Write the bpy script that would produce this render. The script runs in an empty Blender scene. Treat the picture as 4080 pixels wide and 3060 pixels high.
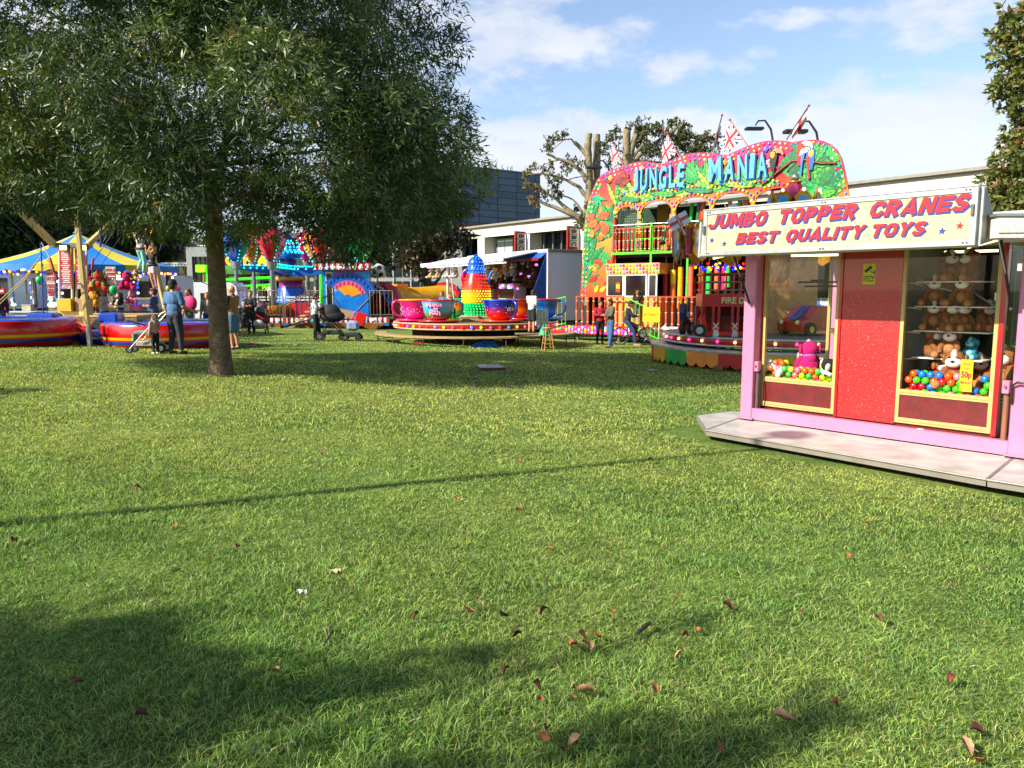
import bpy,math,random
import numpy as np
from mathutils import Vector,Matrix
from mathutils.geometry import tessellate_polygon
D = bpy.data; SC = bpy.context.scene; COL = SC.collection
R = math.radians
# ---------------------------------------------------------------- camera
CAMZ = 1.4
FPX,CX,CY = 3064.0,2040.0,1530.0
PITCH = math.atan(375 / FPX)
cam_d = D.cameras.new('camera'); cam = D.objects.new('camera',cam_d); COL.objects.link(cam)
cam_d.sensor_width = 36; cam_d.lens = 36 * FPX / 4080; cam_d.clip_end = 3000; cam_d.clip_start = 0.05
cam.location = (0,0,CAMZ); cam.rotation_euler = (math.pi / 2 - PITCH,0,0)
SC.camera = cam
# ---------------------------------------------------------------- light
SUN_EL,SUN_TO = R(35),Vector((-0.865,-0.50,0)).normalized()      # horizontal direction towards the sun
sund = D.lights.new('sun','SUN'); sun = D.objects.new('sun',sund); COL.objects.link(sun)
sund.energy = 5.0; sund.angle = R(0.5); sund.color = (1.0,0.93,0.80)
sv = Vector((SUN_TO.x * math.cos(SUN_EL),SUN_TO.y * math.cos(SUN_EL),math.sin(SUN_EL)))
sun.rotation_euler = (-sv).to_track_quat('-Z','Y').to_euler()
SC.view_settings.view_transform = 'Standard'; SC.view_settings.look = 'None'
SC.view_settings.exposure = 1.1; SC.view_settings.gamma = 1
SC.view_settings.use_curve_mapping = False
SC.render.engine = 'CYCLES'
SC.cycles.max_bounces = 6; SC.cycles.transparent_max_bounces = 12
SC.cycles.sample_clamp_indirect = 6
wd = D.worlds.new('World'); SC.world = wd; wd.use_nodes = True
def W(px,py,d):
 """the world point on the photograph's ray (px, py) at depth y = d"""
 a,b = (px - CX) / FPX,(CY - py) / FPX
 c,s = math.cos(PITCH),math.sin(PITCH)
 k = d / (c + b * s)
 return Vector((a * k,d,CAMZ + (-s + b * c) * k))
def gz(x,y):
 cx = min(max(x,-20),14); cy = min(max(y,-10),50)
 return -(0.026 * cx + 0.02 * cy)
def gat(px,d):
 p = W(px,1155,d); return Vector((p.x,d,gz(p.x,d)))
def gpt(px,py):
 lo,hi = 1.0,90.0
 for _ in range(40):
  m = (lo + hi) / 2; p = W(px,py,m)
  if p.z > gz(p.x,p.y): lo = m
  else: hi = m
 p = W(px,py,lo); p.z = gz(p.x,p.y); return p
# ---------------------------------------------------------------- materials
def lin(c):
 if isinstance(c,str):
  c = c.lstrip('#'); c = ''.join(x * 2 for x in c) if len(c) == 3 else c; c = tuple(int(c[i:i + 2],16) / 255 for i in (0,2,4))
  c = [x / 12.92 if x < .04045 else ((x + .055) / 1.055) ** 2.4 for x in c]; l = sum(c) / 3
  return tuple(max(0.,(l + (x - l) * 1.1)) * .80 for x in c)
 return tuple(c[:3])
MATS = {}
def nd(nt,t,**kw):
 n = nt.nodes.new(t)
 for k,v in kw.items():
  if k in n.inputs: n.inputs[k].default_value = v
  else: setattr(n,k,v)
 return n
def mat(color,rough=.5,metal=0.,var=.12,scale=6.,bump=0.,bscale=30.,emit=0.,coat=0.,trans=0.,dirt=0.,key=None):
 k = key or (str(color),rough,metal,var,scale,bump,bscale,emit,coat,trans,dirt)
 if k in MATS: return MATS[k]
 m = D.materials.new('surface'); m.use_nodes = True; nt = m.node_tree; L = nt.links
 b = nt.nodes['Principled BSDF']; c = lin(color)
 b.inputs['Roughness'].default_value = rough; b.inputs['Metallic'].default_value = metal
 b.inputs['Coat Weight'].default_value = coat; b.inputs['Coat Roughness'].default_value = .12
 tc = nd(nt,'ShaderNodeTexCoord')
 n = nd(nt,'ShaderNodeTexNoise',Scale=scale,Detail=4.); L.new(tc.outputs['Object'],n.inputs['Vector'])
 r = nd(nt,'ShaderNodeValToRGB'); L.new(n.outputs['Fac'],r.inputs['Fac'])
 r.color_ramp.elements[0].position = .3; r.color_ramp.elements[1].position = .7
 r.color_ramp.elements[0].color = (*[x * (1 - var) for x in c],1)
 r.color_ramp.elements[1].color = (*[min(1,x * (1 + var)) for x in c],1)
 out = r.outputs['Color']
 if dirt:
  n2 = nd(nt,'ShaderNodeTexNoise',Scale=scale * 3.1,Detail=8.,Roughness=.75); L.new(tc.outputs['Object'],n2.inputs['Vector'])
  r2 = nd(nt,'ShaderNodeValToRGB'); L.new(n2.outputs['Fac'],r2.inputs['Fac'])
  r2.color_ramp.elements[0].position = .52; r2.color_ramp.elements[1].position = .68
  r2.color_ramp.elements[0].color = (0,0,0,1); r2.color_ramp.elements[1].color = (dirt,dirt,dirt,1)
  mx = nd(nt,'ShaderNodeMixRGB'); L.new(r2.outputs['Color'],mx.inputs['Fac']); L.new(out,mx.inputs['Color1'])
  mx.inputs['Color2'].default_value = (.16,.13,.1,1); out = mx.outputs['Color']
 L.new(out,b.inputs['Base Color'])
 if bump:
  nb = nd(nt,'ShaderNodeTexNoise',Scale=bscale,Detail=5.); L.new(tc.outputs['Object'],nb.inputs['Vector'])
  bp = nd(nt,'ShaderNodeBump',Strength=bump,Distance=.05); L.new(nb.outputs['Fac'],bp.inputs['Height']); L.new(bp.outputs['Normal'],b.inputs['Normal'])
 if emit:
  L.new(out,b.inputs['Emission Color']); b.inputs['Emission Strength'].default_value = emit
 if trans: b.inputs['Transmission Weight'].default_value = trans
 MATS[k] = m; return m
def rampmat(stops,axis='Z',lo=0.,hi=1.,noise=.0,nscale=3.,rough=.35,coat=.2,emit=0.,key=None,wave=None):
 """painted colours that change along one local axis (airbrushed boards, cups)"""
 k = key or ('ramp',str(stops),axis,lo,hi,noise,nscale)
 if k in MATS: return MATS[k]
 m = D.materials.new('painted'); m.use_nodes = True; nt = m.node_tree; L = nt.links
 b = nt.nodes['Principled BSDF']; b.inputs['Roughness'].default_value = rough; b.inputs['Coat Weight'].default_value = coat
 tc = nd(nt,'ShaderNodeTexCoord'); sp = nd(nt,'ShaderNodeSeparateXYZ'); L.new(tc.outputs['Object'],sp.inputs[0])
 n = nd(nt,'ShaderNodeTexNoise',Scale=nscale,Detail=3.); L.new(tc.outputs['Object'],n.inputs['Vector'])
 mr = nd(nt,'ShaderNodeMapRange'); mr.inputs['From Min'].default_value = lo; mr.inputs['From Max'].default_value = hi
 L.new(sp.outputs[axis],mr.inputs['Value'])
 ma = nd(nt,'ShaderNodeMath',operation='MULTIPLY_ADD'); L.new(n.outputs['Fac'],ma.inputs[0]); ma.inputs[1].default_value = noise
 sb = nd(nt,'ShaderNodeMath',operation='SUBTRACT'); L.new(mr.outputs[0],sb.inputs[0]); sb.inputs[1].default_value = noise * .5
 L.new(sb.outputs[0],ma.inputs[2])
 r = nd(nt,'ShaderNodeValToRGB'); L.new(ma.outputs[0],r.inputs['Fac'])
 els = r.color_ramp.elements
 while len(els) < len(stops): els.new(.5)
 for e,(p,c) in zip(els,sorted(stops,key=lambda s: s[0])):
  e.position = p; e.color = (*lin(c),1)
 L.new(r.outputs['Color'],b.inputs['Base Color'])
 if emit:
  L.new(r.outputs['Color'],b.inputs['Emission Color']); b.inputs['Emission Strength'].default_value = emit
 MATS[k] = m; return m
def stripemat(c1,c2,axis='X',freq=1.,rough=.5,key=None,emit=0.,offs=0.):
 k = ('stripe',c1,c2,axis,freq,offs)
 if k in MATS: return MATS[k]
 m = D.materials.new('striped'); m.use_nodes = True; nt = m.node_tree; L = nt.links
 b = nt.nodes['Principled BSDF']; b.inputs['Roughness'].default_value = rough
 tc = nd(nt,'ShaderNodeTexCoord'); sp = nd(nt,'ShaderNodeSeparateXYZ'); L.new(tc.outputs['Object'],sp.inputs[0])
 a = nd(nt,'ShaderNodeMath',operation='MULTIPLY_ADD'); L.new(sp.outputs[axis],a.inputs[0]); a.inputs[1].default_value = freq; a.inputs[2].default_value = 100 + offs
 f = nd(nt,'ShaderNodeMath',operation='FRACT'); L.new(a.outputs[0],f.inputs[0])
 g = nd(nt,'ShaderNodeMath',operation='GREATER_THAN'); L.new(f.outputs[0],g.inputs[0]); g.inputs[1].default_value = .5
 mx = nd(nt,'ShaderNodeMixRGB'); L.new(g.outputs[0],mx.inputs['Fac']); mx.inputs['Color1'].default_value = (*lin(c1),1); mx.inputs['Color2'].default_value = (*lin(c2),1)
 L.new(mx.outputs[0],b.inputs['Base Color']); MATS[k] = m; return m
def glassmat(tint=(1,1,1),refl=1.0,key='glass'):
 if key in MATS: return MATS[key]
 m = D.materials.new('pane glass'); m.use_nodes = True; nt = m.node_tree; L = nt.links
 nt.nodes.remove(nt.nodes['Principled BSDF']); out = nt.nodes['Material Output']
 t = nd(nt,'ShaderNodeBsdfTransparent'); t.inputs[0].default_value = (*tint,1)
 g = nd(nt,'ShaderNodeBsdfGlossy'); g.inputs['Roughness'].default_value = .02
 fr = nd(nt,'ShaderNodeFresnel',IOR=1.5); ml = nd(nt,'ShaderNodeMath',operation='MULTIPLY'); L.new(fr.outputs[0],ml.inputs[0]); ml.inputs[1].default_value = refl * .40; ge = nd(nt,'ShaderNodeNewGeometry'); iv = nd(nt,'ShaderNodeMath',operation='SUBTRACT'); iv.inputs[0].default_value = 1; L.new(ge.outputs['Backfacing'],iv.inputs[1]); m3 = nd(nt,'ShaderNodeMath',operation='MULTIPLY'); L.new(ml.outputs[0],m3.inputs[0]); L.new(iv.outputs[0],m3.inputs[1])
 mx = nd(nt,'ShaderNodeMixShader'); L.new(m3.outputs[0],mx.inputs[0]); L.new(t.outputs[0],mx.inputs[1]); L.new(g.outputs[0],mx.inputs[2])
 L.new(mx.outputs[0],out.inputs['Surface']); MATS[key] = m; return m
CHROME = lambda: mat('#b8bcc0',.28,1.,var=.08,scale=20)
ALU = lambda: mat('#bdbdbb',.38,.75,var=.12,scale=9,dirt=.25)
BLACK = lambda: mat('#161616',.55)
DARK = lambda: mat('#0c0d0e',.8)
RUB = lambda: mat('#1b1b1c',.75)
WHITE = lambda: mat('#e8e8e4',.45,var=.05)
BULBC = ['#ffd23a','#ff4f8e','#3f7dff','#2fb56b','#fff2b0']
def bulbmat(c,e=1.1): return mat(c,.2,0,var=.02,emit=e,coat=.6)
# ---------------------------------------------------------------- mesh builder
class MB:
 def __init__(s,T=None):
  s.v = []; s.f = []; s.m = []; s.mats = []; s.T = T.copy() if T is not None else None; s.sm = []
 def mi(s,m):
  for i,x in enumerate(s.mats):
   if x is m: return i
  s.mats.append(m); return len(s.mats) - 1
 def add(s,vs,fs,m,smooth=False,T=None):
  o = len(s.v)
  if T is not None: vs = [T @ Vector(v) for v in vs]
  if s.T is not None: vs = [s.T @ Vector(v) for v in vs]
  s.v += [tuple(v) for v in vs]; i = s.mi(m)
  for f in fs: s.f.append(tuple(a + o for a in f)); s.m.append(i); s.sm.append(smooth)
  return s
 def box(s,c,d,m,T=None,bev=0.):
  x,y,z = c; a,b,h = d[0] / 2,d[1] / 2,d[2] / 2
  if bev <= 0:
   vs = [(x + i * a,y + j * b,z + k * h) for k in (-1,1) for j in (-1,1) for i in (-1,1)]
   return s.add(vs,[(0,2,3,1),(4,5,7,6),(0,1,5,4),(2,6,7,3),(0,4,6,2),(1,3,7,5)],m,T=T)
  e = bev; vs = []; fs = []
  for k in range(4):                                     # rounded in plan and at top/bottom
   zz = [-h,-h + e,h - e,h][k]; q = e if k in (0,3) else 0
   ring = []
   for (sx,sy) in ((1,1),(-1,1),(-1,-1),(1,-1)):
    A,B = a - q,b - q
    if (sx * sy) > 0: ring += [(sx * A,sy * (B - e)),(sx * (A - e),sy * B)]
    else: ring += [(sx * (A - e),sy * B),(sx * A,sy * (B - e))]
   for (p,q2) in ring: vs.append((x + p,y + q2,z + zz))
  for k in range(3):
   for i in range(8): j = (i + 1) % 8; fs.append((k * 8 + i,k * 8 + j,k * 8 + 8 + j,k * 8 + 8 + i))
  fs.append(tuple(range(7,-1,-1))); fs.append(tuple(range(24,32)))
  return s.add(vs,fs,m,T=T)
 def bb(s,lo,hi,m,T=None):
  return s.box([(a + b) / 2 for a,b in zip(lo,hi)],[abs(b - a) for a,b in zip(lo,hi)],m,T=T)
 def cyl(s,p0,p1,r0,m,r1=None,n=10,caps=True,smooth=True,T=None):
  p0,p1 = Vector(p0),Vector(p1); r1 = r0 if r1 is None else r1
  d = (p1 - p0); d = d.normalized() if d.length > 1e-9 else Vector((0,0,1))
  a = d.orthogonal().normalized(); b = d.cross(a); vs = []
  for p,r in ((p0,r0),(p1,r1)):
   for i in range(n):
    t = 2 * math.pi * i / n; vs.append(p + (a * math.cos(t) + b * math.sin(t)) * r)
  s.add(vs,[(i,(i + 1) % n,n + (i + 1) % n,n + i) for i in range(n)],m,smooth,T=T)
  if caps: s.add(vs,[tuple(range(n - 1,-1,-1)),tuple(range(n,2 * n))],m,T=T)
  return s
 def tube(s,pts,r,m,n=8,closed=False,T=None,flat=1.0):
  pts = [Vector(p) for p in pts]; N = len(pts); rs = r if isinstance(r,(list,tuple)) else [r] * N
  vs = []; up = None
  for i,p in enumerate(pts):
   q0 = pts[i - 1] if (i > 0 or closed) else p; q1 = pts[(i + 1) % N] if (i < N - 1 or closed) else p
   d = (q1 - q0).normalized() if (q1 - q0).length > 1e-9 else Vector((0,0,1))
   if up is None: up = d.orthogonal().normalized()
   a = (up - d * up.dot(d)); a = a.normalized() if a.length > 1e-6 else d.orthogonal().normalized(); up = a; b = d.cross(a)
   for k in range(n):
    t = 2 * math.pi * k / n; vs.append(p + (a * math.cos(t) + b * math.sin(t) * flat) * rs[i])
  M = N if closed else N - 1
  fs = [(i * n + k,i * n + (k + 1) % n,((i + 1) % N) * n + (k + 1) % n,((i + 1) % N) * n + k) for i in range(M) for k in range(n)]
  s.add(vs,fs,m,True,T=T)
  if not closed: s.add(vs,[tuple(range(n - 1,-1,-1)),tuple(range((N - 1) * n,N * n))],m,T=T)
  return s
 def sph(s,c,r,m,n=10,k=7,sc=(1,1,1),T=None,half=False):
  vs = []; fs = []; c = Vector(c); lo = 0
  for j in range(k + 1):
   ph = math.pi * (j / k) * (.5 if half else 1)
   for i in range(n):
    t = 2 * math.pi * i / n
    vs.append((c.x + r * sc[0] * math.sin(ph) * math.cos(t),c.y + r * sc[1] * math.sin(ph) * math.sin(t),c.z + r * sc[2] * math.cos(ph)))
  for j in range(k):
   for i in range(n): q = (i + 1) % n; fs.append((j * n + i,(j + 1) * n + i,(j + 1) * n + q,j * n + q))
  return s.add(vs,fs,m,True,T=T)
 def lathe(s,prof,m,c=(0,0,0),n=24,T=None,smooth=True,a0=0.,a1=2 * math.pi,mats=None):
  full = abs(a1 - a0 - 2 * math.pi) < 1e-6; nn = n if full else n + 1; vs = []
  for (r,z) in prof:
   for i in range(nn):
    t = a0 + (a1 - a0) * i / n; vs.append((c[0] + r * math.cos(t),c[1] + r * math.sin(t),c[2] + z))
  for j in range(len(prof) - 1):
   mm = mats[j] if mats else m
   s.add(vs if j == 0 else [],[],mm)
   o = len(s.v) - len(vs) if j == 0 else o
   i_m = s.mi(mm)
   for i in range(n):
    q = (i + 1) % nn
    s.f.append((o + j * nn + i,o + j * nn + q,o + (j + 1) * nn + q,o + (j + 1) * nn + i)); s.m.append(i_m); s.sm.append(smooth)
  return s
 def poly(s,pts,y0,y1,m,side=None,T=None,plane='xz'):
  """extruded polygon: pts in (x, z), thickness from y0 (front) to y1"""
  n = len(pts)
  def P(p,y): return (p[0],y,p[1]) if plane == 'xz' else ((p[0],p[1],y) if plane == 'xy' else (y,p[0],p[1]))
  tri = tessellate_polygon([[Vector((p[0],p[1],0)) for p in pts]])
  s.add([P(p,y0) for p in pts],[tuple(t) for t in tri],m,T=T)
  if abs(y1 - y0) > 1e-6:
   s.add([P(p,y1) for p in pts],[tuple(t[::-1]) for t in tri],side or m,T=T)
   s.add([P(p,y0) for p in pts] + [P(p,y1) for p in pts],[(i,(i + 1) % n,n + (i + 1) % n,n + i) for i in range(n)],side or m,T=T)
  return s
 def build(s,name,parent=None,loc=None,world=False):
  me = D.meshes.new(name); vs = s.v
  off = Vector(loc) if loc is not None else None
  if parent is not None and world:
   inv = wm(parent).inverted(); vs = [inv @ Vector(v) for v in vs]
  if off is not None: vs = [Vector(v) - off for v in vs]
  me.from_pydata([tuple(v) for v in vs],[],s.f)
  for m in s.mats: me.materials.append(m)
  me.polygons.foreach_set('material_index',s.m); me.polygons.foreach_set('use_smooth',s.sm)
  me.update(); o = D.objects.new(name,me); COL.objects.link(o)
  if off is not None: o.location = off
  if parent is not None: o.parent = parent
  return o
def wm(o):
 m = o.matrix_basis.copy()
 while o.parent: o = o.parent; m = o.matrix_basis @ m
 return m
def tag(o,label=None,cat=None,group=None,kind=None):
 if label: o['label'] = label
 if cat: o['category'] = cat
 if group: o['group'] = group
 if kind: o['kind'] = kind
 return o
def thing(name,label,cat,loc=(0,0,0),rz=0.,group=None):
 o = D.objects.new(name,None); COL.objects.link(o); o.location = loc; o.rotation_euler = (0,0,rz); o.empty_display_size = .2
 return tag(o,label,cat,group)
def dup(root,loc=None,rz=None,label=None,group=None):
 c = root.copy(); COL.objects.link(c); c.parent = root.parent
 def rec(a,b):
  for ch in [x for x in KIDS(a)]:
   d = ch.copy(); COL.objects.link(d); d.parent = b; rec(ch,d)
 rec(root,c)
 if loc is not None: c.location = loc
 if rz is not None: c.rotation_euler = (0,0,rz)
 if label: c['label'] = label
 if group: c['group'] = group
 return c
def KIDS(o): return list(o.children)
def pj(o,px,py,k=0.):
 """local (x, z) where the photograph's ray meets the thing's local plane y = k"""
 inv = wm(o).inverted(); a = inv @ Vector((0,0,CAMZ)); b = inv @ W(px,py,10); t = (k - a.y) / (b.y - a.y); p = a + (b - a) * t
 return (p.x,p.z)
def txt(s,parent,name,p,h,m,width=None,rot=(math.pi / 2,0,0),ext=.004,shear=0.,off=.0,align='CENTER',sp=1.0,cap=None):
 """lettering as real, slightly raised mesh letters"""
 c = D.curves.new(name,'FONT'); c.body = s; c.size = h * 1.38; c.extrude = ext; c.shear = shear; c.offset = off; c.align_x = align; c.align_y = 'CENTER'; c.space_character = sp; c.resolution_u = 3
 t = D.objects.new('tmp_text',c); me = D.meshes.new_from_object(t); D.objects.remove(t); D.curves.remove(c); me.name = name
 n = len(me.vertices); co = np.empty(n * 3,np.float32); me.vertices.foreach_get('co',co); co = co.reshape(-1,3)
 if n:
  cx = (co[:,0].max() + co[:,0].min()) / 2; cy = (co[:,1].max() + co[:,1].min()) / 2
  if align == 'CENTER': co[:,0] -= cx
  co[:,1] -= cy
  if width: co[:,0] *= width / max(1e-4,co[:,0].max() - co[:,0].min())
  if cap: co[:,1] *= cap / max(1e-4,co[:,1].max() - co[:,1].min())
  me.vertices.foreach_set('co',co.ravel())
 me.materials.clear(); me.materials.append(m); me.update(); o = D.objects.new(name,me); COL.objects.link(o); o.parent = parent; o.location = p; o.rotation_euler = rot
 return o
def resample(pts,step):
 out = []; acc = 0.
 for a,b in zip(pts[:-1],pts[1:]):
  a,b = Vector(a),Vector(b); L = (b - a).length
  while acc <= L and L > 0: out.append(a + (b - a) * (acc / L)); acc += step
  acc -= L
 return out
def bulbs(name,parent,pts,r,cols,nrm=(0,-1,0),e=1.2,mb=None):
 b = mb or MB()
 for i,p in enumerate(pts):
  m = bulbmat(cols[i % len(cols)],e)
  b.sph(Vector(p) + Vector(nrm) * r * .3,r,m,n=6,k=4)
 if mb is None: return b.build(name,parent)
rnd = random.Random(7)
# heavy block letters drawn as mitred strokes (for hand painted signs)
GLY = {'J': (.78,[[(.60,1),(.60,.30),(.48,.13),(.22,.13),(.0,.30)]]),'U': (.80,[[(.13,1),(.13,.30),(.27,.13),(.53,.13),(.67,.30),(.67,1)]]),'M': (1.02,[[(.13,0),(.13,1)],[(.20,.93),(.51,.30),(.82,.93)],[(.89,1),(.89,0)]]),
       'B': (.80,[[(.13,0),(.13,1)],[(.26,.87),(.50,.87),(.62,.72),(.50,.54),(.26,.54)],[(.50,.54),(.66,.33),(.52,.13),(.26,.13)]]),'O': (.84,[[(.28,.13),(.13,.32),(.13,.68),(.28,.87),(.56,.87),(.71,.68),(.71,.32),(.56,.13),'c']]),
       'T': (.80,[[(0,.87),(.80,.87)],[(.40,.74),(.40,0)]]),'P': (.78,[[(.13,0),(.13,1)],[(.26,.87),(.50,.87),(.65,.68),(.50,.46),(.26,.46)]]),'E': (.72,[[(.13,0),(.13,1)],[(.26,.87),(.72,.87)],[(.26,.5),(.64,.5)],[(.26,.13),(.72,.13)]]),
       'R': (.82,[[(.13,0),(.13,1)],[(.26,.87),(.50,.87),(.65,.68),(.50,.48),(.26,.48)],[(.40,.40),(.68,0)]]),'C': (.80,[[(.74,.66),(.56,.87),(.28,.87),(.13,.68),(.13,.32),(.28,.13),(.56,.13),(.74,.34)]]),
       'A': (.86,[[(.10,0),(.43,.96),(.76,0)],[(.26,.28),(.60,.28)]]),'N': (.84,[[(.13,0),(.13,1)],[(.18,.92),(.66,.08)],[(.71,1),(.71,0)]]),'S': (.78,[[(.68,.74),(.54,.88),(.26,.88),(.13,.70),(.26,.54),(.52,.46),(.66,.30),(.52,.12),(.24,.12),(.08,.26)]]),
       'Q': (.84,[[(.28,.13),(.13,.32),(.13,.68),(.28,.87),(.56,.87),(.71,.68),(.71,.32),(.56,.13),'c'],[(.46,.20),(.66,-.10)]]),'L': (.70,[[(.13,1),(.13,.13),(.70,.13)]]),'I': (.28,[[(.14,0),(.14,1)]]),'Y': (.84,[[(.10,1),(.42,.48),(.74,1)],[(.42,.40),(.42,0)]])}
def block(s,parent,name,p,h,m,width,shear=.3,w=.24,grow=0.,ext=.002,gap=.10):
 """one mesh of block capitals in the local xz plane, facing -y"""
 tot = sum(GLY[c][0] for c in s) + gap * (len(s) - 1); kx = width / (tot * h) ; b = MB(); x = 0.; lay = 0
 for c in s:
  gw,strokes = GLY[c]
  for st in strokes:
   cl = st[-1] == 'c'; pts = [Vector(q) for q in (st[:-1] if cl else st)]; n = len(pts); hw = w / 2 + grow; A = []; B = []
   if grow and not cl:
    pts = [pts[0] + (pts[0] - pts[1]).normalized() * grow] + pts[1:-1] + [pts[-1] + (pts[-1] - pts[-2]).normalized() * grow]
   for i,q in enumerate(pts):
    d0 = (q - pts[i - 1]).normalized() if (i or cl) else None; d1 = (pts[(i + 1) % n] - q).normalized() if (i < n - 1 or cl) else None
    if d0 is None: d0 = d1
    if d1 is None: d1 = d0
    n0 = Vector((-d0.y,d0.x)); n1 = Vector((-d1.y,d1.x)); nn = (n0 + n1).normalized(); k = hw / max(.55,nn.dot(n0)); A.append(q + nn * k); B.append(q - nn * k)
   y = -ext - lay * .00025; lay = (lay + 1) % 5; T3 = lambda q: ((x + (q.x + shear * q.y) ) * h * kx - width / 2,y,(q.y - .5) * h); N = n if cl else n - 1
   vs = [T3(q) for q in A] + [T3(q) for q in B]; vs += [(v[0],0,v[2]) for v in vs]
   fs = [(i,(i + 1) % n,n + (i + 1) % n,n + i) for i in range(N)] + [(i,2 * n + i,2 * n + (i + 1) % n,(i + 1) % n) for i in range(N)] + [(n + i,n + (i + 1) % n,3 * n + (i + 1) % n,3 * n + i) for i in range(N)]
   b.add(vs,fs,m)
  x += gw + gap
 o = b.build(name,parent); o.location = p; return o
def bulbs_each(parent,pts,r,cols,e=1.2,name='bulb'):
 pr = {}
 for i,p in enumerate(pts):
  c = cols[i % len(cols)]
  if c not in pr: b = MB(); b.sph((0,0,0),r,bulbmat(c,e),8,5); o = b.build(name,parent); pr[c] = o
  else: o = pr[c].copy(); COL.objects.link(o); o.parent = parent
  o.location = p
# ---------------------------------------------------------------- sky
def build_world():
 nt = wd.node_tree; L = nt.links
 for n in list(nt.nodes): nt.nodes.remove(n)
 out = nd(nt,'ShaderNodeOutputWorld'); bg = nd(nt,'ShaderNodeBackground'); L.new(bg.outputs[0],out.inputs[0])
 sky = nd(nt,'ShaderNodeTexSky'); sky.sky_type = 'NISHITA'; sky.sun_disc = False
 sky.sun_elevation = SUN_EL; sky.sun_rotation = math.atan2(SUN_TO.x,SUN_TO.y) % (2 * math.pi)
 sky.air_density = 1.0; sky.dust_density = .8; sky.ozone_density = 1.2; sky.altitude = 50
 tc = nd(nt,'ShaderNodeTexCoord'); gen = tc.outputs['Generated']
 def M(op,a,b=None,c=None):
  n = nd(nt,'ShaderNodeMath',operation=op)
  for i,x in enumerate((a,b,c)):
   if x is None: continue
   if isinstance(x,(int,float)): n.inputs[i].default_value = x
   else: L.new(x,n.inputs[i])
  return n.outputs[0]
 def V(op,a,b):
  n = nd(nt,'ShaderNodeVectorMath',operation=op)
  for i,x in enumerate((a,b)):
   if isinstance(x,(tuple,Vector)): n.inputs[i].default_value = tuple(x)
   else: L.new(x,n.inputs[i])
  return n
 wn = nd(nt,'ShaderNodeTexNoise',Scale=9.,Detail=5.,Roughness=.55); L.new(gen,wn.inputs['Vector'])
 off = V('SUBTRACT',wn.outputs['Color'],(.5,.5,.5)).outputs[0]
 sc = V('MULTIPLY',off,(.13,.13,.07)).outputs[0]; dirn = V('ADD',gen,sc).outputs[0]
 blobs = [(2150,175,380,95,1.),(1840,60,420,260,.75),(2130,520,240,70,1.1),(2180,640,520,120,1.15),(2700,545,330,95,1.25),
             (2600,660,400,120,.9),(3380,510,420,130,1.15),(3800,430,330,110,1.15),(3450,640,700,160,1.0),(3830,60,420,110,.85),
             (3200,95,260,45,.75),(2720,285,170,45,.7),(2950,260,130,40,.5),(2350,820,700,160,.8),(700,300,1100,500,.95),
             (3420,900,900,150,1.),(2500,-500,900,160,.8),(400,-900,1500,500,1.),(5300,300,900,500,1.),(-1800,400,1200,500,1.)]
 dens = None
 for (px,py,rx,ry,w) in blobs:
  c = (W(px,py,10) - Vector((0,0,CAMZ))).normalized(); r = Vector((c.y,-c.x,0)).normalized(); u = r.cross(c)
  k = FPX * (1 + ((px - CX) / FPX) ** 2) ** .5
  a = M('MULTIPLY',V('DOT_PRODUCT',dirn,r).outputs['Value'],k / rx); b = M('MULTIPLY',V('DOT_PRODUCT',dirn,u).outputs['Value'],k / ry)
  d2 = M('ADD',M('MULTIPLY',a,a),M('MULTIPLY',b,b)); v = M('MULTIPLY',M('SUBTRACT',1.,M('MULTIPLY',d2,.5)),w)
  f = M('GREATER_THAN',V('DOT_PRODUCT',gen,c).outputs['Value'],.2); v = M('MULTIPLY',M('MAXIMUM',v,0.),f)
  dens = v if dens is None else M('MAXIMUM',dens,v)
 fb = nd(nt,'ShaderNodeTexNoise',Scale=14.,Detail=9.,Roughness=.62)
 st = V('MULTIPLY',gen,(1,1,2.4)).outputs[0]; L.new(st,fb.inputs['Vector'])
 tot = M('ADD',dens,M('MULTIPLY',M('SUBTRACT',fb.outputs['Fac'],.52),2.1))
 mr = nd(nt,'ShaderNodeMapRange',interpolation_type='SMOOTHSTEP'); L.new(tot,mr.inputs['Value'])
 mr.inputs['From Min'].default_value = .12; mr.inputs['From Max'].default_value = 1.0
 fac = M('ADD',M('MULTIPLY',mr.outputs[0],.80),.06)
 # cloud colour: bright tops, greyer undersides
 gr = nd(nt,'ShaderNodeTexNoise',Scale=7.,Detail=4.); L.new(V('ADD',st,(3,1,.12)).outputs[0],gr.inputs['Vector'])
 cr = nd(nt,'ShaderNodeValToRGB'); L.new(gr.outputs['Fac'],cr.inputs['Fac'])
 cr.color_ramp.elements[0].position = .35; cr.color_ramp.elements[0].color = (.36,.39,.46,1)
 cr.color_ramp.elements[1].position = .62; cr.color_ramp.elements[1].color = (.455,.46,.475,1)
 skm = nd(nt,'ShaderNodeMixRGB',blend_type='MULTIPLY'); skm.inputs['Fac'].default_value = 1; L.new(sky.outputs[0],skm.inputs['Color1'])
 skm.inputs['Color2'].default_value = (.098,.098,.102,1)
 mx = nd(nt,'ShaderNodeMixRGB'); L.new(fac,mx.inputs['Fac']); L.new(skm.outputs[0],mx.inputs['Color1']); L.new(cr.outputs[0],mx.inputs['Color2'])
 L.new(mx.outputs[0],bg.inputs['Color']); bg.inputs['Strength'].default_value = 1.
 wd.cycles.sampling_method = 'MANUAL'; wd.cycles.sample_map_resolution = 512
build_world()
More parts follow.
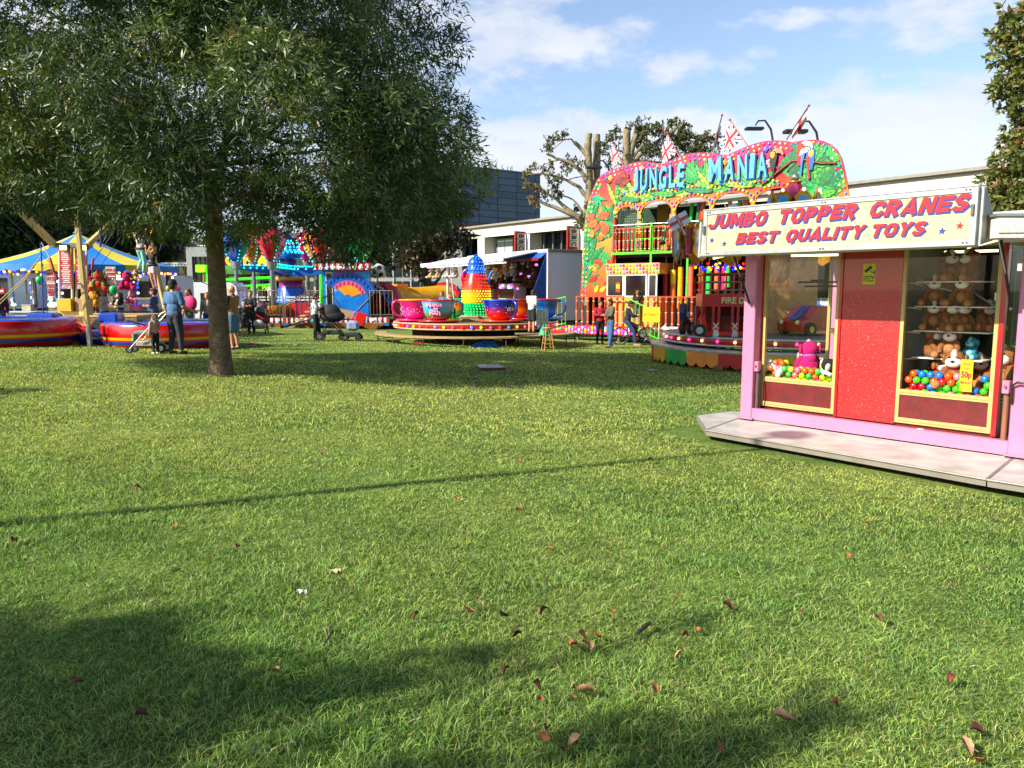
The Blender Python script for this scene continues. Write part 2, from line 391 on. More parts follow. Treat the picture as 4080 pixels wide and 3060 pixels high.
# ---------------------------------------------------------------- ground
def build_ground():
 xs = sorted(set([-1500,-600,-250,-120,-60,-40,-20,14,30,60,120,250,600,1500] + [x * 1. for x in range(-36,31,1)]))
 ys = sorted(set([-1500,-300,-60,-20,-10,50,70,100,180,400,900,2500] + [y * 1. for y in range(-8,64,1)]))
 r = random.Random(3); vs = []
 for y in ys:
  for x in xs:
   z = gz(x,y) + (.012 * math.sin(x * 1.7 + y * .6) * math.sin(y * 1.3) if abs(x) < 36 and y < 60 else 0) * min(1,max(0,y - 1) / 4)
   vs.append((x,y,z - .012))
 n = len(xs); fs = [(j * n + i,j * n + i + 1,(j + 1) * n + i + 1,(j + 1) * n + i) for j in range(len(ys) - 1) for i in range(n - 1)]
 m = D.materials.new('lawn soil and turf'); m.use_nodes = True; nt = m.node_tree; L = nt.links; b = nt.nodes['Principled BSDF']; b.inputs['Roughness'].default_value = .9
 b.inputs['Specular IOR Level'].default_value = .15
 tc = nd(nt,'ShaderNodeTexCoord')
 def ns(s,d=4,r=.6):
  n = nd(nt,'ShaderNodeTexNoise',Scale=s,Detail=d,Roughness=r); L.new(tc.outputs['Object'],n.inputs['Vector']); return n.outputs['Fac']
 def ramp(f,stops):
  n = nd(nt,'ShaderNodeValToRGB'); L.new(f,n.inputs['Fac']); e = n.color_ramp.elements
  while len(e) < len(stops): e.new(.5)
  for q,(p,c) in zip(e,stops): q.position = p; q.color = (*c,1)
  return n.outputs['Color']
 big = ramp(ns(.35,5),[(.35,(.075,.135,.026)),(.52,(.12,.18,.036)),(.68,(.19,.225,.058))])
 fine = ramp(ns(26,6,.75),[(.32,(.45,.5,.4)),(.5,(1,1,1)),(.68,(1.5,1.45,1.5))])
 mid = ramp(ns(3.2,5,.7),[(.35,(.66,.76,.62)),(.6,(1.25,1.15,1.1))])
 a = nd(nt,'ShaderNodeMixRGB',blend_type='MULTIPLY'); a.inputs['Fac'].default_value = 1; L.new(big,a.inputs['Color1']); L.new(fine,a.inputs['Color2'])
 c = nd(nt,'ShaderNodeMixRGB',blend_type='MULTIPLY'); c.inputs['Fac'].default_value = 1; L.new(a.outputs[0],c.inputs['Color1']); L.new(mid,c.inputs['Color2'])
 L.new(c.outputs[0],b.inputs['Base Color'])
 bp = nd(nt,'ShaderNodeBump',Strength=.8,Distance=.04); L.new(ns(22,6,.8),bp.inputs['Height']); L.new(bp.outputs[0],b.inputs['Normal'])
 g = MB(); g.add(vs,fs,m,True); o = g.build('ground'); tag(o,kind='structure')
build_ground()
def np_mesh(name,verts,faces,nper,mats,cols=None,smooth=False):
 """verts (N,3) float32, faces flat int array with nper corners each"""
 me = D.meshes.new(name); N = len(verts); F = len(faces) // nper
 me.vertices.add(N); me.vertices.foreach_set('co',verts.astype(np.float32).ravel())
 me.loops.add(len(faces)); me.loops.foreach_set('vertex_index',faces.astype(np.int32))
 me.polygons.add(F); me.polygons.foreach_set('loop_start',np.arange(0,len(faces),nper,dtype=np.int32))
 try: me.polygons.foreach_set('loop_total',np.full(F,nper,dtype=np.int32))
 except Exception: pass
 if smooth: me.polygons.foreach_set('use_smooth',np.ones(F,dtype=bool))
 if cols is not None:
  at = me.color_attributes.new('tint','FLOAT_COLOR','POINT'); c4 = np.ones((N,4),np.float32); c4[:,:3] = cols; at.data.foreach_set('color',c4.ravel())
 me.update(calc_edges=True)
 for m in mats: me.materials.append(m)
 o = D.objects.new(name,me); COL.objects.link(o); return o
def leafmat(name,rough=.5,transl=.35,spec=.4,gain=1.):
 m = D.materials.new(name); m.use_nodes = True; nt = m.node_tree; L = nt.links; b = nt.nodes['Principled BSDF']; out = nt.nodes['Material Output']
 b.inputs['Roughness'].default_value = rough; b.inputs['Specular IOR Level'].default_value = spec
 at = nd(nt,'ShaderNodeAttribute',attribute_name='tint'); L.new(at.outputs['Color'],b.inputs['Base Color'])
 t = nd(nt,'ShaderNodeBsdfTranslucent'); hs = nd(nt,'ShaderNodeMixRGB',blend_type='MULTIPLY'); hs.inputs['Fac'].default_value = 1
 L.new(at.outputs['Color'],hs.inputs['Color1']); hs.inputs['Color2'].default_value = (1.5 * gain,1.6 * gain,.7 * gain,1); L.new(hs.outputs[0],t.inputs[0])
 mx = nd(nt,'ShaderNodeMixShader'); mx.inputs[0].default_value = transl; L.new(b.outputs[0],mx.inputs[1]); L.new(t.outputs[0],mx.inputs[2]); L.new(mx.outputs[0],out.inputs['Surface'])
 return m
def vnoise(x,y,s,seed=0):
 """smooth value noise for numpy arrays"""
 x = x * s + 100; y = y * s + 100; xi = np.floor(x).astype(np.int64); yi = np.floor(y).astype(np.int64); fx = x - xi; fy = y - yi
 fx = fx * fx * (3 - 2 * fx); fy = fy * fy * (3 - 2 * fy)
 def h(a,b):
  n = (a * 374761393 + b * 668265263 + seed * 1274126177) & 0x7fffffff; n = ((n ^ (n >> 13)) * 1274126177) & 0x7fffffff; return (n & 0xffff) / 65535.
 return (h(xi,yi) * (1 - fx) + h(xi + 1,yi) * fx) * (1 - fy) + (h(xi,yi + 1) * (1 - fx) + h(xi + 1,yi + 1) * fx) * fy
def build_grass():
 rs = np.random.RandomState(5); X = []; Y = []; S = []
 for (y0,y1,dens,wsc) in ((1.3,3.2,15000,.9),(3.2,5,8500,1.1),(5,8,3900,1.5),(8,13,1400,2.4),(13,21,620,3.8),(21,33,200,5.5)):
  w1 = .84 * y1 + 1.7; n = int((y1 - y0) * 2 * w1 * dens); x = rs.uniform(-w1,w1,n); y = rs.uniform(y0,y1,n)
  k = np.abs(x) < .76 * y + 1.6; x,y = x[k],y[k]; X.append(x); Y.append(y); S.append(np.full(len(x),wsc))
 x = np.concatenate(X); y = np.concatenate(Y); ws = np.concatenate(S); n = len(x)
 # keep clear of the crane kiosk deck
 u_ = (x - 2.66) * .658 - (y - 9.) * .753; v_ = (x - 2.66) * .753 + (y - 9.) * .658
 k = ~((u_ > -.5) & (v_ > -.98 + .0 * u_) & (u_ < 6) & (v_ < 2.3)) & ~((u_ > .2) & (v_ > -1.15) & (v_ < 2))
 x,y,ws = x[k],y[k],ws[k]; n = len(x)
 z = -(0.026 * np.clip(x,-20,14) + 0.02 * np.clip(y,-10,50)) - .012
 lush = vnoise(x,y,.9,1) * .6 + vnoise(x,y,3.1,2) * .4; tuft = vnoise(x,y,9,3); big = vnoise(x,y,.33,4)
 hgt = (.012 + .014 * lush + .024 * tuft ** 2 * (lush + .3)) * rs.uniform(.55,1.35,n) * np.where(ws > 2,1.15,1.)
 ang = 6.28 * (vnoise(x,y,5,6) * .9 + rs.uniform(0,.95,n)); lean = np.abs(rs.normal(.75,.42,n)) * hgt * (1.1 + .9 * (1 - lush))
 stray = rs.uniform(0,1,n) < .012; hgt = np.where(stray,hgt * 1.9,hgt)
 w = rs.uniform(.0011,.0021,n) * ws * np.where(stray,.7,1.)
 wa = rs.uniform(0,6.28,n); dx,dy = np.cos(ang),np.sin(ang); sx,sy = np.cos(wa) * w,np.sin(wa) * w
 V_ = np.empty((n,5,3),np.float32)
 V_[:,0] = np.stack([x - sx,y - sy,z],1); V_[:,1] = np.stack([x + sx,y + sy,z],1)
 mx,my,mz = x + dx * lean * .35,y + dy * lean * .35,z + hgt * .62
 V_[:,2] = np.stack([mx + sx * .85,my + sy * .85,mz],1); V_[:,3] = np.stack([mx - sx * .85,my - sy * .85,mz],1)
 V_[:,4] = np.stack([x + dx * lean,y + dy * lean,z + hgt * rs.uniform(.75,1.,n)],1)
 b = np.arange(n) * 5; F = np.stack([b,b + 1,b + 2,b + 3,b + 3,b + 2,b + 4,b + 4],1)
 F = np.stack([b,b + 1,b + 2,b + 3],1).ravel(); F2 = np.stack([b + 3,b + 2,b + 4],1).ravel()
 g1 = np.array([.135,.26,.046]); g2 = np.array([.43,.44,.10]); st = np.array([.36,.31,.15]); dk = np.array([.035,.085,.022])
 near_tree = np.exp(-(((x + 5) / 7.) ** 2 + ((y - 12.5) / 3.6) ** 2)); t = np.clip(.05 + 1.0 * (1 - lush) * .6 + .35 * (vnoise(x,y,1.7,11) - .5) + .25 * np.clip((y - 5) / 6,0,1) + 1.1 * (big - .45) + rs.normal(0,.2,n) + .5 * near_tree,0,1)[:,None]
 c = g1 * (1 - t) + g2 * t; dm = rs.uniform(0,1,n) < .22; c[dm] = dk
 dry = rs.uniform(0,1,n) < (.045 + .10 * near_tree + .08 * (1 - lush)); c[dry] = st * rs.uniform(.6,1.1,(dry.sum(),1))
 bl = rs.uniform(0,1,n) < .10; c[bl] = np.array([.19,.30,.11]); c *= 1.22 * rs.uniform(.55,1.5,(n,1)) * (.72 + .5 * vnoise(x,y,2.3,21) * .6 + .5 * vnoise(x,y,7.,22) * .4 + .12)[:,None]; C = np.repeat(c,5,0).reshape(n,5,3); C[:,0:2] *= .38; C[:,2:4] *= .85  # blade feet darkened in the tint, painting the shade between tufts
 gm = leafmat('grass blade',.55,.30,.25)
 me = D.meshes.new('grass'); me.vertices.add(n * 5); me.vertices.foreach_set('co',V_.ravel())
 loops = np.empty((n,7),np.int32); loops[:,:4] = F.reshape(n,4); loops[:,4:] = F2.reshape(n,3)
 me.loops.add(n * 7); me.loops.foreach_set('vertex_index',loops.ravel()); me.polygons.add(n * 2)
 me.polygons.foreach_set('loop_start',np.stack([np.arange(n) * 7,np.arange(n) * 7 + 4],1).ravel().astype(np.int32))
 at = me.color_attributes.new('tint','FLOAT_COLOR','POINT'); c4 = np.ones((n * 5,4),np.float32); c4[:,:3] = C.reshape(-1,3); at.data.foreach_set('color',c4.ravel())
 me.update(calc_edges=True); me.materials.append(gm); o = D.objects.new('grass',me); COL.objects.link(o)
 tag(o,'short mown green grass with dry straw blades','grass',kind='stuff')
build_grass()
# ---------------------------------------------------------------- leaves for all trees
def leaf_cloud(name,C,Dr,cnt,ll,lw,col,spread=.12,droop=.0,seed=1,mat_=None,jit=.35,parent=None,along=.22):
 """C (n,3) spray centres, Dr (n,3) spray directions; each spray carries cnt leaflets along a short stem"""
 rs = np.random.RandomState(seed); n = len(C); Dn = Dr / (np.linalg.norm(Dr,axis=1,keepdims=True) + 1e-9)
 Cc = np.repeat(C,cnt,0); Dd = np.repeat(Dn,cnt,0); m = n * cnt
 t = np.tile(np.linspace(0,1,cnt),n)[:,None]; side = rs.normal(0,1,(m,3)); side -= (side * Dd).sum(1,keepdims=True) * Dd; side /= np.linalg.norm(side,axis=1,keepdims=True) + 1e-9
 base = Cc + Dd * (t - .5) * along + rs.normal(0,spread * .3,(m,3))
 ld = Dd * .75 + side * rs.uniform(.5,1.1,(m,1)) + rs.normal(0,jit,(m,3)); ld[:,2] -= droop; ld /= np.linalg.norm(ld,axis=1,keepdims=True) + 1e-9
 wv = np.cross(ld,rs.normal(0,1,(m,3))); wv /= np.linalg.norm(wv,axis=1,keepdims=True) + 1e-9
 L_ = (ll * rs.uniform(.7,1.25,(m,1))); Wd = (lw * rs.uniform(.75,1.25,(m,1))) * .5; nn = np.cross(ld,wv)
 v = np.empty((m,4,3),np.float32); v[:,0] = base; v[:,1] = base + ld * L_ * .45 + wv * Wd; v[:,2] = base + ld * L_ + nn * L_ * rs.uniform(-.12,.12,(m,1)); v[:,3] = base + ld * L_ * .45 - wv * Wd
 c = np.repeat(col,cnt,0) if col.ndim == 2 and len(col) == n else np.tile(col,(m,1)); c = c * rs.uniform(.75,1.28,(m,1))
 return np_mesh(name,v.reshape(-1,3),np.arange(m * 4),4,[mat_],np.repeat(c,4,0))
def puff_points(puffs,per,rs,shell=.55):
 """random points in the outer shell of each puff (cx, cy, cz, r) with outward directions"""
 C = []; Dd = []; I = []
 for i,(x,y,z,r) in enumerate(puffs):
  k = max(3,int(per * r * r)); d = rs.normal(0,1,(k,3)); d /= np.linalg.norm(d,axis=1,keepdims=True); rr = r * (shell + (1.05 - shell) * rs.uniform(0,1,(k,1)) ** .7)
  C.append(np.array([x,y,z]) + d * rr * np.array([1,1,.78])); Dd.append(d); I.append(np.full(k,i))
 return np.concatenate(C),np.concatenate(Dd),np.concatenate(I)
BARK = lambda: mat('#6a5a45',.9,var=.35,scale=9,bump=.9,bscale=28)
def limb(mb,p0,p1,r0,r1,m,n=7,k=6,wob=.08,seed=0,up=0.):
 r = random.Random(seed); p0,p1 = Vector(p0),Vector(p1); L_ = (p1 - p0).length; pts = []; rs = []
 for i in range(k + 1):
  t = i / k; j = Vector((r.uniform(-1,1),r.uniform(-1,1),r.uniform(-1,1))) * wob * L_ * (math.sin(math.pi * t)) * .6
  p = p0.lerp(p1,t) + j; p.z += up * L_ * math.sin(math.pi * t); pts.append(p); rs.append(r0 + (r1 - r0) * t)
 mb.tube(pts,rs,m,n=n); return pts
def build_main_tree():
 base = Vector((-5.36,14.1,gz(-5.36,14.1))); root = thing('ash_tree','big dark leafy ash tree with a bare lower trunk standing in the lawn','tree',base)
 bm_ = BARK(); tr = MB(); rs = random.Random(11)
 P = lambda px,py,dd=0.: W(px,py,14.1 + dd) - base
 pts = [Vector((0,0,-.1)),Vector((0,0,.03)),Vector((.0,0,.3)),P(872,1300),P(866,1150),P(858,1000),P(852,880),P(846,780)]
 tr.tube(pts,[.27,.225,.195,.175,.16,.15,.15,.16],bm_,n=14)
 fork = pts[-1]; forks = []
 limbs = [((905,560,-.4),.13),((760,640,-.6),.09),((690,500,.5),.07),((930,350,.3),.10),((1080,480,-.8),.06),((640,330,-1.2),.06),((860,120,.4),.07),((800,420,1.0),.07)]
 start = [fork,fork,P(800,700,-.2),P(905,560,-.4),P(905,560,-.4),P(760,640,-.6),P(930,350,.3),fork]
 tips = []
 for i,((a,b,c),r) in enumerate(limbs):
  e = P(a,b,c); q = limb(tr,start[i],e,r,r * .6,bm_,k=6,wob=.06,seed=i); tips.append((e,r * .6))
 # spreading side branches that show through the leaves
 sides = [((846,780),(420,560),-1.5,.06),((846,780),(560,640),1.6,.05),((880,660),(1350,600),-1.0,.055),((900,560),(1500,380),.6,.05),((930,350),(1450,120),-.8,.045),
             ((690,500),(250,330),.5,.045),((760,640),(150,520),-1.2,.04),((640,330),(200,60),.3,.04),((860,800),(1250,820),-1.6,.04),((930,500),(1650,640),1.2,.045),((900,300),(1100,-200),.4,.05),
             ((850,840),(1150,700),2.5,.04),((840,780),(500,780),-2.2,.04)]
 for i,(a,b,dz,r) in enumerate(sides):
  q = limb(tr,P(*a),P(b[0],b[1],dz),r,.012,bm_,n=6,k=7,wob=.10,seed=40 + i)
  for j in range(2,7):
   for s_ in range(2):
    e = q[j] + Vector((rs.uniform(-1,1),rs.uniform(-1,1),rs.uniform(-.35,.7))) * .9
    limb(tr,q[j],e,.014,.004,bm_,n=4,k=3,wob=.12,seed=i * 31 + j * 3 + s_)
 tr.build('trunk',root)
 # crown: leaf puffs fill an envelope measured against the picture
 R2 = np.random.RandomState(21)
 env = [(-5.4,14.3,8.6,4.3,3.6),(-8.3,14.2,7.0,3.7,3.1),(-3.0,14.0,6.4,3.0,2.9),(-10.3,14.4,5.6,2.6,2.6),(-5.6,14.2,5.0,3.2,1.9),(-2.3,13.9,8.3,2.4,3.1),(-1.9,14.2,4.7,1.65,1.5),(-6.5,14,11.3,3.2,2.0),(-4.6,14.2,3.9,3.9,1.75),(-9.2,14.3,4.3,3.0,1.9),(-2.3,14.0,4.0,1.9,1.8),(-7.0,13.6,4.4,2.6,1.7)]
 def inside(p,g=1.):
  return any(((p[0] - a) / (r * g)) ** 2 + ((p[1] - b) / (r * .95 * g)) ** 2 + ((p[2] - c) / (h * g)) ** 2 < 1 for a,b,c,r,h in env)
 # silhouette control on the right edge and the underside (photo px): (py, max px) and (px, max py)
 redge = [(-400,1740),(0,1770),(120,1790),(260,1795),(340,1730),(400,1860),(480,1850),(600,1880),(680,1940),(760,1925),(840,1850),(900,1720),(960,1690),(1040,1640)]
 bedge = [(-400,800),(0,800),(140,850),(250,890),(420,880),(560,910),(650,930),(730,910),(880,990),(1000,980),(1120,940),(1160,920),(1250,950),(1320,1020),(1400,1045),(1450,1035),(1490,985),(1560,950),(1650,930),(1750,890),(1850,850),(1930,790)]
 def px_of(p):
  v = Vector(p) - Vector((0,0,CAMZ)); c,s = math.cos(PITCH),math.sin(PITCH); f = v.y * c - v.z * s; u = v.y * s + v.z * c
  return CX + FPX * v.x / f,CY - FPX * u / f
 def ok(p,r):
  px,py = px_of(p); rp = r * .8 * FPX / p[1]
  mx = np.interp(py,[a for a,b in redge],[b for a,b in redge]); my = np.interp(px,[a for a,b in bedge],[b for a,b in bedge])
  return px + rp < mx + 15 and py + rp * .8 < my + 10
 puffs = []; tries = 0
 while len(puffs) < 470 and tries < 60000:
  tries += 1; p = np.array([R2.uniform(-13.4,.4),R2.uniform(10.2,18.2),R2.uniform(1.9,13.4)]); r = R2.uniform(.42,.92)
  if not inside(p): continue
  if inside(p,.78) and R2.uniform() < .9: continue
  if not ok(p,r): continue
  if R2.uniform() < .25 + .0 * p[0] and p[2] > 9: continue
  px_,py_ = px_of(p)
  if p[1] < 14.7 and 790 < px_ < 990 and 380 < py_ < 900 and R2.uniform() < .8: continue
  if p[1] < 14.2 and 300 < px_ < 850 and abs(py_ - (560 + (px_ - 420) * .5)) < 70 and R2.uniform() < .7: continue
  if p[1] < 14.2 and 900 < px_ < 1450 and abs(py_ - (640 - (px_ - 900) * .35)) < 60 and R2.uniform() < .6: continue
  puffs.append((*p,r))
 # hand-placed drooping sprays along the silhouette and front
 for (px,py,dd,r) in [(1730,60,0,.55),(1745,180,-.3,.55),(1700,290,.2,.5),(1780,450,0,.5),(1800,560,-.4,.5),(1850,650,0,.45),(1870,720,.3,.45),(1800,790,0,.5),(1690,860,.4,.5),(1600,880,-.8,.5),(1440,960,-1.2,.5),(1330,960,-1.0,.5),(1280,880,-1.6,.55),
       (1420,880,-1.5,.6),(1560,820,-1.5,.55),(1050,930,-.8,.4),(960,930,.5,.4),(760,900,-.5,.4),(620,880,.2,.45),(500,850,-.8,.45),(330,830,-.5,.45),(200,810,0,.45),(80,760,-.7,.5),(300,700,-1.5,.5),(1120,800,-1.8,.5),(1330,700,-2.2,.55),(1080,650,-2.3,.5),(560,600,-2.3,.55),(430,430,-2.5,.6),(800,380,-2.8,.6),(1000,250,-2.6,.6),(1300,430,-2.4,.6),(640,200,-2.6,.6),(1450,200,-1.8,.6),(170,450,-2,.6),(1480,620,-1.8,.5)]:
  puffs.append((*W(px,py,14.1 + dd),r))
 C,Dd,I = puff_points(puffs,285,R2,.55); Dd[:,2] = Dd[:,2] * .5 - .18; Dd += R2.normal(0,.35,Dd.shape)
 pc = R2.uniform(0,1,(len(puffs),1)); pc = np.where(pc < .22,.5 + pc * 2.2,pc * .22); a = np.array([.030,.058,.020]); b = np.array([.19,.23,.060]); cc = (a + (b - a) * pc)[I]  # a share of puffs gets brighter leaf colour, imitating sunlit sprays
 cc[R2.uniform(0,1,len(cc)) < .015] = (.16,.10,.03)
 lm = leafmat('ash leaf',.44,.22,.4)
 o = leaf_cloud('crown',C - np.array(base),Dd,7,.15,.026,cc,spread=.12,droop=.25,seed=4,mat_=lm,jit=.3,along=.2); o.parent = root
build_main_tree()
def simple_tree(name,label,px,d,top,wid,low,col,leaf=(.22,.12),n=60,per=70,seed=1,group=None,trunk=.25,dens_h=.55,col2=None,depth=1.,zb=None):
 """top/low are photo rows of the crown top and bottom, wid its half width in photo pixels"""
 rs = np.random.RandomState(seed); p = gat(px,d); s = d / FPX; zt = W(px,top,d).z; zl = W(px,low,d).z; hw = wid * s
 root = thing(name,label,'tree',p,group=group); mb = MB(); bm_ = BARK(); c0 = (zt + zl) / 2 - p.z; hh = (zt - zl) / 2
 limb(mb,(0,0,-.1),(0,0,c0 + hh * .2),trunk,trunk * .5,bm_,n=8,wob=.02,seed=seed)
 for i in range(7):
  a = i * 2.4; limb(mb,(0,0,(zl - p.z) * .8 + hh * .15 * i),(math.cos(a) * hw * .7,math.sin(a) * hw * .6,c0 + hh * (-.5 + .2 * i)),trunk * .4,.03,bm_,n=5,wob=.1,seed=seed + i)
 mb.build('trunk',root); puffs = []
 for i in range(n):
  while True:
   q = rs.uniform(-1,1,3)
   if .25 < (q ** 2).sum() < 1.05: break
  r = rs.uniform(.16,.34) * min(hw,hh); puffs.append((q[0] * hw * .86,q[1] * hw * .86 * depth,c0 + q[2] * (hh - r * .8),r))
 C,Dd,I = puff_points(puffs,per / max(.15,leaf[0] ** 2 * 12),rs,.4); Dd += rs.normal(0,.4,Dd.shape); pc = rs.uniform(0,1,(len(puffs),1))
 a = np.array(col); b = np.array(col2 or [x * 1.6 for x in col]); cc = (a + (b - a) * pc)[I]
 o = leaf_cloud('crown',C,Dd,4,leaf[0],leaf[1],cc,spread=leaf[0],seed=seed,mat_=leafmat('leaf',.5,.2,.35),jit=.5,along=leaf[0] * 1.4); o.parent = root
 return root
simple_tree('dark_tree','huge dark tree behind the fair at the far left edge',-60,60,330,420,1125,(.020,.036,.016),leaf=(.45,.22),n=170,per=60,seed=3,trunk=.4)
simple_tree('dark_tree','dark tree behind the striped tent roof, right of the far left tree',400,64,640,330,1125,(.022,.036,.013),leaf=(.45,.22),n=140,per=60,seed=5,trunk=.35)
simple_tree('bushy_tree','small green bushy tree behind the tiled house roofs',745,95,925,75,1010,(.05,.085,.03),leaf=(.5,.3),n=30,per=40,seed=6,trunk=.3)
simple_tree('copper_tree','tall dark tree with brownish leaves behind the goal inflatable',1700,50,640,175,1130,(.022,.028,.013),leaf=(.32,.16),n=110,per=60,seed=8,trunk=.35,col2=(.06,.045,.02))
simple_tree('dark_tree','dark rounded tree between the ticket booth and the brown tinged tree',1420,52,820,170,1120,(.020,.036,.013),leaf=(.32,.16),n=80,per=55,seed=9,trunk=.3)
def build_chestnut():
 d = 19.; p = gat(4330,d); root = thing('chestnut_tree','horse chestnut tree with browning leaves at the right edge behind the crane kiosk','tree',p); mb = MB(); bm_ = BARK()
 limb(mb,(0,0,-.1),(0,0,5.),.35,.2,bm_,n=10,wob=.02); rs = np.random.RandomState(2); puffs = []
 cl = [(4040,110,.45),(4090,60,.5),(3990,170,.32),(3985,225,.25),(4070,230,.3),(4050,330,.42),(4000,330,.25),(3985,370,.22),(4040,290,.3),(4080,420,.4),(4065,500,.33),(4040,560,.3),(4070,620,.4),(4020,565,.2),(4010,660,.35),(4060,720,.5),(3960,740,.38),(3930,730,.22),(3960,800,.42),(4040,800,.5),(3985,850,.38),(4060,860,.45),(3930,800,.3),(3945,860,.3),(4120,200,.6),(4130,350,.6),(4140,520,.6),(4130,680,.6),(4150,820,.6),(4060,150,.3)]
 for (x,y,r) in cl:
  q = W(x,y,d + rs.uniform(-.5,.8)); puffs.append((q.x,q.y,q.z,r * 1.12))
  limb(mb,(0,0,max(1.5,(q.z - p.z) * .75)),q - p,.05,.012,bm_,n=5,wob=.08,seed=int(x + y))
 for i in range(95):
  q = W(rs.uniform(4180,5000),rs.uniform(-250,880),d + rs.uniform(-2.6,2.6)); puffs.append((q.x,q.y,q.z,rs.uniform(.4,.8)))
 mb.build('trunk',root); C,Dd,I = puff_points(puffs,230,rs,.25); Dd += rs.normal(0,.3,Dd.shape); pc = rs.uniform(0,1,(len(C),1))
 cc = np.array([.070,.10,.026]) + (np.array([.17,.18,.045]) - np.array([.070,.10,.026])) * pc; br = rs.uniform(0,1,len(C)) < .16; cc[br] = (.17,.105,.035)
 o = leaf_cloud('crown',C - np.array(p),Dd,6,.19,.075,cc,spread=.05,droop=.25,seed=9,mat_=leafmat('chestnut leaf',.45,.25,.4),jit=.5,along=.03); o.parent = root
build_chestnut()
def build_pollards():
 s = .36157; col = np.array([.05,.07,.022]); brn = np.array([.17,.11,.05])
 def pt(x,y,d): return W(2000 + s * x,350 + s * y,d)
 def tree(label,d,polys,leaves,seed,gx):
  rs = np.random.RandomState(seed); base = gat(gx,d); root = thing('pollarded_tree',label,'tree',base,group='pollarded trees behind the funhouse'); mb = MB(); m = mat('#85795f',.9,var=.4,scale=2.5,bump=.8,bscale=9,dirt=.3)
  mpp = s * d / FPX; L_ = []
  for pl in polys:
   pts = [pt(x,y,d + (dd[0] if dd else 0)) - base for (x,y,w,*dd) in pl]; rr = [w * mpp * .5 for (x,y,w,*dd) in pl]
   if len(pts) > 2:                                    # gentle jog so that limbs are not straight sticks
    P2,R_ = [pts[0]],[rr[0]]
    for a,b,ra,rb in zip(pts[:-1],pts[1:],rr[:-1],rr[1:]):
     mid = (a + b) / 2 + Vector(rs.normal(0,.03,3)) * (b - a).length; P2 += [mid,b]; R_ += [(ra + rb) / 2 * 1.06,rb]
    pts,rr = P2,R_
   mb.tube(pts,rr,m,n=8)
  for (x,y,r,bn) in leaves:
   q = pt(x,y,d + rs.uniform(-.6,.6)) - base; R_ = r * mpp * .9; k = int(10 + 22 * R_ * R_ * 2); dr = rs.normal(0,1,(k,3)); L_.append((np.array(q) + dr * R_ * .5,dr,np.full(k,bn)))
   for j in range(3): limb(mb,q + Vector(rs.normal(0,.1,3)),q + Vector(rs.normal(0,R_ * .6,3)),.03,.01,m,n=4,k=2,seed=j)
  mb.build('trunk',root); C = np.concatenate([a for a,b,c in L_]); Dd = np.concatenate([b for a,b,c in L_]); B = np.concatenate([c for a,b,c in L_])[:,None]
  cc = col * (1 - B) + brn * B; o = leaf_cloud('crown',C,Dd,5,.17,.10,cc,spread=.1,seed=seed,mat_=leafmat('leaf',.5,.25,.3),jit=.5,along=.1); o.parent = root
 T1 = [[(955,2400,100),(960,1450,92),(962,1180,84),(965,1000,78),(955,800,74),(942,680,84),(955,560,66),(962,505,66)],[(1000,1200,90,.6),(1030,1000,86,.6),(1040,800,76,.6),(1046,515,72,.6)],[(1062,1000,34,.8),(1075,780,24,.8),(1085,595,20,.8)],
          [(930,740,46),(880,680,40),(800,600,40)],[(800,610,20),(765,565,17),(700,568,13),(640,610,10),(580,660,8),(510,705,6)],
          [(950,1050,56),(900,960,46),(830,880,38),(720,810,32),(600,780,26),(490,728,26)],[(630,795,14),(520,820,10),(420,870,8)],[(960,1220,54),(850,1090,38),(720,1020,30),(600,975,24),(430,940,18),(280,955,14)],
          [(930,1560,95),(880,1450,84),(800,1400,62),(650,1345,44),(500,1290,34),(400,1240,24),(340,1215,15)],[(800,1400,52),(690,1310,38),(600,1230,28),(450,1150,22),(350,1095,18),(230,1045,12)],
          [(905,1430,30),(850,1310,24),(780,1230,18),(680,1190,13)],[(720,1020,16),(800,990,12),(880,975,9)],[(800,890,14),(900,900,10)]]
 LV1 = [(560,560,60,.1),(620,545,45,.2),(680,510,35,.1),(500,640,45,.2),(540,600,40,.1),(520,680,25,.1),(740,800,50,0),(800,830,60,0),(690,880,50,.1),(870,850,60,.1),(740,900,40,0),(350,880,45,.5),(300,930,40,.6),(270,955,30,.7),(450,900,40,.3),(520,940,55,.2),(600,1050,60,.1),(540,1010,45,.1),(640,1000,50,.1),(590,1090,35,.2),(250,1055,40,.3),(300,1080,35,.5),(390,1110,35,.9),(440,1130,35,.8),(370,1210,55,.8),(340,1240,30,.9),(560,1160,60,0),(600,1190,50,0),(480,1200,40,.2),(660,1180,35,.2),(820,1320,35,0),(880,1400,60,0),(830,1490,60,0),(860,1520,45,0),(1120,620,40,.1),(1110,700,40,0),(1150,660,25,.1),(930,1300,30,.2),(540,840,20,.5),(380,1280,25,.8),(1200,560,30,0)]
 tree('pollarded tree with sawn off stems and long drooping bare branches',45.,T1,LV1,3,2347)
 T2 = [[(1350,2400,120),(1360,900,96),(1375,650,84),(1382,440,74)],[(1390,900,84),(1440,640,62),(1500,410,56)],[(1420,860,60),(1520,740,48),(1650,630,40),(1740,570,32),(1850,500,30),(1936,430,26)],[(1450,760,34),(1540,640,26),(1600,540,18)],[(1930,430,20),(1960,380,14),(1880,400,12)],[(1500,800,30),(1700,820,22),(2000,850,16)]]
 rs = np.random.RandomState(9); LV2 = [(1240,520,70,.1),(1180,530,50,.1),(1260,470,50,0),(1300,530,60,0),(1420,400,45,0),(1505,370,30,0),(1200,760,70,.1),(1260,800,80,.1),(1180,850,60,0),(1280,680,50,.1)]
 for i in range(26): LV2.append((rs.uniform(1500,1720),rs.uniform(430,800),rs.uniform(45,75),0 if rs.uniform() < .7 else .3))
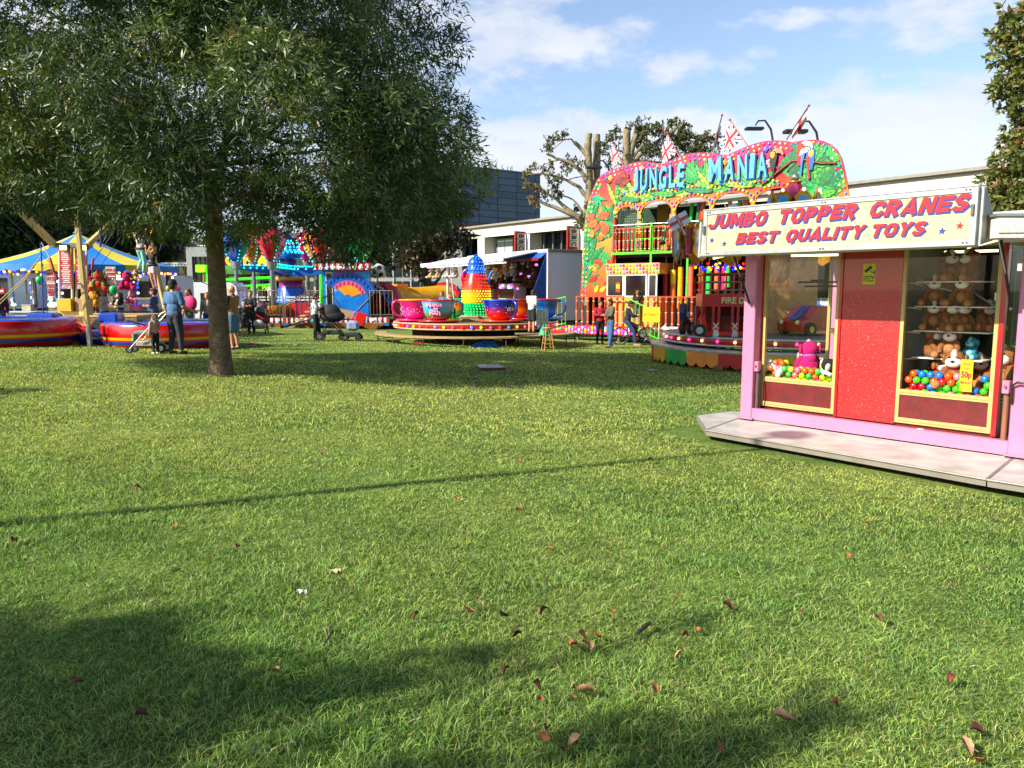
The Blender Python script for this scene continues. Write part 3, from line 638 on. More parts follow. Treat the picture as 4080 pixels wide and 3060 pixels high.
 for i in range(14): LV2.append((rs.uniform(1780,2050),rs.uniform(500,560),rs.uniform(40,60),.1))
 for i in range(42): LV2.append((rs.uniform(2000,2420) if i % 2 else rs.uniform(1760,2400),rs.uniform(520,840),rs.uniform(45,80),.1))
 for (x,y) in [(1880,380),(1930,360),(1850,400),(2000,400),(2050,420),(1960,430)]: LV2.append((x,y,35,.2))
 tree('pollarded tree with two thick mossy stems and leafy regrowth behind the funhouse sign',46.,T2,LV2,4,2490)
build_pollards()
# trees and a lamp post stand behind and beside the photographer and throw the long shadows across the lawn
def build_shadow_makers():
 rs = np.random.RandomState(31); root = thing('lime_tree','leafy tree standing behind the photographer whose shade falls on the near lawn','tree',(-11.5,-5.2,gz(-11.5,-5.2))); mb = MB(); bm_ = BARK(); base = Vector(root.location)
 limb(mb,(0,0,-.1),(0,0,5),.3,.15,bm_,n=8,wob=.02); k = 1 / math.tan(SUN_EL); puffs = []
 def put(px,py,h,r):
  g = gpt(px,py); c = Vector((g.x,g.y,g.z)) + SUN_TO * (h * k) + Vector((0,0,h)); puffs.append((*c,r)); limb(mb,(0,0,3 + .3 * h * .4),c - base,.05,.02,bm_,n=5,seed=len(puffs))
 for (px,py,h,r) in [(100,2560,5.0,.33),(330,2540,5.4,.26),(560,2500,5.1,.2),(60,2720,5.3,.36),(330,2760,4.8,.3),(650,2740,5.2,.24),(950,2740,5.6,.22),(1250,2730,5.3,.18),(1500,2700,5.0,.17),(1750,2650,5.2,.15),(1950,2600,5.2,.12),(100,2920,4.9,.36),(420,2950,5.1,.28),(760,2960,5.3,.2),
       (2350,3000,5.2,.14),(2650,2960,5.4,.15),(2900,2900,5.2,.15),(3150,2860,5.5,.13),(3350,2830,5.2,.10),(2600,3060,5.2,.16),(3000,3030,5.2,.13),(-200,2600,5.2,.5),(-300,2850,5.2,.6),(2050,3000,5.6,.10),(1700,3040,5.2,.08),(2800,2460,5.4,.05),(-60,1560,7,.5),(60,1555,7,.35)]: put(px,py,h,r)
 mb.build('trunk',root); C,Dd,I = puff_points(puffs,480,rs,.1); cc = np.tile(np.array([.05,.08,.025]),(len(C),1))
 o = leaf_cloud('crown',C - np.array(base),Dd,4,.10,.06,cc,spread=.06,seed=3,mat_=leafmat('lime leaf',.5,.2,.3),jit=.5,along=.08); o.parent = root
 C0 = Vector((2.41,7.72,0)); H = 7.6; b = C0 + SUN_TO * (H * k); b.z = gz(b.x,b.y); lp = MB(); m = mat('#3c4043',.5,.5)
 lp.cyl((0,0,0),(0,0,1.0),.09,m,n=12).cyl((0,0,1.0),(0,0,H + .2),.065,m,r1=.045,n=12); lamp = thing('park_lamp','tall lamp column beside the photographer casting the long thin shadow','lamp',b); lp.build('pole',lamp)
 hd = MB(); hd.lathe([(.02,.18),(.2,.12),(.22,.04),(.05,0),(.0,0)],m,c=(0,0,H + .1)); hd.build('lamp_head',lamp)
build_shadow_makers()
# ---------------------------------------------------------------- crane kiosk
def lerp(a,b,t): return a + (b - a) * t
def star(mb,x,z,r,y0,y1,m,a0=0.):
 mb.poly([(x + (r if i % 2 == 0 else r * .42) * math.sin(a0 + i * math.pi / 5),z + (r if i % 2 == 0 else r * .42) * math.cos(a0 + i * math.pi / 5)) for i in range(10)],y0,y1,m)
def glitter():
 if 'glit' in MATS: return MATS['glit']
 m = D.materials.new('red glitter laminate'); m.use_nodes = True; nt = m.node_tree; L = nt.links; b = nt.nodes['Principled BSDF']; b.inputs['Roughness'].default_value = .3; b.inputs['Coat Weight'].default_value = .5
 tc = nd(nt,'ShaderNodeTexCoord'); v = nd(nt,'ShaderNodeTexVoronoi',Scale=150.); L.new(tc.outputs['Object'],v.inputs['Vector'])
 r = nd(nt,'ShaderNodeValToRGB'); L.new(v.outputs['Color'],r.inputs['Fac']); e = r.color_ramp.elements; e.new(.5); e.new(.7)
 for q,(p,c) in zip(e,[(.0,(.22,.003,.004)),(.42,(.36,.005,.007)),(.90,(.40,.012,.012)),(.95,(.75,.35,.30))]): q.position = p; q.color = (*c,1)
 L.new(r.outputs[0],b.inputs['Base Color']); nm = nd(nt,'ShaderNodeBump',Strength=.5,Distance=.004); L.new(v.outputs['Distance'],nm.inputs['Height']); L.new(nm.outputs[0],b.inputs['Normal'])
 MATS['glit'] = m; return m
def checker():
 if 'chk' in MATS: return MATS['chk']
 m = D.materials.new('checker plate'); m.use_nodes = True; nt = m.node_tree; L = nt.links; b = nt.nodes['Principled BSDF']; b.inputs['Metallic'].default_value = .15; b.inputs['Roughness'].default_value = .38
 tc = nd(nt,'ShaderNodeTexCoord'); hs = []
 for a,ox in ((.6,0),(-.6,.5)):
  mp = nd(nt,'ShaderNodeMapping'); L.new(tc.outputs['Object'],mp.inputs[0]); mp.inputs['Rotation'].default_value = (0,0,a); mp.inputs['Location'].default_value = (ox * .05,0,0)
  br = nd(nt,'ShaderNodeTexBrick'); br.inputs['Scale'].default_value = 16; br.inputs['Mortar Size'].default_value = .17; br.inputs['Mortar Smooth'].default_value = .6; L.new(mp.outputs[0],br.inputs['Vector']); hs.append(br.outputs['Fac'])
 mm = nd(nt,'ShaderNodeMath',operation='MULTIPLY'); L.new(hs[0],mm.inputs[0]); L.new(hs[1],mm.inputs[1])
 n = nd(nt,'ShaderNodeTexNoise',Scale=4.,Detail=6.); L.new(tc.outputs['Object'],n.inputs['Vector']); r = nd(nt,'ShaderNodeValToRGB'); L.new(n.outputs['Fac'],r.inputs['Fac'])
 r.color_ramp.elements[0].position = .35; r.color_ramp.elements[0].color = (.34,.33,.29,1); r.color_ramp.elements[1].position = .62; r.color_ramp.elements[1].color = (.50,.49,.44,1); L.new(r.outputs[0],b.inputs['Base Color'])
 bp = nd(nt,'ShaderNodeBump',Strength=.25,Distance=.002,invert=True); L.new(mm.outputs[0],bp.inputs['Height']); L.new(bp.outputs[0],b.inputs['Normal']); MATS['chk'] = m; return m
def plush_dog(name,label,fur='#8a5630',face='#efe9dc',collar='#b3202a',s=1.,belly='#a87448',group=None,nose='#17110f',earc=None):
 t = thing(name,label,'soft toy',group=group); F = mat(fur,.95,var=.25,scale=30,bump=.5,bscale=120); Fc = mat(face,.95,var=.08,scale=30,bump=.4,bscale=120); B_ = mat(belly,.95,var=.2,scale=30); E = mat(earc or fur,.95,var=.3,scale=20)
 b = MB(); b.sph((0,0,.085 * s),.085 * s,F,14,9,(1,.95,1.05)); b.sph((0,.01 * s,.15 * s),.062 * s,F,12,8); b.sph((0,-.03 * s,.09 * s),.06 * s,B_,12,8)
 for q in (-1,1):
  b.tube([(q * .055 * s,-.02 * s,.16 * s),(q * .08 * s,-.07 * s,.10 * s),(q * .07 * s,-.10 * s,.05 * s)],[.03 * s,.028 * s,.026 * s],F,8)
  b.tube([(q * .06 * s,0,.05 * s),(q * .10 * s,-.08 * s,.035 * s),(q * .10 * s,-.13 * s,.035 * s)],[.045 * s,.04 * s,.036 * s],F,8)
 b.build('body',t)
 for q in (-1,1):
  f = MB(); f.sph((q * .10 * s,-.145 * s,.036 * s),.036 * s,B_,10,6); f.build('paw',t)
 h = MB(); h.sph((0,-.01 * s,.235 * s),.072 * s,F,14,9,(1.05,.95,.95)); hd = h.build('head',t)
 w = MB(); w.sph((0,-.058 * s,.213 * s),.050 * s,Fc,12,8,(1.25,.9,.85)); w.sph((0,-.046 * s,.265 * s),.040 * s,Fc,10,7,(.62,.85,1.35)); w.build('muzzle',hd)
 n = MB(); n.sph((0,-.105 * s,.226 * s),.013 * s,mat(nose,.3),8,5,(1.3,.8,.8)); n.build('nose',hd)
 for q in (-1,1):
  e = MB(); e.sph((q * .03 * s,-.068 * s,.252 * s),.009 * s,mat('#0a0a0a',.15),7,5); e.build('eye',hd)
  e = MB(); e.sph((q * .078 * s,.0,.235 * s),.04 * s,E,9,6,(.35,.8,1.15),T=None); e.build('ear',hd)
 c = MB(); c.tube([(math.cos(a) * .058 * s,math.sin(a) * .055 * s,.178 * s + .01 * s * math.sin(a)) for a in [i * math.pi / 6 for i in range(12)]],.009 * s,mat(collar,.6),6,closed=True); c.build('collar',t)
 return t
def build_kiosk():
 z0 = W(2947,1664,9.0).z; lo,hi = 5.,9.
 for _ in range(40):
  mm_ = (lo + hi) / 2
  if W(4011,1815,mm_).z > z0: hi = mm_
  else: lo = mm_
 # the ray drops with distance: search the depth where it meets the base height
 f = lambda d: W(4011,1815,d).z - z0; a,b = 5.,9.
 for _ in range(50):
  c = (a + b) / 2
  if f(c) > 0: a = c
  else: b = c
 P0 = W(2947,1664,9.); P1 = W(4011,1815,a); rz = math.atan2(P1.y - P0.y,P1.x - P0.x); Lk = math.hypot(P1.x - P0.x,P1.y - P0.y)
 K = thing('crane_kiosk','pink framed crane game kiosk with toy windows under a cream sign','kiosk',P0,rz)
 pink = mat('#c67c9c',.42,var=.08,scale=3,dirt=.22,coat=.2); cream = mat('#b9a368',.45,var=.06,scale=8,dirt=.12); redp = mat('#8c1016',.4,var=.1,coat=.2); alu = ALU()
 PK = .16
 def post(name,x,y,w=.15,h=2.12,m=pink):
  b = MB(); b.box((x + w / 2,y + w / 2,h / 2),(w,w,h),m,bev=.008); b.box((x + w / 2,y + w / 2,.008),(w + .05,w + .05,.016),m); return b.build(name,K)
 post('post',0,0); post('post',Lk,0); post('post',0,2.0); post('post',Lk,2.0)
 b = MB(); b.bb((.152,.01,0),(Lk - .002,.09,.13),pink); b.bb((.152,2.05,0),(Lk - .002,2.13,.13),pink); b.bb((.02,.152,0),(.10,1.998,.13),pink); b.bb((Lk + .03,.152,0),(Lk + .11,1.998,.13),pink); b.build('base_rail',K)
 fl = MB(); fl.bb((.10,.09,.03),(Lk + .03,2.05,.118),mat('#4b3a30',.8,dirt=.4)); fl.build('floor',K)
 # front features measured on the plane y = PK
 q = lambda cx,cy,k=PK: pj(K,2700 + .7533 * cx,700 + .7533 * cy,k)
 wl0 = q(445,1000)[0]; wl1 = q(845,900)[0]; gp0 = q(862,900)[0]; gp1 = q(1160,900)[0]; wr0 = q(1172,900)[0]; wr1 = q(1683,1000)[0]
 zs = q(640,1110)[1]; zb = .155; zt = q(650,415,PK)[1] + .06; zs = max(zs,.45)
 yb = 1.75
 bodyT = zs - .03
 cb = MB(); woodred = mat('#7d1519',.5,var=.12,scale=5,dirt=.1)
 cb.bb((wl0 - .03,PK + .02,.12),(wr1 + .03,yb,bodyT),woodred); cab = cb.build('cabinet',K)
 # windows
 def window(x0,x1,lab):
  fr = MB(); t = .035; y = PK
  fr.bb((x0,y - .012,zb),(x0 + t,y + .03,zt),cream); fr.bb((x1 - t,y - .012,zb),(x1,y + .03,zt),cream)
  fr.bb((x0 + t,y - .012,zt - t),(x1 - t,y + .03,zt),cream); fr.bb((x0 + t,y - .012,zs - .005),(x1 - t,y + .035,zs + .05),cream); fr.bb((x0 + t,y - .018,zs + .018),(x1 - t,y - .0125,zs + .028),mat('#a8976a',.5))
  fr.bb((x0 + t,y - .012,zb),(x1 - t,y + .03,zb + .055),cream); fr.bb((x0 + t,y - .018,zb + .022),(x1 - t,y - .0125,zb + .032),mat('#a8976a',.5)); w = fr.build('window',K); tag(w,lab)
  g = MB(); g.bb((x0 + t,y + .004,zs + .05),(x1 - t,y + .009,zt - t),glassmat()); g.build('glass',w)
  p = MB(); p.bb((x0 + t,y - .002,zb + .055),(x1 - t,y + .018,zs - .005),mat('#641014',.45,var=.28,scale=9,dirt=.12,coat=.15)); p.build('kick_panel',w)
 window(wl0,wl1,'crane game window with fluorescent coloured balls'); window(wr0,wr1,'crane game window with shelves of plush dogs')
 # red corner trims and glitter panel
 tr = MB(); bright = mat('#b5182a',.35,coat=.3)
 for (x0,x1) in ((wl0 - .028,wl0 - .003),(wl1 + .003,gp0 - .003),(wr1 + .003,wr1 + .045)):
  tr = MB(); tr.bb((x0,PK - .022,zb - .02),(x1,PK + .05,zt),bright); tr.build('corner_trim',K)
 gp = MB(); gp.bb((gp0,PK - .01,zb - .02),(wr0 - .004,PK + .02,zt + .02),glitter()); gpo = gp.build('glitter_panel',K)
 # back and sides: open glass with slim posts
 bk = MB()
 for x in (wl0,(wl0 + wl1) / 2 + .1,wl1,wr0,wr1): bk.bb((x - .02,yb - .04,bodyT),(x + .02,yb,zt),cream)
 bk.bb((wl0,yb - .04,zt - .035),(wr1,yb,zt + .0),mat('#8a7f60',.5)); bk.build('back_frame',K)
 ins = MB(); ins.bb((gp0 + .02,PK + .03,bodyT),(gp0 + .04,yb - .05,zt),mat('#bfb9a8',.6)); ins.bb((wr0 - .03,PK + .03,bodyT),(wr0 - .012,yb - .05,zt),mat('#6d665c',.6)); ins.build('partition',K)
 # right window: dark sheet standing in for the shade inside, behind the prize shelves
 dk = MB(); dk.bb((wr0 + .0,yb - .09,bodyT),(wr1 - .33,yb - .045,zt - .04),mat('#23211f',.7,var=.4,scale=5)); dk.build('dark_shade_sheet',K)
 for x in (wr1 + .046,wl0 - .034):
  gl = MB(); gl.bb((x,PK + .05,bodyT),(x + .005,yb - .05,zt),glassmat()); gl.build('side_glass',K)
 bed = MB(); bed.bb((wl0,PK + .04,bodyT + .001),(wl1,yb - .05,bodyT + .012),mat('#3a3434',.9)); bed.bb((wr0,PK + .04,bodyT + .001),(wr1,yb - .05,bodyT + .012),mat('#3a3434',.9)); bed.build('prize_bed',K)
 # roof and ceiling
 rf = MB(); rf.bb((-.02,-.02,2.125),(Lk + .17,2.17,2.20),alu); rf.bb((.0,.0,zt + .003),(Lk + .15,2.15,zt + .03),mat('#cfc8a6',.6)); rf.bb((.152,.02,zt + .035),(Lk - .002,.06,2.12),mat('#b9b18c',.5)); rf.build('roof',K)
 # sign: an upright board carried on a raised flap
 sk = -.80; s0 = pj(K,2802,1000,sk)[0]; s1 = pj(K,3890,900,sk)[0]; sb = pj(K,3300,1000,sk)[1]; stp = pj(K,3300,795,sk)[1]
 sb = (pj(K,2802,1018,sk)[1] + pj(K,3885,978,sk)[1]) / 2; stp = (pj(K,2802,839,sk)[1] + pj(K,3888,746,sk)[1]) / 2
 S = MB(); ft = .045; board = mat('#ccc290',.35,var=.05,scale=2,coat=.3,dirt=.07)
 S.bb((s0 + ft,sk,sb + ft),(s1 - ft,sk + .03,stp - ft),board)
 sgn = S.build('sign_board',K)
 F = MB()
 F.bb((s0,sk - .012,stp - ft),(s1,sk + .04,stp),alu); F.bb((s0,sk - .012,sb),(s1,sk + .04,sb + ft),alu); F.bb((s0,sk - .012,sb + ft),(s0 + ft,sk + .04,stp - ft),alu); F.bb((s1 - ft,sk - .012,sb + ft),(s1,sk + .04,stp - ft),alu)
 F.bb((s0,sk - .02,stp + .001),(s1,sk + .07,stp + .014),alu)
 for x in (s0 + .05,s0 + .08,(s0 + s1) / 2,(s0 + s1) / 2 + .03,s1 - .09,s1 - .06):
  for z in (sb + .022,stp - .022): F.cyl((x,sk - .018,z),(x,sk - .011,z),.007,BLACK(),n=8)
 F.box((s1 - .03,sk - .022,(sb + stp) / 2 + .05),(.022,.02,.09),mat('#6c6a66',.4,.8)); F.box((s0 + .02,sk - .022,(sb + stp) / 2 + .03),(.022,.02,.09),mat('#6c6a66',.4,.8)); F.build('frame',sgn)
 red = mat('#b50e2c',.3,var=.04,coat=.4); blu = mat('#2b3a86',.4,var=.05)
 OFF1,OFF2 = .017,.0195
 W_ = s1 - s0; c2 = lambda cx,cy: pj(K,2700 + .7533 * cx,700 + .7533 * cy,sk - .006)
 for (word,a,b_,hh) in (('JUMBO',(150,275),(468,255),.125),('TOPPER',(512,245),(948,222),.125),('CRANES',(990,208),(1542,180),.125),('BEST',(296,340),(526,335),.105),('QUALITY',(552,325),(988,302),.105),('TOYS',(1005,297),(1306,284),.105)):
  pa,pb = c2(*a),c2(*b_); xm = (pa[0] + pb[0]) / 2; zm = sb + .355 if hh > .12 else sb + .165; wd_ = (pb[0] - pa[0]) * .97
  wd_ = (pb[0] - pa[0]) * .94
  block(word,sgn,'lettering_shadow',(xm + .012,sk - .001,zm - .011),hh * 1.14,blu,wd_,grow=.035,ext=.001)
  block(word,sgn,'lettering',(xm,sk - .005,zm),hh * 1.10,red,wd_,ext=.001)
 for (cx,cy,m) in ((180,342,blu),(245,360,blu),(1398,293,blu),(1492,265,red)):
  st = MB(); x,z = c2(cx,cy); star(st,x,z,.036,sk - .004,sk - .001,m,.1); st.build('star',sgn)
 # flap carrying the sign, side cheeks and gas struts
 fp = MB(); zf = 2.07
 fp.add([(s0,sk + .04,sb - .012),(s1,sk + .04,sb - .012),(s1 + .1,.0,zf),(s0 - .02,.0,zf),(s0,sk + .04,sb + .01),(s1,sk + .04,sb + .01),(s1 + .1,0,zf + .025),(s0 - .02,0,zf + .025)],[(0,3,2,1),(4,5,6,7),(0,1,5,4),(1,2,6,5),(2,3,7,6),(3,0,4,7)],mat('#d8d4c2',.45,dirt=.15))
 for j in range(5):
  t = (j + .5) / 5; yy = lerp(sk + .06,-.02,t); zz = lerp(sb - .02,zf - .008,t); fp.bb((s0 + .02,yy - .012,zz - .014),(s1 - .02,yy + .012,zz),alu)
 fpo = fp.build('awning_flap',K)
 ck = MB(); grey = mat('#9b968c',.6,dirt=.3)
 for x in (s0 - .012,s1 + .012):
  ck = MB(); ck.poly([(sk + .045,sb + .0),(sk + .045,stp - .005),(sk + .10,stp - .02),(sk + .42,sb + .13),(sk + .42,sb + .06)],x - .009,x + .009,mat('#d9d3b8',.5,dirt=.2) if x < 1 else grey,plane='yz')
  ck.tube([(x,sk + .09,stp),(x,sk + .44,sb + .12)],.016,alu,6); ck.bb((x - .014,sk + .04,sb),(x + .014,sk + .062,stp),alu); ck.build('cheek_panel',fpo)
 ck = MB(); ck.add([(s0 - .02,sk + .4,sb + .12),(s0 - .02,sk + .05,sb + .0),(s0 - .30,sk + .35,sb + .03),(s0 - .30,sk + .37,sb + .36),(s0 - .02,sk + .4,sb + .40)],[(0,1,2),(0,2,3,4)],mat('#d9d3b8',.5,dirt=.2)); ck.tube([(s0 - .30,sk + .35,sb + .0),(s0 - .30,sk + .37,sb + .40)],.022,alu,6); ck.tube([(s0 - .02,sk + .05,sb),(s0 - .30,sk + .35,sb)],.018,alu,6); ck.build('side_flap',fpo)
 for (xa,xb,ya,yb2) in ((s0 + .05,s0 + .33,sk + .12,-.12),(s1 - .12,s1 + .1,sk + .2,-.18)):
  tb = MB(); z_a = lerp(sb,zf,(ya - sk) / .8) - .055; z_b = lerp(sb,zf,(yb2 - sk) / .8) - .055
  tb.cyl((xa,ya,z_a),(xb,yb2,z_b),.013,mat('#fff0b8',.4,var=.02,emit=1.6),n=8); tb.cyl((xa,ya,z_a + .03),(xb,yb2,z_b + .03),.018,mat('#8b877c',.5),n=6); tb.build('fluorescent_tube',fpo)
 for x in (.10,Lk - .05):
  g = MB(); g.cyl((x,-.04,1.35),(x,-.42,1.93),.012,BLACK(),n=8); g.cyl((x,-.2,1.6),(x,-.55,2.0),.007,CHROME(),n=6); g.sph((x,-.03,1.34),.018,CHROME(),8,5); g.build('gas_strut',K)
 # plate with the camera notice
 cc = MB(); cx0 = pj(K,2700 + .7533 * 1013,700 + .7533 * 520,PK - .012); yel = mat('#c9c22e',.45,var=.05); x,z = cx0
 cc.bb((x - .065,PK - .013,z - .105),(x + .065,PK - .0105,z + .105),yel); n_ = cc.build('notice_sign',K)
 ic = MB(); bk_ = BLACK(); y_ = PK - .0145
 ic.poly([(x - .05,z + .035),(x - .035,z + .012),(x + .030,z + .062),(x + .015,z + .088)],y_,y_ + .001,bk_); ic.poly([(x + .0,z + .035),(x + .008,z + .028),(x + .028,z + .012),(x + .055,z + .012),(x + .055,z + .02),(x + .03,z + .02)],y_,y_ + .001,bk_); ic.bb((x + .052,y_,z - .004),(x + .059,y_ + .001,z + .036),bk_); ic.build('camera_symbol',n_)
 txt('CCTV',n_,'lettering',(x,PK - .0150,z - .038),.034,bk_,width=.112,ext=.0005,off=.0012); txt('in operation',n_,'lettering',(x,PK - .0150,z - .073),.016,bk_,width=.11,ext=.0005,off=.0006)
 # interior machinery
 g = MB(); dkm = mat('#2a2725',.5,.5); zg = pj(K,3200,1128,.9)[1]; brass = mat('#8a8069',.35,.7)
 g.bb((wl0 + .02,.86,zg),(wl1 - .02,.885,zg + .022),dkm); g.bb((wl0 + .02,1.02,zg - .05),(wl1 - .02,1.045,zg - .028),dkm); g.box(((wl0 + wl1) / 2 - .2,.94,zg + .02),(.11,.2,.04),BLACK()); g.box(((wl0 + wl1) / 2 + .16,.94,zg + .03),(.12,.22,.05),mat('#4b4741',.5,.4))
 g.cyl(((wl0 + wl1) / 2 + .05,1.0,bodyT + .2),((wl0 + wl1) / 2 + .05,1.0,zg + .3),.011,brass,n=8); g.build('crane_gantry',K)
 g = MB(); xc = wr1 - .24; zc = pj(K,3935,1210,.8)[1]; g.cyl((xc,.8,zc + .1),(xc,.8,zt),.006,dkm,n=6); g.cyl((xc,.8,zc + .03),(xc,.8,zc + .11),.03,CHROME(),n=10)
 for a in (0,2.1,4.2): g.tube([(xc,.8,zc + .04),(xc + .06 * math.cos(a),.8 + .06 * math.sin(a),zc),(xc + .03 * math.cos(a),.8 + .03 * math.sin(a),zc - .07)],.006,CHROME(),6)
 g.build('claw',K)
 g = MB(); a = pj(K,3620,1085,.5); b2 = pj(K,3800,1160,.6); c3 = pj(K,3960,1240,.6); g.tube([(a[0],.5,a[1]),(lerp(a[0],b2[0],.5),.5,lerp(a[1],b2[1],.7)),(b2[0],.55,b2[1]),(lerp(b2[0],c3[0],.5),.58,b2[1] - .01),(c3[0],.6,c3[1] + .05)],.011,mat('#8d948f',.5),6); g.build('cable',K)
 # ceiling light inside the left window
 g = MB(); zl_ = zt - .06; g.cyl((wl0 + .15,.45,zl_),(wl1 - .1,.7,zl_),.013,mat('#fff2c4',.4,emit=1.6,var=.02),n=8); g.build('ceiling_light',K)
 g = MB(); g.cyl((wr0 + .1,.9,zl_),(wr1 - .2,.95,zl_),.013,mat('#fff2c4',.4,emit=1.6,var=.02),n=8); g.build('ceiling_light',K)
 # shelves
 sh = []; ps = mat('#d8d5ca',.5)
 for cy,dx in ((560,.8),(688,.9),(815,.95),(955,.9)):
  z = pj(K,2700 + .7533 * 1330,700 + .7533 * cy,.62)[1]; s_ = MB(); x1 = lerp(wr0,wr1,dx * .86); s_.bb((wr0 + .02,.42,z - .012),(x1,.86,z),ps); o = s_.build('shelf',K); sh.append(z)
  br = MB(); br.poly([(.26,z - .013),(.62,z - .013),(.62,z - .05)],wr0 + .005,wr0 + .018,WHITE(),plane='yz'); br.build('bracket',o)
 for cy in (700,832,965):
  z = pj(K,2700 + .7533 * 800,700 + .7533 * cy,.62)[1]; s_ = MB(); s_.bb((wl1 - .18,.42,z - .012),(wl1 - .01,.95,z),ps); o = s_.build('shelf',K); br = MB(); br.poly([(.26,z - .013),(.62,z - .013),(.62,z - .05)],wl1 - .02,wl1 - .008,WHITE(),plane='yz'); br.build('bracket',o)
 Mk = wm(K); toW = lambda p: Mk @ Vector(p)
 # plush prizes, each a thing of its own
 n_sh = ['top','second','third','lowest']; d0 = plush_dog('plush_dog','x',group='brown plush dogs in the right crane window'); first = [True]
 def place(src,x,y,z,a,lab,s=1.,group=None):
  o = dup(src,toW((x,y,z)),rz + a,lab,group); o.scale = (s,s,s); return o
 pos = [(0,.30,.1),(0,.55,-.1),(1,.17,.5),(1,.50,.3),(2,.17,.8),(2,.36,.4),(2,.46,.2),(3,.17,.7),(3,.40,.3)]; names = {0: ['left','right'],1: ['left','right'],2: ['left','middle','right'],3: ['left','right']}; cnt = {}
 for (k,fx,a) in pos:
  i = cnt.get(k,0); cnt[k] = i + 1
  place(d0,lerp(wr0,wr1,fx),.58 - .05 * (i % 2),sh[k] + .001,a + .8 * math.sin(7 * fx + k * 2.3),'brown plush dog, %s one on the %s shelf of the right window' % (names[k][i],n_sh[k]),1.02)
 place(d0,lerp(wr0,wr1,.50),.42,bodyT + .10,.15,'large brown plush dog sitting amid the balls beside the yellow price card',1.25)
 place(d0,lerp(wr0,wr1,.63),.72,bodyT + .08,.5,'brown plush dog half buried behind the yellow price card',1.2)
 place(d0,lerp(wr0,wr1,.96),.62,bodyT + .09,-.5,'largest brown plush dog at the right end of the right window',1.5)
 for (fx,yy,zz,an,s_,nm_) in ((.30,.55,.08,.9,1.0,'half buried in balls left of the big sitting dog'),(.14,.75,.09,2.2,1.05,'facing away at the left back of the right ball heap'),(.82,.85,.09,-1.,1.1,'behind the ball heap at the right back')): place(d0,lerp(wr0,wr1,fx),yy,bodyT + zz,an,'brown plush dog ' + nm_,s_)
 for ob in [d0]:
  ob.location = toW((lerp(wr0,wr1,.66),.70,sh[2] + .001)); ob.rotation_euler = (0,0,rz + 1.2); ob['label'] = 'dark brown plush dog turned away at the far end of the third shelf'
 pd = plush_dog('plush_poodle','tall magenta plush poodle with pink legs and lilac collar standing on the balls',fur='#c2186c',face='#eb9cb4',collar='#8f6bc4',s=1.35,belly='#f0a9ba',earc='#a8105a',group=None); pd.location = toW((lerp(wl0,wl1,.50),.42,bodyT + .09)); pd.rotation_euler = (0,0,rz - 2.4)
 pk2 = plush_dog('plush_toy','pale pink plush toy lying behind the magenta poodle',fur='#d9a0aa',face='#e9c0c4',collar='#caa',s=1.0,belly='#dfb0b8'); pk2.location = toW((lerp(wl0,wl1,.32),.60,bodyT + .08)); pk2.rotation_euler = (.2,0,rz + .7)
 br2 = plush_dog('plush_toy','chocolate brown plush bear lying on its side at the left of the ball heap',fur='#5a301c',face='#7a4a30',collar='#3a2010',s=1.0,belly='#6b3c24'); br2.location = toW((lerp(wl0,wl1,.16),.50,bodyT + .12)); br2.rotation_euler = (1.2,.5,rz + 1.2)
 gr = plush_dog('plush_bunny','pale mint green plush bunny sprawled on the brown bear',fur='#b9cdb9',face='#cfdccb',collar='#9ab',s=.95,belly='#c8d8c6',nose='#7a8a7a'); gr.location = toW((lerp(wl0,wl1,.22),.36,bodyT + .14)); gr.rotation_euler = (1.1,-.6,rz - 1.0)
 pn = plush_dog('plush_panda','black and white plush dog with a big black nose lying face down on the balls',fur='#111111',face='#eeeae4',collar='#222',s=1.25,belly='#e8e4dc',earc='#eeeae4'); pn.location = toW((lerp(wl0,wl1,.76),.48,bodyT + .08)); pn.rotation_euler = (.9,.3,rz + .2)
 gf = plush_dog('plush_giraffe','tan plush toy with brown spots lying behind the black and white dog',fur='#c99a6a',face='#e6cda4',collar='#a06a3c',s=1.2,belly='#efdcc0'); gf.location = toW((lerp(wl0,wl1,.74),.85,bodyT + .12)); gf.rotation_euler = (1.2,.2,rz - 1.4)
 cr = plush_dog('plush_toy','cream plush toy on the shelf at the right side of the left window',fur='#ddc3a8',face='#efe0cc',collar='#b98',s=.9,belly='#e8d4bc'); cr.location = toW((wl1 - .09,.56,pj(K,2700 + .7533 * 800,700 + .7533 * 832,.62)[1] + .001)); cr.rotation_euler = (0,0,rz - .8)
 bl = plush_dog('plush_toy','small turquoise blue plush toy on the lowest shelf beside the brown dogs',fur='#2c7f9a',face='#7fc4cf',collar='#246',s=.7,belly='#8fd0d8'); bl.location = toW((lerp(wr0,wr1,.60),.60,sh[3] + .001)); bl.rotation_euler = (0,0,rz - .3)
 tb = MB(); tb.bb((-.035,-.012,0),(.035,.012,.07),mat('#d8c21e',.5)); tb.bb((-.025,-.0135,.035),(.025,-.0125,.06),mat('#c8202a',.5)); o = tb.build('toy_box',None); o.location = toW((lerp(wr0,wr1,.50),.50,sh[3] + .001)); o.rotation_euler = (0,0,rz); tag(o,'small yellow and red boxed toy on the lowest shelf','toy box')
 # balls
 fl_c = [('lime green','#b6d91e'),('orange','#f0642a'),('lime green','#b6d91e'),('orange','#f0642a'),('pink','#e6738a'),('green','#3fb04a')]
 br_c = [('green','#48c22e'),('blue','#1c78d8'),('orange','#f05c2a'),('red','#cf2a3c'),('pink','#f08c98'),('green','#48c22e')]
 proto = {}
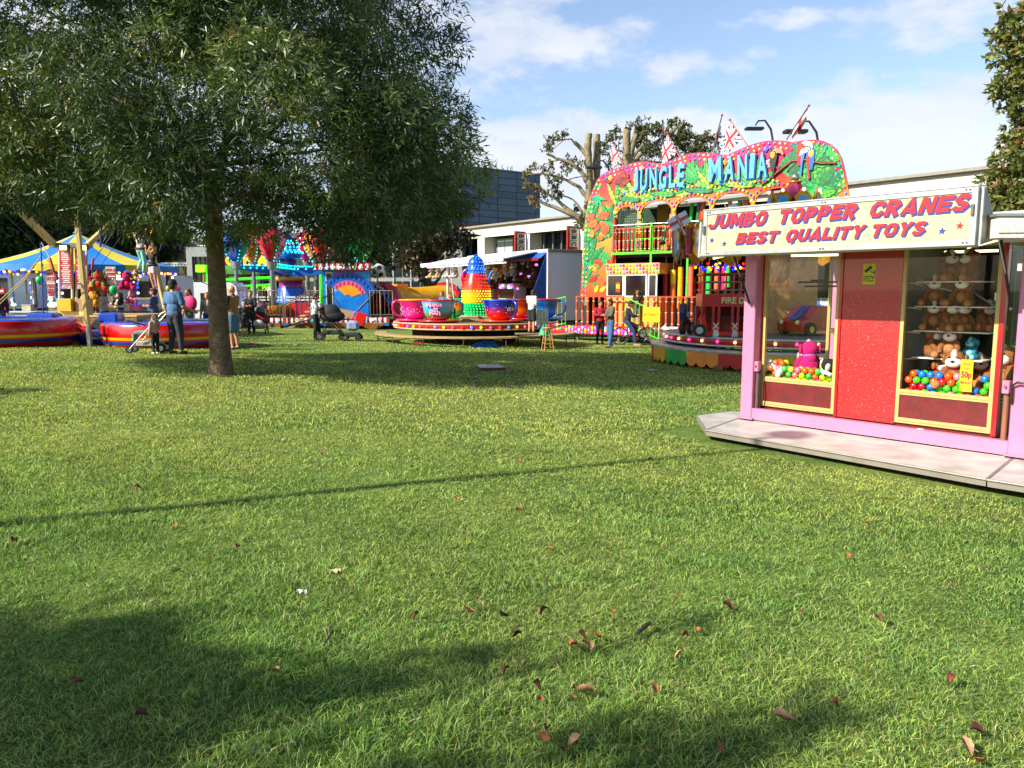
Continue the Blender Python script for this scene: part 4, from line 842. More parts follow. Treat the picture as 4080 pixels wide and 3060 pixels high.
 def ball(x,y,z,r,nm,c,win):
  k = (c,round(r,3))
  if k not in proto:
   b = MB(); b.sph((0,0,0),r,mat(c,.28,var=.05,scale=4,coat=.35),14,9); o = b.build('play_ball'); proto[k] = o
  else: o = proto[k].copy(); COL.objects.link(o)
  o.location = toW((x,y,z)); tag(o,'%s plastic play ball in the heap in the %s crane window' % (nm,win),'ball','play balls in the %s crane window' % win)
 r_ = random.Random(14)
 def heap(x0,x1,cols,win,heights,keep,rr=.038):
  n = int((x1 - x0) / (2 * rr)); sx = (x1 - x0) / n
  for row in range(2):
   for lv in range(4):
    m_ = n - (lv % 2)
    for i in range(m_):
     fx = (i + .5 + .5 * (lv % 2)) / n; h = heights(fx) - row * .0
     if lv >= h: continue
     if lv >= 1 and row == 1 and r_.random() < .25: continue
     x = x0 + fx * (x1 - x0) + r_.uniform(-.004,.004); y = PK + .05 + rr + row * rr * 1.85 + r_.uniform(0,.004) + (lv % 2) * rr * .5; z = bodyT + .013 + rr + lv * rr * 1.62
     nm,c = r_.choice(cols); ball(x,y,z,rr,nm,c,win)
 heap(wl0 + .036,wl1 - .036,fl_c,'left',lambda f: 2.2 + (.9 if f < .25 or f > .72 else 0) + (.6 if f > .85 else 0),None)
 heap(wr0 + .036,wr1 - .036,br_c,'right',lambda f: 3.3 + (1. if f < .3 else 0) - (1.6 if f > .66 and f < .9 else 0),None)
 # price card behind the glass
 pc = MB(); x,z = pj(K,2700 + .7533 * 1528,700 + .7533 * 1055,PK + .03); pc.bb((x - .055,PK + .022,z - .16),(x + .055,PK + .025,z + .15),mat('#d6b51e',.5,var=.06)); o = pc.build('price_card',K); rd = mat('#8e1a2a',.5)
 txt('50p',o,'lettering',(x,PK + .020,z - .005),.06,rd,width=.09,ext=.0005,off=.003); txt('I POUND',o,'lettering',(x,PK + .020,z + .105),.022,rd,width=.075,ext=.0005); txt('2 PLAY',o,'lettering',(x,PK + .020,z + .065),.022,rd,width=.055,ext=.0005); txt('PER PLAY',o,'lettering',(x,PK + .020,z - .075),.026,rd,width=.095,ext=.0005,off=.001)
 # jack posts and latches
 for x in (.17,Lk - .06):
  j = MB(); j.box((x,.06,.62),(.06,.07,.12),pink,bev=.006); j.cyl((x,.08,.13),(x,.08,.60),.026,mat('#8a5a44' if x > 1 else '#5b3f38',.6,dirt=.4),n=10); j.cyl((x,.02,.63),(x,.0,.63),.012,mat('#b0567a',.4),n=8); j.tube([(x + .03,.08,.58),(x + .05,.06,.3),(x + .045,.07,.14)],.008,BLACK(),6); j.build('jack_leg',K)
 h = MB(); zz = .60; h.tube([(Lk + .01,-.012,zz - .12),(Lk + .01,-.03,zz - .08),(Lk + .01,-.03,zz + .05),(Lk + .05,-.045,zz + .08),(Lk + .14,-.045,zz + .08),(Lk + .15,-.02,zz + .04)],.011,mat('#4a4441',.4,.8),8); h.build('latch_handle',K)
 # deck of chequer plate, two sections
 G_ = lambda cx,cy: W_deck(K,2700 + .7533 * cx,700 + .7533 * cy,-.02)
 def deck(name,lab,pts,th=.045):
  b = MB(); b.poly(pts,-.02,-.035 - th,checker(),side=mat('#8c857a',.5,.3,dirt=.3),plane='xy'); n = len(pts)
  for a_,b_ in zip(pts,pts[1:] + pts[:1]): b.tube([(a_[0],a_[1],-.024),(b_[0],b_[1],-.024)],.011,mat('#98928a',.5,.5,dirt=.2),6)
  for (x,y) in pts[:3]: pass
  o = b.build(name,K); tag(o,lab)
 p1 = [G_(100,1268),G_(150,1345),G_(1632,1605),G_(1768,1492)]
 deck('deck_plate',None,[p1[1],p1[2],p1[3],(Lk * .5,.02),(.0,.02),G_(330,1282)])
 deck('deck_plate',None,[p1[0],(p1[1][0] - .006,p1[1][1] + .004),(G_(330,1282)[0] - .008,G_(330,1282)[1]),(-.02,.03),(-.02,.7),(-.42,.42)])
 deck('deck_plate',None,[(p1[2][0] + .012,p1[2][1] - .004),(Lk + 1.4,p1[2][1] + .06),(Lk + 1.5,.9),(Lk + .16,.02),(p1[3][0] + .015,p1[3][1])])
 litter = MB(); litter.bb((1.98,.03,.132),(2.04,.06,.137),WHITE()); o = litter.build('paper_scrap',K,None); o.parent = None; o.matrix_world = Mk; tag(o,'tiny white paper scrap on the pink base rail','litter')
 # neighbouring unit at the right edge: gutter box, post coloured the purple of pink paint in shade, deck
 zN = P0.z; pN = W(4200,1155,6.45); N = thing('game_kiosk','neighbouring kiosk with a white ribbed canopy edge and a post coloured as shaded pink','kiosk',(pN.x,pN.y,zN),R(-8)); b = MB(); shaded_pink = mat('#7f4aa0',.45,var=.08,dirt=.15)
 b.box((.11,.1,1.02),(.22,.2,2.0),shaded_pink,bev=.01); b.build('post',N)
 b = MB(); c0_ = pj(N,4000,905,-.1); b.bb((-.52,-.1,c0_[1] - .085),(2.4,.6,c0_[1] + .085),mat('#dcdad2',.5,bump=.3,bscale=60)); b.bb((-.54,-.115,c0_[1] + .088),(2.4,.62,c0_[1] + .11),alu); b.bb((-.51,-.112,c0_[1] - .045),(2.4,-.1015,c0_[1] + .02),stripemat('#e2dfd6','#b9b3ad','X',60.)); b.build('canopy',N)
 b = MB(); b.bb((.23,.08,.1),(1.8,.11,1.9),mat('#2a2526',.3,coat=.3)); b.bb((.24,.05,.1),(1.6,.078,.62),mat('#a11a26',.4)); b.cyl((.3,.05,1.93),(1.2,.05,1.93),.02,mat('#ffcf8a',.4,emit=1.2),n=8); b.build('front_panel',N)
def W_deck(K,px,py,z):
 inv = wm(K).inverted(); a = inv @ Vector((0,0,CAMZ)); b = inv @ W(px,py,10); t = (z - a.z) / (b.z - a.z); p = a + (b - a) * t; return (p.x,p.y)
build_kiosk()
# ---------------------------------------------------------------- painted leaf helpers (flat art on a board)
LG = ['#1f9e3a','#34b044','#12803a','#58b82c','#0c6e44']
CLIP = [None]
def inpoly(p,P):
 r = False; n = len(P)
 for i in range(n):
  a,b = P[i],P[i - 1]
  if (a[1] > p[1]) != (b[1] > p[1]) and p[0] < (b[0] - a[0]) * (p[1] - a[1]) / (b[1] - a[1]) + a[0]: r = not r
 return r
def leafshape(mb,x,z,L_,ang,w,y,c,vein='#0c5a30',ribs=5,lobed=True):
 if CLIP[0]:
  k = 0
  while k < 9 and not all(inpoly((x + math.cos(ang + e) * L_ * f,z + math.sin(ang + e) * L_ * f),CLIP[0]) for f in (.25,.5,.75,1.08) for e in (-.12,.12)): L_ *= .82; w *= .88; k += 1
  if k >= 9: return
 ca,sa = math.cos(ang),math.sin(ang); P = lambda t,s_: (x + ca * t * L_ - sa * s_,z + sa * t * L_ + ca * s_)
 up = []; dn = []; n = 9
 for i in range(n + 1):
  t = i / n; h = w * math.sin(math.pi * min(1,t * .94 + .03)) ** .8 * (1 - .25 * t)
  if lobed and i % 2 == 0 and 0 < i < n: h *= .66
  up.append(P(t,h)); dn.append(P(t,-h))
 mb.poly([P(-.04 + 1.1 * i / n,(abs(w) * .10 + 1.12 * w * math.sin(math.pi * min(1,i / n * .94 + .03)) ** .8 * (1 - .25 * i / n) * (.72 if lobed and i % 2 == 0 and 0 < i < n else 1)) * s_) for s_ in (1,-1) for i in (range(n + 1) if s_ > 0 else range(n,-1,-1))],y + .001,y + .006,mat(vein,.5)); mb.poly(up + dn[::-1],y - .003,y,mat(c,.4,coat=.2,var=.25))
 v = mat(vein,.5); mb.poly([P(0,w * .07),P(.95,w * .02),P(.95,-w * .02),P(0,-w * .07)],y - .006,y - .004,v)
 for i in range(1,ribs):
  t = i / ribs
  for q in (-1,1): mb.poly([P(t - .02,0),P(t + .02,0),P(t + .12,q * w * .55),P(t + .10,q * w * .55)],y - .006,y - .004,v)
def fan(mb,x,z,L_,a0,a1,n,w,y,cols=LG,seed=0):
 r = random.Random(seed)
 for i in range(n):
  a = a0 + (a1 - a0) * (i / max(1,n - 1)); leafshape(mb,x,z,L_ * r.uniform(.8,1.05),a,w,y - .008 * i,r.choice(cols))
def baluster(mb,x,y,z0,z1,r,c,n=7):
 """turned bamboo style baluster with knuckles"""
 m = mat(c,.45,coat=.3,var=.2,scale=3); k = mat('#f2e2c8',.5); H = z1 - z0; pr = [(r * .7,0),(r,.02 * H),(r * .65,.10 * H),(r * .95,.46 * H),(r * .6,.50 * H),(r * .95,.54 * H),(r * .65,.88 * H),(r,.97 * H),(r * .8,H)]
 mb.lathe(pr,m,(x,y,z0),n=n)
 for t in (.12,.50,.86): mb.lathe([(r * .9,t * H - .012),(r * 1.0,t * H),(r * .9,t * H + .012)],k,(x,y,z0),n=n)
def build_jungle():
 X0 = (2315 - CX) / FPX * 34; u = Vector((.809,-.588)); P0 = Vector((X0,34.0,gz(X0,34.0) + .0)); rz = math.atan2(u.y,u.x); LEN = 12.1
 J = thing('funhouse','two storey jungle themed fun house covered in painted leaves and coloured bulbs','fun house',P0,rz)
 q = lambda cx,cy,k=0.: pj(J,2250 + .60274 * cx,400 + .60274 * cy,k)
 zf = q(80,1480)[1]; zr = q(80,1298)[1]                      # stage floor, lower rail
 zu = q(350,1005)[1]; zru = q(350,850)[1]
 # --- front board with arches
 top = [(105,1290),(110,1180),(116,1060),(120,950),(130,840),(142,740),(160,650),(185,590),(210,530),(240,495),(270,475),(300,462),(330,452),(370,438),(400,430),(440,415),(490,405),(540,404),(600,412),(640,421),(670,412),(710,392),(770,367),(830,350),(890,344),(950,346),(1010,354),(1055,363),(1080,358),(1130,335),(1190,308),(1260,283),(1330,267),(1400,264),(1460,267),(1505,277),(1530,272),(1590,261),(1660,260),(1710,268),(1760,290),(1800,325),(1830,380),(1846,440),(1862,520),(1880,620),(1895,750),(1905,900)]
 T_ = [q(*p) for p in top]; xr = T_[-1][0]; xl = T_[0][0]
 piers = [(q(480,800)[0],q(505,800)[0]),(q(705,800)[0],q(733,800)[0]),(q(955,750)[0],q(985,750)[0]),(q(1230,680)[0],q(1260,680)[0]),(q(1560,650)[0],q(1600,650)[0])]
 lx = q(345,900)[0]; arch = []; edges = [lx] + [e for p in piers for e in p]
 ops = [(lx,piers[0][0])] + [(piers[i][1],piers[i + 1][0]) for i in range(4)]
 ztops = [q(415,700)[1],q(605,665)[1],q(845,642)[1],q(1110,610)[1],q(1420,578)[1]]; zspr = [z - .42 for z in ztops]; zspr[0] += .12
 loop = list(T_) + [(xr,zu - .1),(piers[4][1],zu - .1)]
 for i in range(4,-1,-1):
  a,b = ops[i]; cx,rx = (a + b) / 2,(b - a) / 2; hz = ztops[i] - zspr[i]
  if i == 4: loop += [(piers[4][0],zu - .1)]
  loop += [(cx + rx * math.cos(t),zspr[i] + hz * math.sin(t)) for t in [math.pi * k / 12 for k in range(13)]]
  loop += [(a,zu - .1)]
  if i > 0: loop += [(piers[i - 1][0],zu - .1)]
 xlo = q(335,1100)[0]; loop += [(lx - .03,zu - .1),(xlo,zu - .15),(xlo,zr),(xl,zr)]
 cl = []
 for p in loop:
  if not cl or (abs(p[0] - cl[-1][0]) + abs(p[1] - cl[-1][1])) > .01: cl.append(p)
 zt = max(p[1] for p in T_)
 bm = rampmat([(.0,'#e04c14'),(.30,'#ec7a16'),(.48,'#f29a20'),(.62,'#ee8c18'),(.70,'#e4501c'),(.80,'#c81c34'),(.92,'#b00a5c')],'Z',zr,zt,noise=.16,nscale=1.1,rough=.35,coat=.3)
 CLIP[0] = cl; b = MB(); b.poly(cl,0,.10,bm,side=mat('#5b2a1a',.6)); board = b.build('front_board',J)
 # --- relief foliage painted on the board
 art = MB(); r = random.Random(5)
 def F_(cx,cy,L_,a0,a1,n,w,cols=LG,y=-.012): x,z = q(cx,cy); fan(art,x,z,L_,a0,a1,n,w,y,cols,seed=int(cx + cy))
 G2 = ['#0f8a3e','#16a44c','#0a7a40']; G3 = ['#7ac02c','#46a42c','#1c8a48','#a8c83a']
 CP,CLIP[0] = CLIP[0],None
 for pts,c in (([(128,870),(150,700),(175,640),(230,620),(235,700),(200,760),(215,860),(180,930),(225,1010),(190,1080),(160,1180),(128,1240),(122,1050)],'#1d9a4c'),([(1540,330),(1640,290),(1760,300),(1820,370),(1835,440),(1700,470),(1600,520),(1520,470)],'#27a63e'),([(1560,520),(1700,480),(1840,470),(1855,560),(1760,620),(1600,650),(1540,600)],'#2fb04a'),([(250,690),(310,720),(335,800),(300,900),(255,860),(235,760)],'#1f9e4a'),([(820,560),(870,470),(930,560)],'#1f9e4a')): art.poly([q(*p) for p in pts],-.004,.0,mat(c,.4,var=.3,scale=3,coat=.2))
 CLIP[0] = CP; F_(150,930,.95,.1,2.9,6,.13,G2); F_(150,1060,1.0,.1,2.6,6,.13,G2); F_(160,800,.8,-.6,2.4,5,.12,G2); F_(285,790,.75,-.9,2.6,6,.11); F_(300,900,.6,.6,2.6,4,.1); F_(250,1000,.85,3.9,5.6,4,.14,G2); F_(135,1180,.7,-.4,2.2,5,.1,G2)
 F_(205,640,.55,3.4,6.0,6,.08,['#0f9a62','#18b070']); F_(205,590,.4,.6,2.6,4,.08); F_(190,540,.35,.2,1.8,4,.06)
 for px_,py_ in ((492,660),(720,625),(970,600),(1245,565)): F_(px_,py_,1.1,.12,3.02,8,.13,G3)
 F_(340,690,.95,.5,2.0,4,.11,G3); F_(1500,480,1.6,-.5,1.4,6,.22); F_(1620,420,1.35,-.9,1.2,6,.22); F_(1650,640,1.2,.2,2.9,6,.20); F_(1560,560,1.1,3.9,6.0,5,.18,G2); F_(1740,370,1.0,-1.3,1.3,6,.20,['#2fd24a','#3edc57','#1fae40']); F_(1690,560,1.0,-.8,.9,4,.16); F_(1790,600,.8,1.4,3.4,5,.16); F_(1420,440,.8,-.7,.8,5,.09,G2); F_(1490,300,.7,-.4,1.0,5,.07,G2)
 F_(875,540,.75,.3,2.85,9,.12,['#2fc04a','#1c9a3c','#58d060']); F_(850,470,.55,1.2,2.6,4,.09); F_(930,480,.6,.5,1.5,4,.09)
 # branches, flowers, butterflies
 br = mat('#6e2a16',.5,coat=.2); xz = lambda pts: [Vector((*[c for c in (q(*p)[0],)],-.05,q(*p)[1])) for p in pts]
 for pts,w in (([(1300,560),(1400,480),(1500,400),(1590,390),(1700,415),(1800,410)],.07),([(1470,470),(1530,410),(1620,380)],.04),([(1430,465),(1400,440),(1360,450)],.035),([(1590,640),(1560,560),(1500,500)],.05)): art.tube(xz(pts),w,br,6,flat=.4)
 for (cx,cy,c) in ((1365,430,'#ef8fb4'),(935,530,'#d8206c'),(1255,340,'#e0303c'),(1330,325,'#3f62d8'),(1210,400,'#e84a5a'),(1060,410,'#f6a040'),(510,450,'#e8c090'),(745,490,'#3f62d8'),(305,515,'#f6c030'),(1350,410,'#f6b2cc'),(1380,440,'#e870a0')):
  x,z = q(cx,cy)
  for k in range(5):
   a = k * 1.2566; art.sph((x + .07 * math.cos(a),-.03,z + .07 * math.sin(a)),.05,mat(c,.4),7,4,(1,.4,1))
  art.sph((x,-.05,z),.03,mat('#f6e060',.4),6,4)
 art.build('painted_foliage',board)
 # toucan and macaws cut-outs
 def bird(name,cx,cy,body,bib,beak,wing,s=1.,flip=1):
  x,z = q(cx,cy); b = MB(); Y = -.10
  E = lambda pts: [(x + flip * s * a,z + s * c) for a,c in pts]
  b.poly(E([(-.16,.30),(-.05,.40),(.08,.36),(.14,.22),(.13,0),(.05,-.25),(-.02,-.42),(-.10,-.40),(-.15,-.1)]),Y,Y + .06,mat(body,.4,coat=.3)); b.poly(E([(-.13,.24),(-.04,.30),(.05,.24),(.04,.08),(-.04,.02),(-.12,.1)]),Y - .012,Y - .002,mat(bib,.4)); b.poly(E([(.02,.36),(.12,.40),(.30,.34),(.38,.18),(.36,.10),(.26,.20),(.10,.22)]),Y - .02,Y + .04,mat(beak,.4,coat=.3)); b.poly(E([(.02,.10),(.13,.02),(.06,-.34),(-.01,-.30)]),Y - .016,Y - .004,mat(wing,.4)); b.poly(E([(.02,-.25),(.06,-.25),(.03,-.75),(-.04,-.70)]),Y - .01,Y + .03,mat(wing,.4)); b.sph((x + flip * s * .02,Y - .01,z + s * .32),.03,WHITE(),7,5); b.build(name,board)
 bird('toucan_cutout',1385,390,'#151515','#f0a020','#f4836a','#101010',.95); bird('macaw_cutout',1570,350,'#c8242a','#e8402a','#e8e0d0','#2a7fd0',1.05,1); bird('macaw_cutout',1625,385,'#2a66c8','#e8b030','#efe8d8','#c8242a',1.0,-1)
 # bamboo stake at the left column
 bb_ = MB(); x,z = q(322,960)
 for i in range(5): bb_.cyl((x + .02 * i,-.06,z - .9 + i * .42),(x - .01 + .02 * i,-.06,z - .9 + i * .42 + .38),.07,mat('#c83a1c',.4,coat=.3),r1=.062,n=8)
 bb_.build('bamboo_stake',board)
 # generic sunset swirls on the left column (plain shapes)
 sw = MB()
 for i in range(16):
  x,z = q(r.uniform(150,325),r.uniform(1040,1280)); L_ = r.uniform(.2,.5); c = r.choice(['#d8261c','#f6c02a','#ef5a1c','#f0902a','#b81c2a']); leafshape(sw,x,z,L_,r.uniform(0,6.2),L_ * .28,-.014 - .004 * (i % 4),c,vein='#8a1a10',ribs=3,lobed=False)
 for i in range(9):
  x,z = q(r.uniform(180,300),r.uniform(760,960)); L_ = r.uniform(.25,.5); leafshape(sw,x,z,L_,r.uniform(0,6.2),L_ * .35,-.05 - .004 * (i % 4),r.choice(['#f0702a','#ef5a1c','#f69030']),vein='#a82a10',ribs=2,lobed=False)
 for i in range(7):
  x,z = q(r.uniform(300,430),r.uniform(500,600)); L_ = r.uniform(.3,.55); leafshape(sw,x,z,L_,r.uniform(0,3.1),L_ * .22,-.05 - .004 * (i % 4),r.choice(['#7a1c14','#a02a18']),vein='#4a0c08',ribs=2,lobed=False)
 CLIP[0] = None; sw.build('painted_swirls',board)
 # lettering
 lb = mat('#62b2ee',.35,coat=.3,var=.1); db = mat('#1c3f8c',.4)
 for word,a,b_,hh in (('JUNGLE',(450,535),(805,495),.98),('MANIA',(945,465),(1355,425),1.0)):
  pa,pb = q(*a),q(*b_); wd_ = pb[0] - pa[0]; L_ = len(word); cw = wd_ / (L_ - .2 * word.count('I') * 2)
  wid = {'I': .5,'M': 1.35,'J': .8,'L': .85,'E': .9}; tot = sum(wid.get(c,1) for c in word); x = pa[0]
  for i,c in enumerate(word):
   w_ = wd_ * wid.get(c,1) / tot; xm = x + w_ / 2; zm = lerp(pa[1],pb[1],(xm - pa[0]) / wd_); rot = (math.pi / 2,R(-2 + (i % 2) * 4),0)
   txt(c,board,'letter_shadow',(xm + .03,-.075,zm - .03),hh,db,width=w_ * .80,cap=hh * .94,rot=rot,ext=.02,off=.045)
   txt(c,board,'letter',(xm,-.11,zm),hh,lb,width=w_ * .72,cap=hh * .90,rot=rot,ext=.02,off=.035)
   if c in 'IJL': pass
   x += w_
 # bulbs
 def inset(pts,d):
  out = []
  for i,p in enumerate(pts):
   a = Vector(pts[max(0,i - 1)]); c = Vector(pts[min(len(pts) - 1,i + 1)]); t = (c - a).normalized(); n = Vector((t.y,-t.x)); out.append((p[0] + n.x * d,p[1] + n.y * d))
  return out
 B3 = lambda pts,y=-.01: [Vector((p[0],y,p[1])) for p in pts]
 for k,d in enumerate((.10,.26)): bulbs_each(J,resample(B3(inset(T_,d)),.2),.047,BULBC[k:] + BULBC[:k],e=.3)
 for i in range(5):
  a,b_ = ops[i]; cx,rx = (a + b_) / 2,(b_ - a) / 2; hz = ztops[i] - zspr[i]
  for d in (.13,): bulbs('bulb_string',J,resample([Vector((cx + (rx + d) * math.cos(t),-.02,zspr[i] + (hz + d) * math.sin(t))) for t in [math.pi * k / 16 for k in range(17)]],.17),.05,BULBC,e=.35)
 for a,b_ in piers[:4]:
  for x in (a + .06,b_ - .06): bulbs('bulb_string',J,resample([Vector((x,-.02,zspr[2] - .3)),Vector((x,-.02,zu))],.19),.05,BULBC[2:] + BULBC[:2],e=.35)
 arcs = [q(355,640),q(430,600),q(490,620),q(600,585),q(700,600),q(730,590),q(840,570),q(960,580),q(980,565),q(1100,545),q(1220,555),q(1250,540),q(1350,525),q(1440,540)]
 bulbs('bulb_string',J,resample(B3(arcs,-.06),.17),.05,BULBC,e=.35)
 bulbs('bulb_string',J,resample(B3([q(345,1000),q(342,900),q(335,760),q(350,700)],-.02),.18),.05,BULBC,e=.35)
 # --- structure behind the board
 dk = mat('#12301c',.8,var=.4,scale=1.5); dk2 = mat('#20161a',.8,var=.3)
 st = MB(); LB = xr - .15; st.bb((xl + .3,2.6,zf),(LB - 1.,2.7,zt - 1.9),dk); st.bb((xlo + .03,.12,zu - .22),(LB - 1.,2.6,zu - .12),dk2); st.bb((xlo + .03,.12,ztops[2] + .35),(LB - 1.2,2.6,ztops[2] + .42),dk2); st.bb((LB - .1,.12,zf),(LB,2.6,zt - 2.6),dk); st.bb((xl + .25,.12,zf),(xl + .33,2.6,zt - 2.4),dk); st.build('inner_walls',J)
 pm = MB(); pm.bb((xlo + .1,2.45,zf),(LEN - .15,2.58,zf + 1.2),rampmat([(0,'#2a7ac0'),(.3,'#d8ecf4'),(.5,'#2aa25a'),(.75,'#e8f0f0'),(1,'#2868b0')],'X',-2,14,noise=3.2,nscale=2.6)); pm.build('mural',J)
 # mesh screen in the first arch
 ms = MB(); wire = mat('#6a7a68',.5);
 x = lx
 while x < piers[0][0]: ms.bb((x,.35,zu),(x + .016,.366,ztops[0]),wire); x += .10
 z = zu
 while z < ztops[0]: ms.bb((lx,.34,z),(piers[0][0],.349,z + .016),wire); z += .10
 ms.build('mesh_screen',J); yw = MB(); yw.bb((ops[1][0],1.5,zu - .1),(ops[1][0] + .5,1.56,ztops[1]),mat('#c08a1e',.6)); yw.bb((ops[0][1] - .22,.6,zu),(ops[0][1] - .05,.66,zspr[0]),mat('#5ad032',.5)); yw.build('padded_wall',J)
 # upper rollers
 for (cx,c) in ((820,'#2fc83c'),(865,'#1f6a34'),(895,'#ef6a2a'),(885,'#c8282a'),(1090,'#f2b02a'),(1155,'#2fb83c'),(1185,'#f0783a'),(1205,'#c88a2a'),(690,'#f0885a')):
  x,_ = q(cx,760,.7); m = MB(); m.cyl((x,.7,zu),(x + (.14 if cx < 900 else 0),.7,zspr[1] + .3),.085,mat(c,.4,coat=.2),n=10); m.build('padded_roller',J)
 # upper railing
 def rail(name,x0,x1,z0,z1,y,c='#b8441e',step=.19,sil=True,par=None,w=.055):
  o = MB(); n = int((x1 - x0) / step)
  for i in range(n + 1): baluster(o,x0 + (x1 - x0) * i / n,y,z0,z1,w,c if i % 2 else '#c8542a')
  o.bb((x0 - .04,y - .03,z1),(x1 + .04,y + .03,z1 + .05),mat('#a83c1c',.5)); o.bb((x0 - .04,y - .03,z0 - .05),(x1 + .04,y + .03,z0),mat('#a83c1c',.5)); return o.build(name,par or J)
 xa,xb = q(362,900)[0],q(700,900)[0]; rail('bamboo_railing',xa,xb + 2.2,zu - .02,zru - .05,-.35)
 sr = MB(); gn = mat('#58c834',.4,coat=.3)
 sr.tube([(xa - .05,-.45,zru + .10),(xb + 2.4,-.45,zru + .10)],.03,CHROME(),8); sr.tube([(xa - .05,-.45,zru + .1),(xa - .05,-.45,zu - .05)],.025,CHROME(),8)
 sr.build('handrail',J)
 sl = MB(); sl.bb((xa - .1,-.5,zu - .12),(xb + 2.6,.11,zu - .03),gn); sl.build('balcony_floor',J)
 gp = MB(); xg = q(575,1000,-.4)[0]; gp.box((xg,-.45,(zf + zru) / 2),(.075,.075,zru - zf + .3),gn); gp.build('green_post',J)
 gp = MB(); xg2 = q(818,1000,-.4)[0]; gp.box((xg2,-.45,(zf + zru) / 2),(.075,.075,zru - zf + .3),gn); gp.build('green_post',J)
 for (x0,x1) in ((q(505,900)[0],xg),(xg + .1,q(700,900)[0])):
  g = MB(); g.tube([(x0,-.52,zu),(x0,-.52,zru),(x1,-.52,zru),(x1,-.52,zu),(x0,-.52,zu)],.022,gn,6); g.tube([(x0,-.52,(zu + zru) / 2),(x1,-.52,(zu + zru) / 2)],.016,gn,6); g.build('green_gate',J)
 # lower floor
 fl = MB(); fl.bb((xl - .15,-.9,zf - .14),(LEN,2.6,zf - .02),mat('#7a2418',.5)); fl.build('stage_floor',J)
 fa = MB(); fa.bb((xl - .2,-.95,zf - .36),(LEN,-.9,zf),rampmat([(.2,'#b82218'),(.6,'#ef6a2a'),(1,'#d83a1c')],'X',-1,11,noise=1.0,nscale=2.)); fa.build('stage_fascia',J)
 for k,z in enumerate((zf - .07,zf - .17,zf - .28)): bulbs('bulb_string',J,resample([Vector((xl - .12,-.96,z)),Vector((q(850,1500)[0] + .2,-.96,z))],.16),.055,['#ff4fb0','#ffd23a','#4f7dff','#ff7a3a','#ff50ff','#6fd0ff'][k:] + ['#ff4fb0'],e=1.6)
 lg = MB();
 for x in (xl + .3,xl + 2.3,xl + 5,xl + 8,xl + 11):
  lg = MB(); lg.box((x,-.7,(zf - .36) / 2),(.09,.09,zf - .36),mat('#6b6258',.6,.4)); lg.box((x,-.7,.02),(.28,.28,.04),mat('#4a3c30',.8)); lg.build('support_leg',J)
 uc = MB(); uc.bb((xl + .5,1.0,.05),(LEN,1.1,zf - .15),mat('#1a1716',.9)); uc.build('undercarriage',J)
 yR = -.86; xb0 = q(80,1400,yR)[0]; xb1 = q(385,1400,yR)[0]; xc0 = q(550,1400,yR)[0]; xc1 = q(900,1400,yR)[0] + 1.5
 rail('bamboo_railing',xb0,xb1,zf + .02,zr,yR,step=.26,w=.06); rail('bamboo_railing',xc0,xc1,zf + .02,zr,yR,step=.26,w=.06); rail('bamboo_railing',xc0 + .3,xc1 + 1,zf + 1.0,zf + 2.0,1.6,step=.3,w=.06)
 # entrance ramp with green side rail
 xe = q(620,1500,-2.)[0]; rp = MB(); xs0,xs1 = q(390,1300,-.9)[0],q(625,1450,-2.6)[0]
 z_b = .12; A = Vector((xs0 + .1,-.95,zf)); B_ = Vector((xs1,-2.6,z_b))
 rp.add([(A.x + .2,A.y,zf - .02),(A.x + 1.9,A.y,zf - .02),(B_.x + 1.6,B_.y,.10),(B_.x + .1,B_.y,.10),(A.x + .2,A.y,zf - .12),(A.x + 1.9,A.y,zf - .12),(B_.x + 1.6,B_.y,.0),(B_.x + .1,B_.y,.0)],[(0,1,2,3),(4,7,6,5),(0,4,5,1),(1,5,6,2),(2,6,7,3),(3,7,4,0)],mat('#6f6a62',.5,.4,dirt=.2)); rp.build('entrance_ramp',J)
 g = MB(); n = 9; g.tube([(A.x,A.y,zr),(B_.x,B_.y,z_b + 1.15),(B_.x,B_.y,.02)],.03,gn,8); g.tube([(A.x,A.y,zf + .1),(B_.x,B_.y,z_b + .2)],.022,gn,6)
 for i in range(n):
  t = i / n; p = A.lerp(B_,t); g.tube([(p.x,p.y,lerp(zf,z_b,t) + .1),(p.x,p.y,lerp(zr,z_b + 1.15,t))],.016,gn,6)
 g.build('ramp_railing',J)
 es = MB(); x,z = q(583,1415,-2.5); es.bb((x - .33,-2.68,z - .28),(x + .36,-2.665,z + .28),mat('#e8dc1e',.4,var=.04,emit=.15)); eo = es.build('entrance_sign',J); txt('ENTRANCE',eo,'lettering',(x + .01,-2.69,z),.12,mat('#d8501c',.5),width=.6,ext=.003,off=.003)
 ar = MB(); x,z = q(690,1505,-1.); ar.poly([(x - .35,z),(x - .15,z + .14),(x - .15,z + .05),(x + .35,z + .05),(x + .35,z - .05),(x - .15,z - .05),(x - .15,z - .14)],-.99,-.96,mat('#e8e0d8',.4,emit=.3)); ar.build('arrow',J)
 # left ramp with green fence
 lf = MB(); A = Vector((xl - .2,-.9,zf)); B_ = Vector((xl - 2.6,-.9,zf - .55))
 lf.tube([(A.x,-.9,zr),(B_.x,-.9,zr - .5),(B_.x,-.9,zf - .6)],.03,gn,8); lf.tube([(A.x,-.9,zf + .08),(B_.x,-.9,zf - .45)],.022,gn,6); lf.tube([(A.x,-.9,zf + .5),(B_.x,-.9,zf + .0)],.022,gn,6)
 for i in range(13):
  t = i / 12; lf.tube([(lerp(A.x,B_.x,t),-.9,lerp(zf,zf - .55,t)),(lerp(A.x,B_.x,t),-.9,lerp(zr,zr - .5,t))],.016,gn,6)
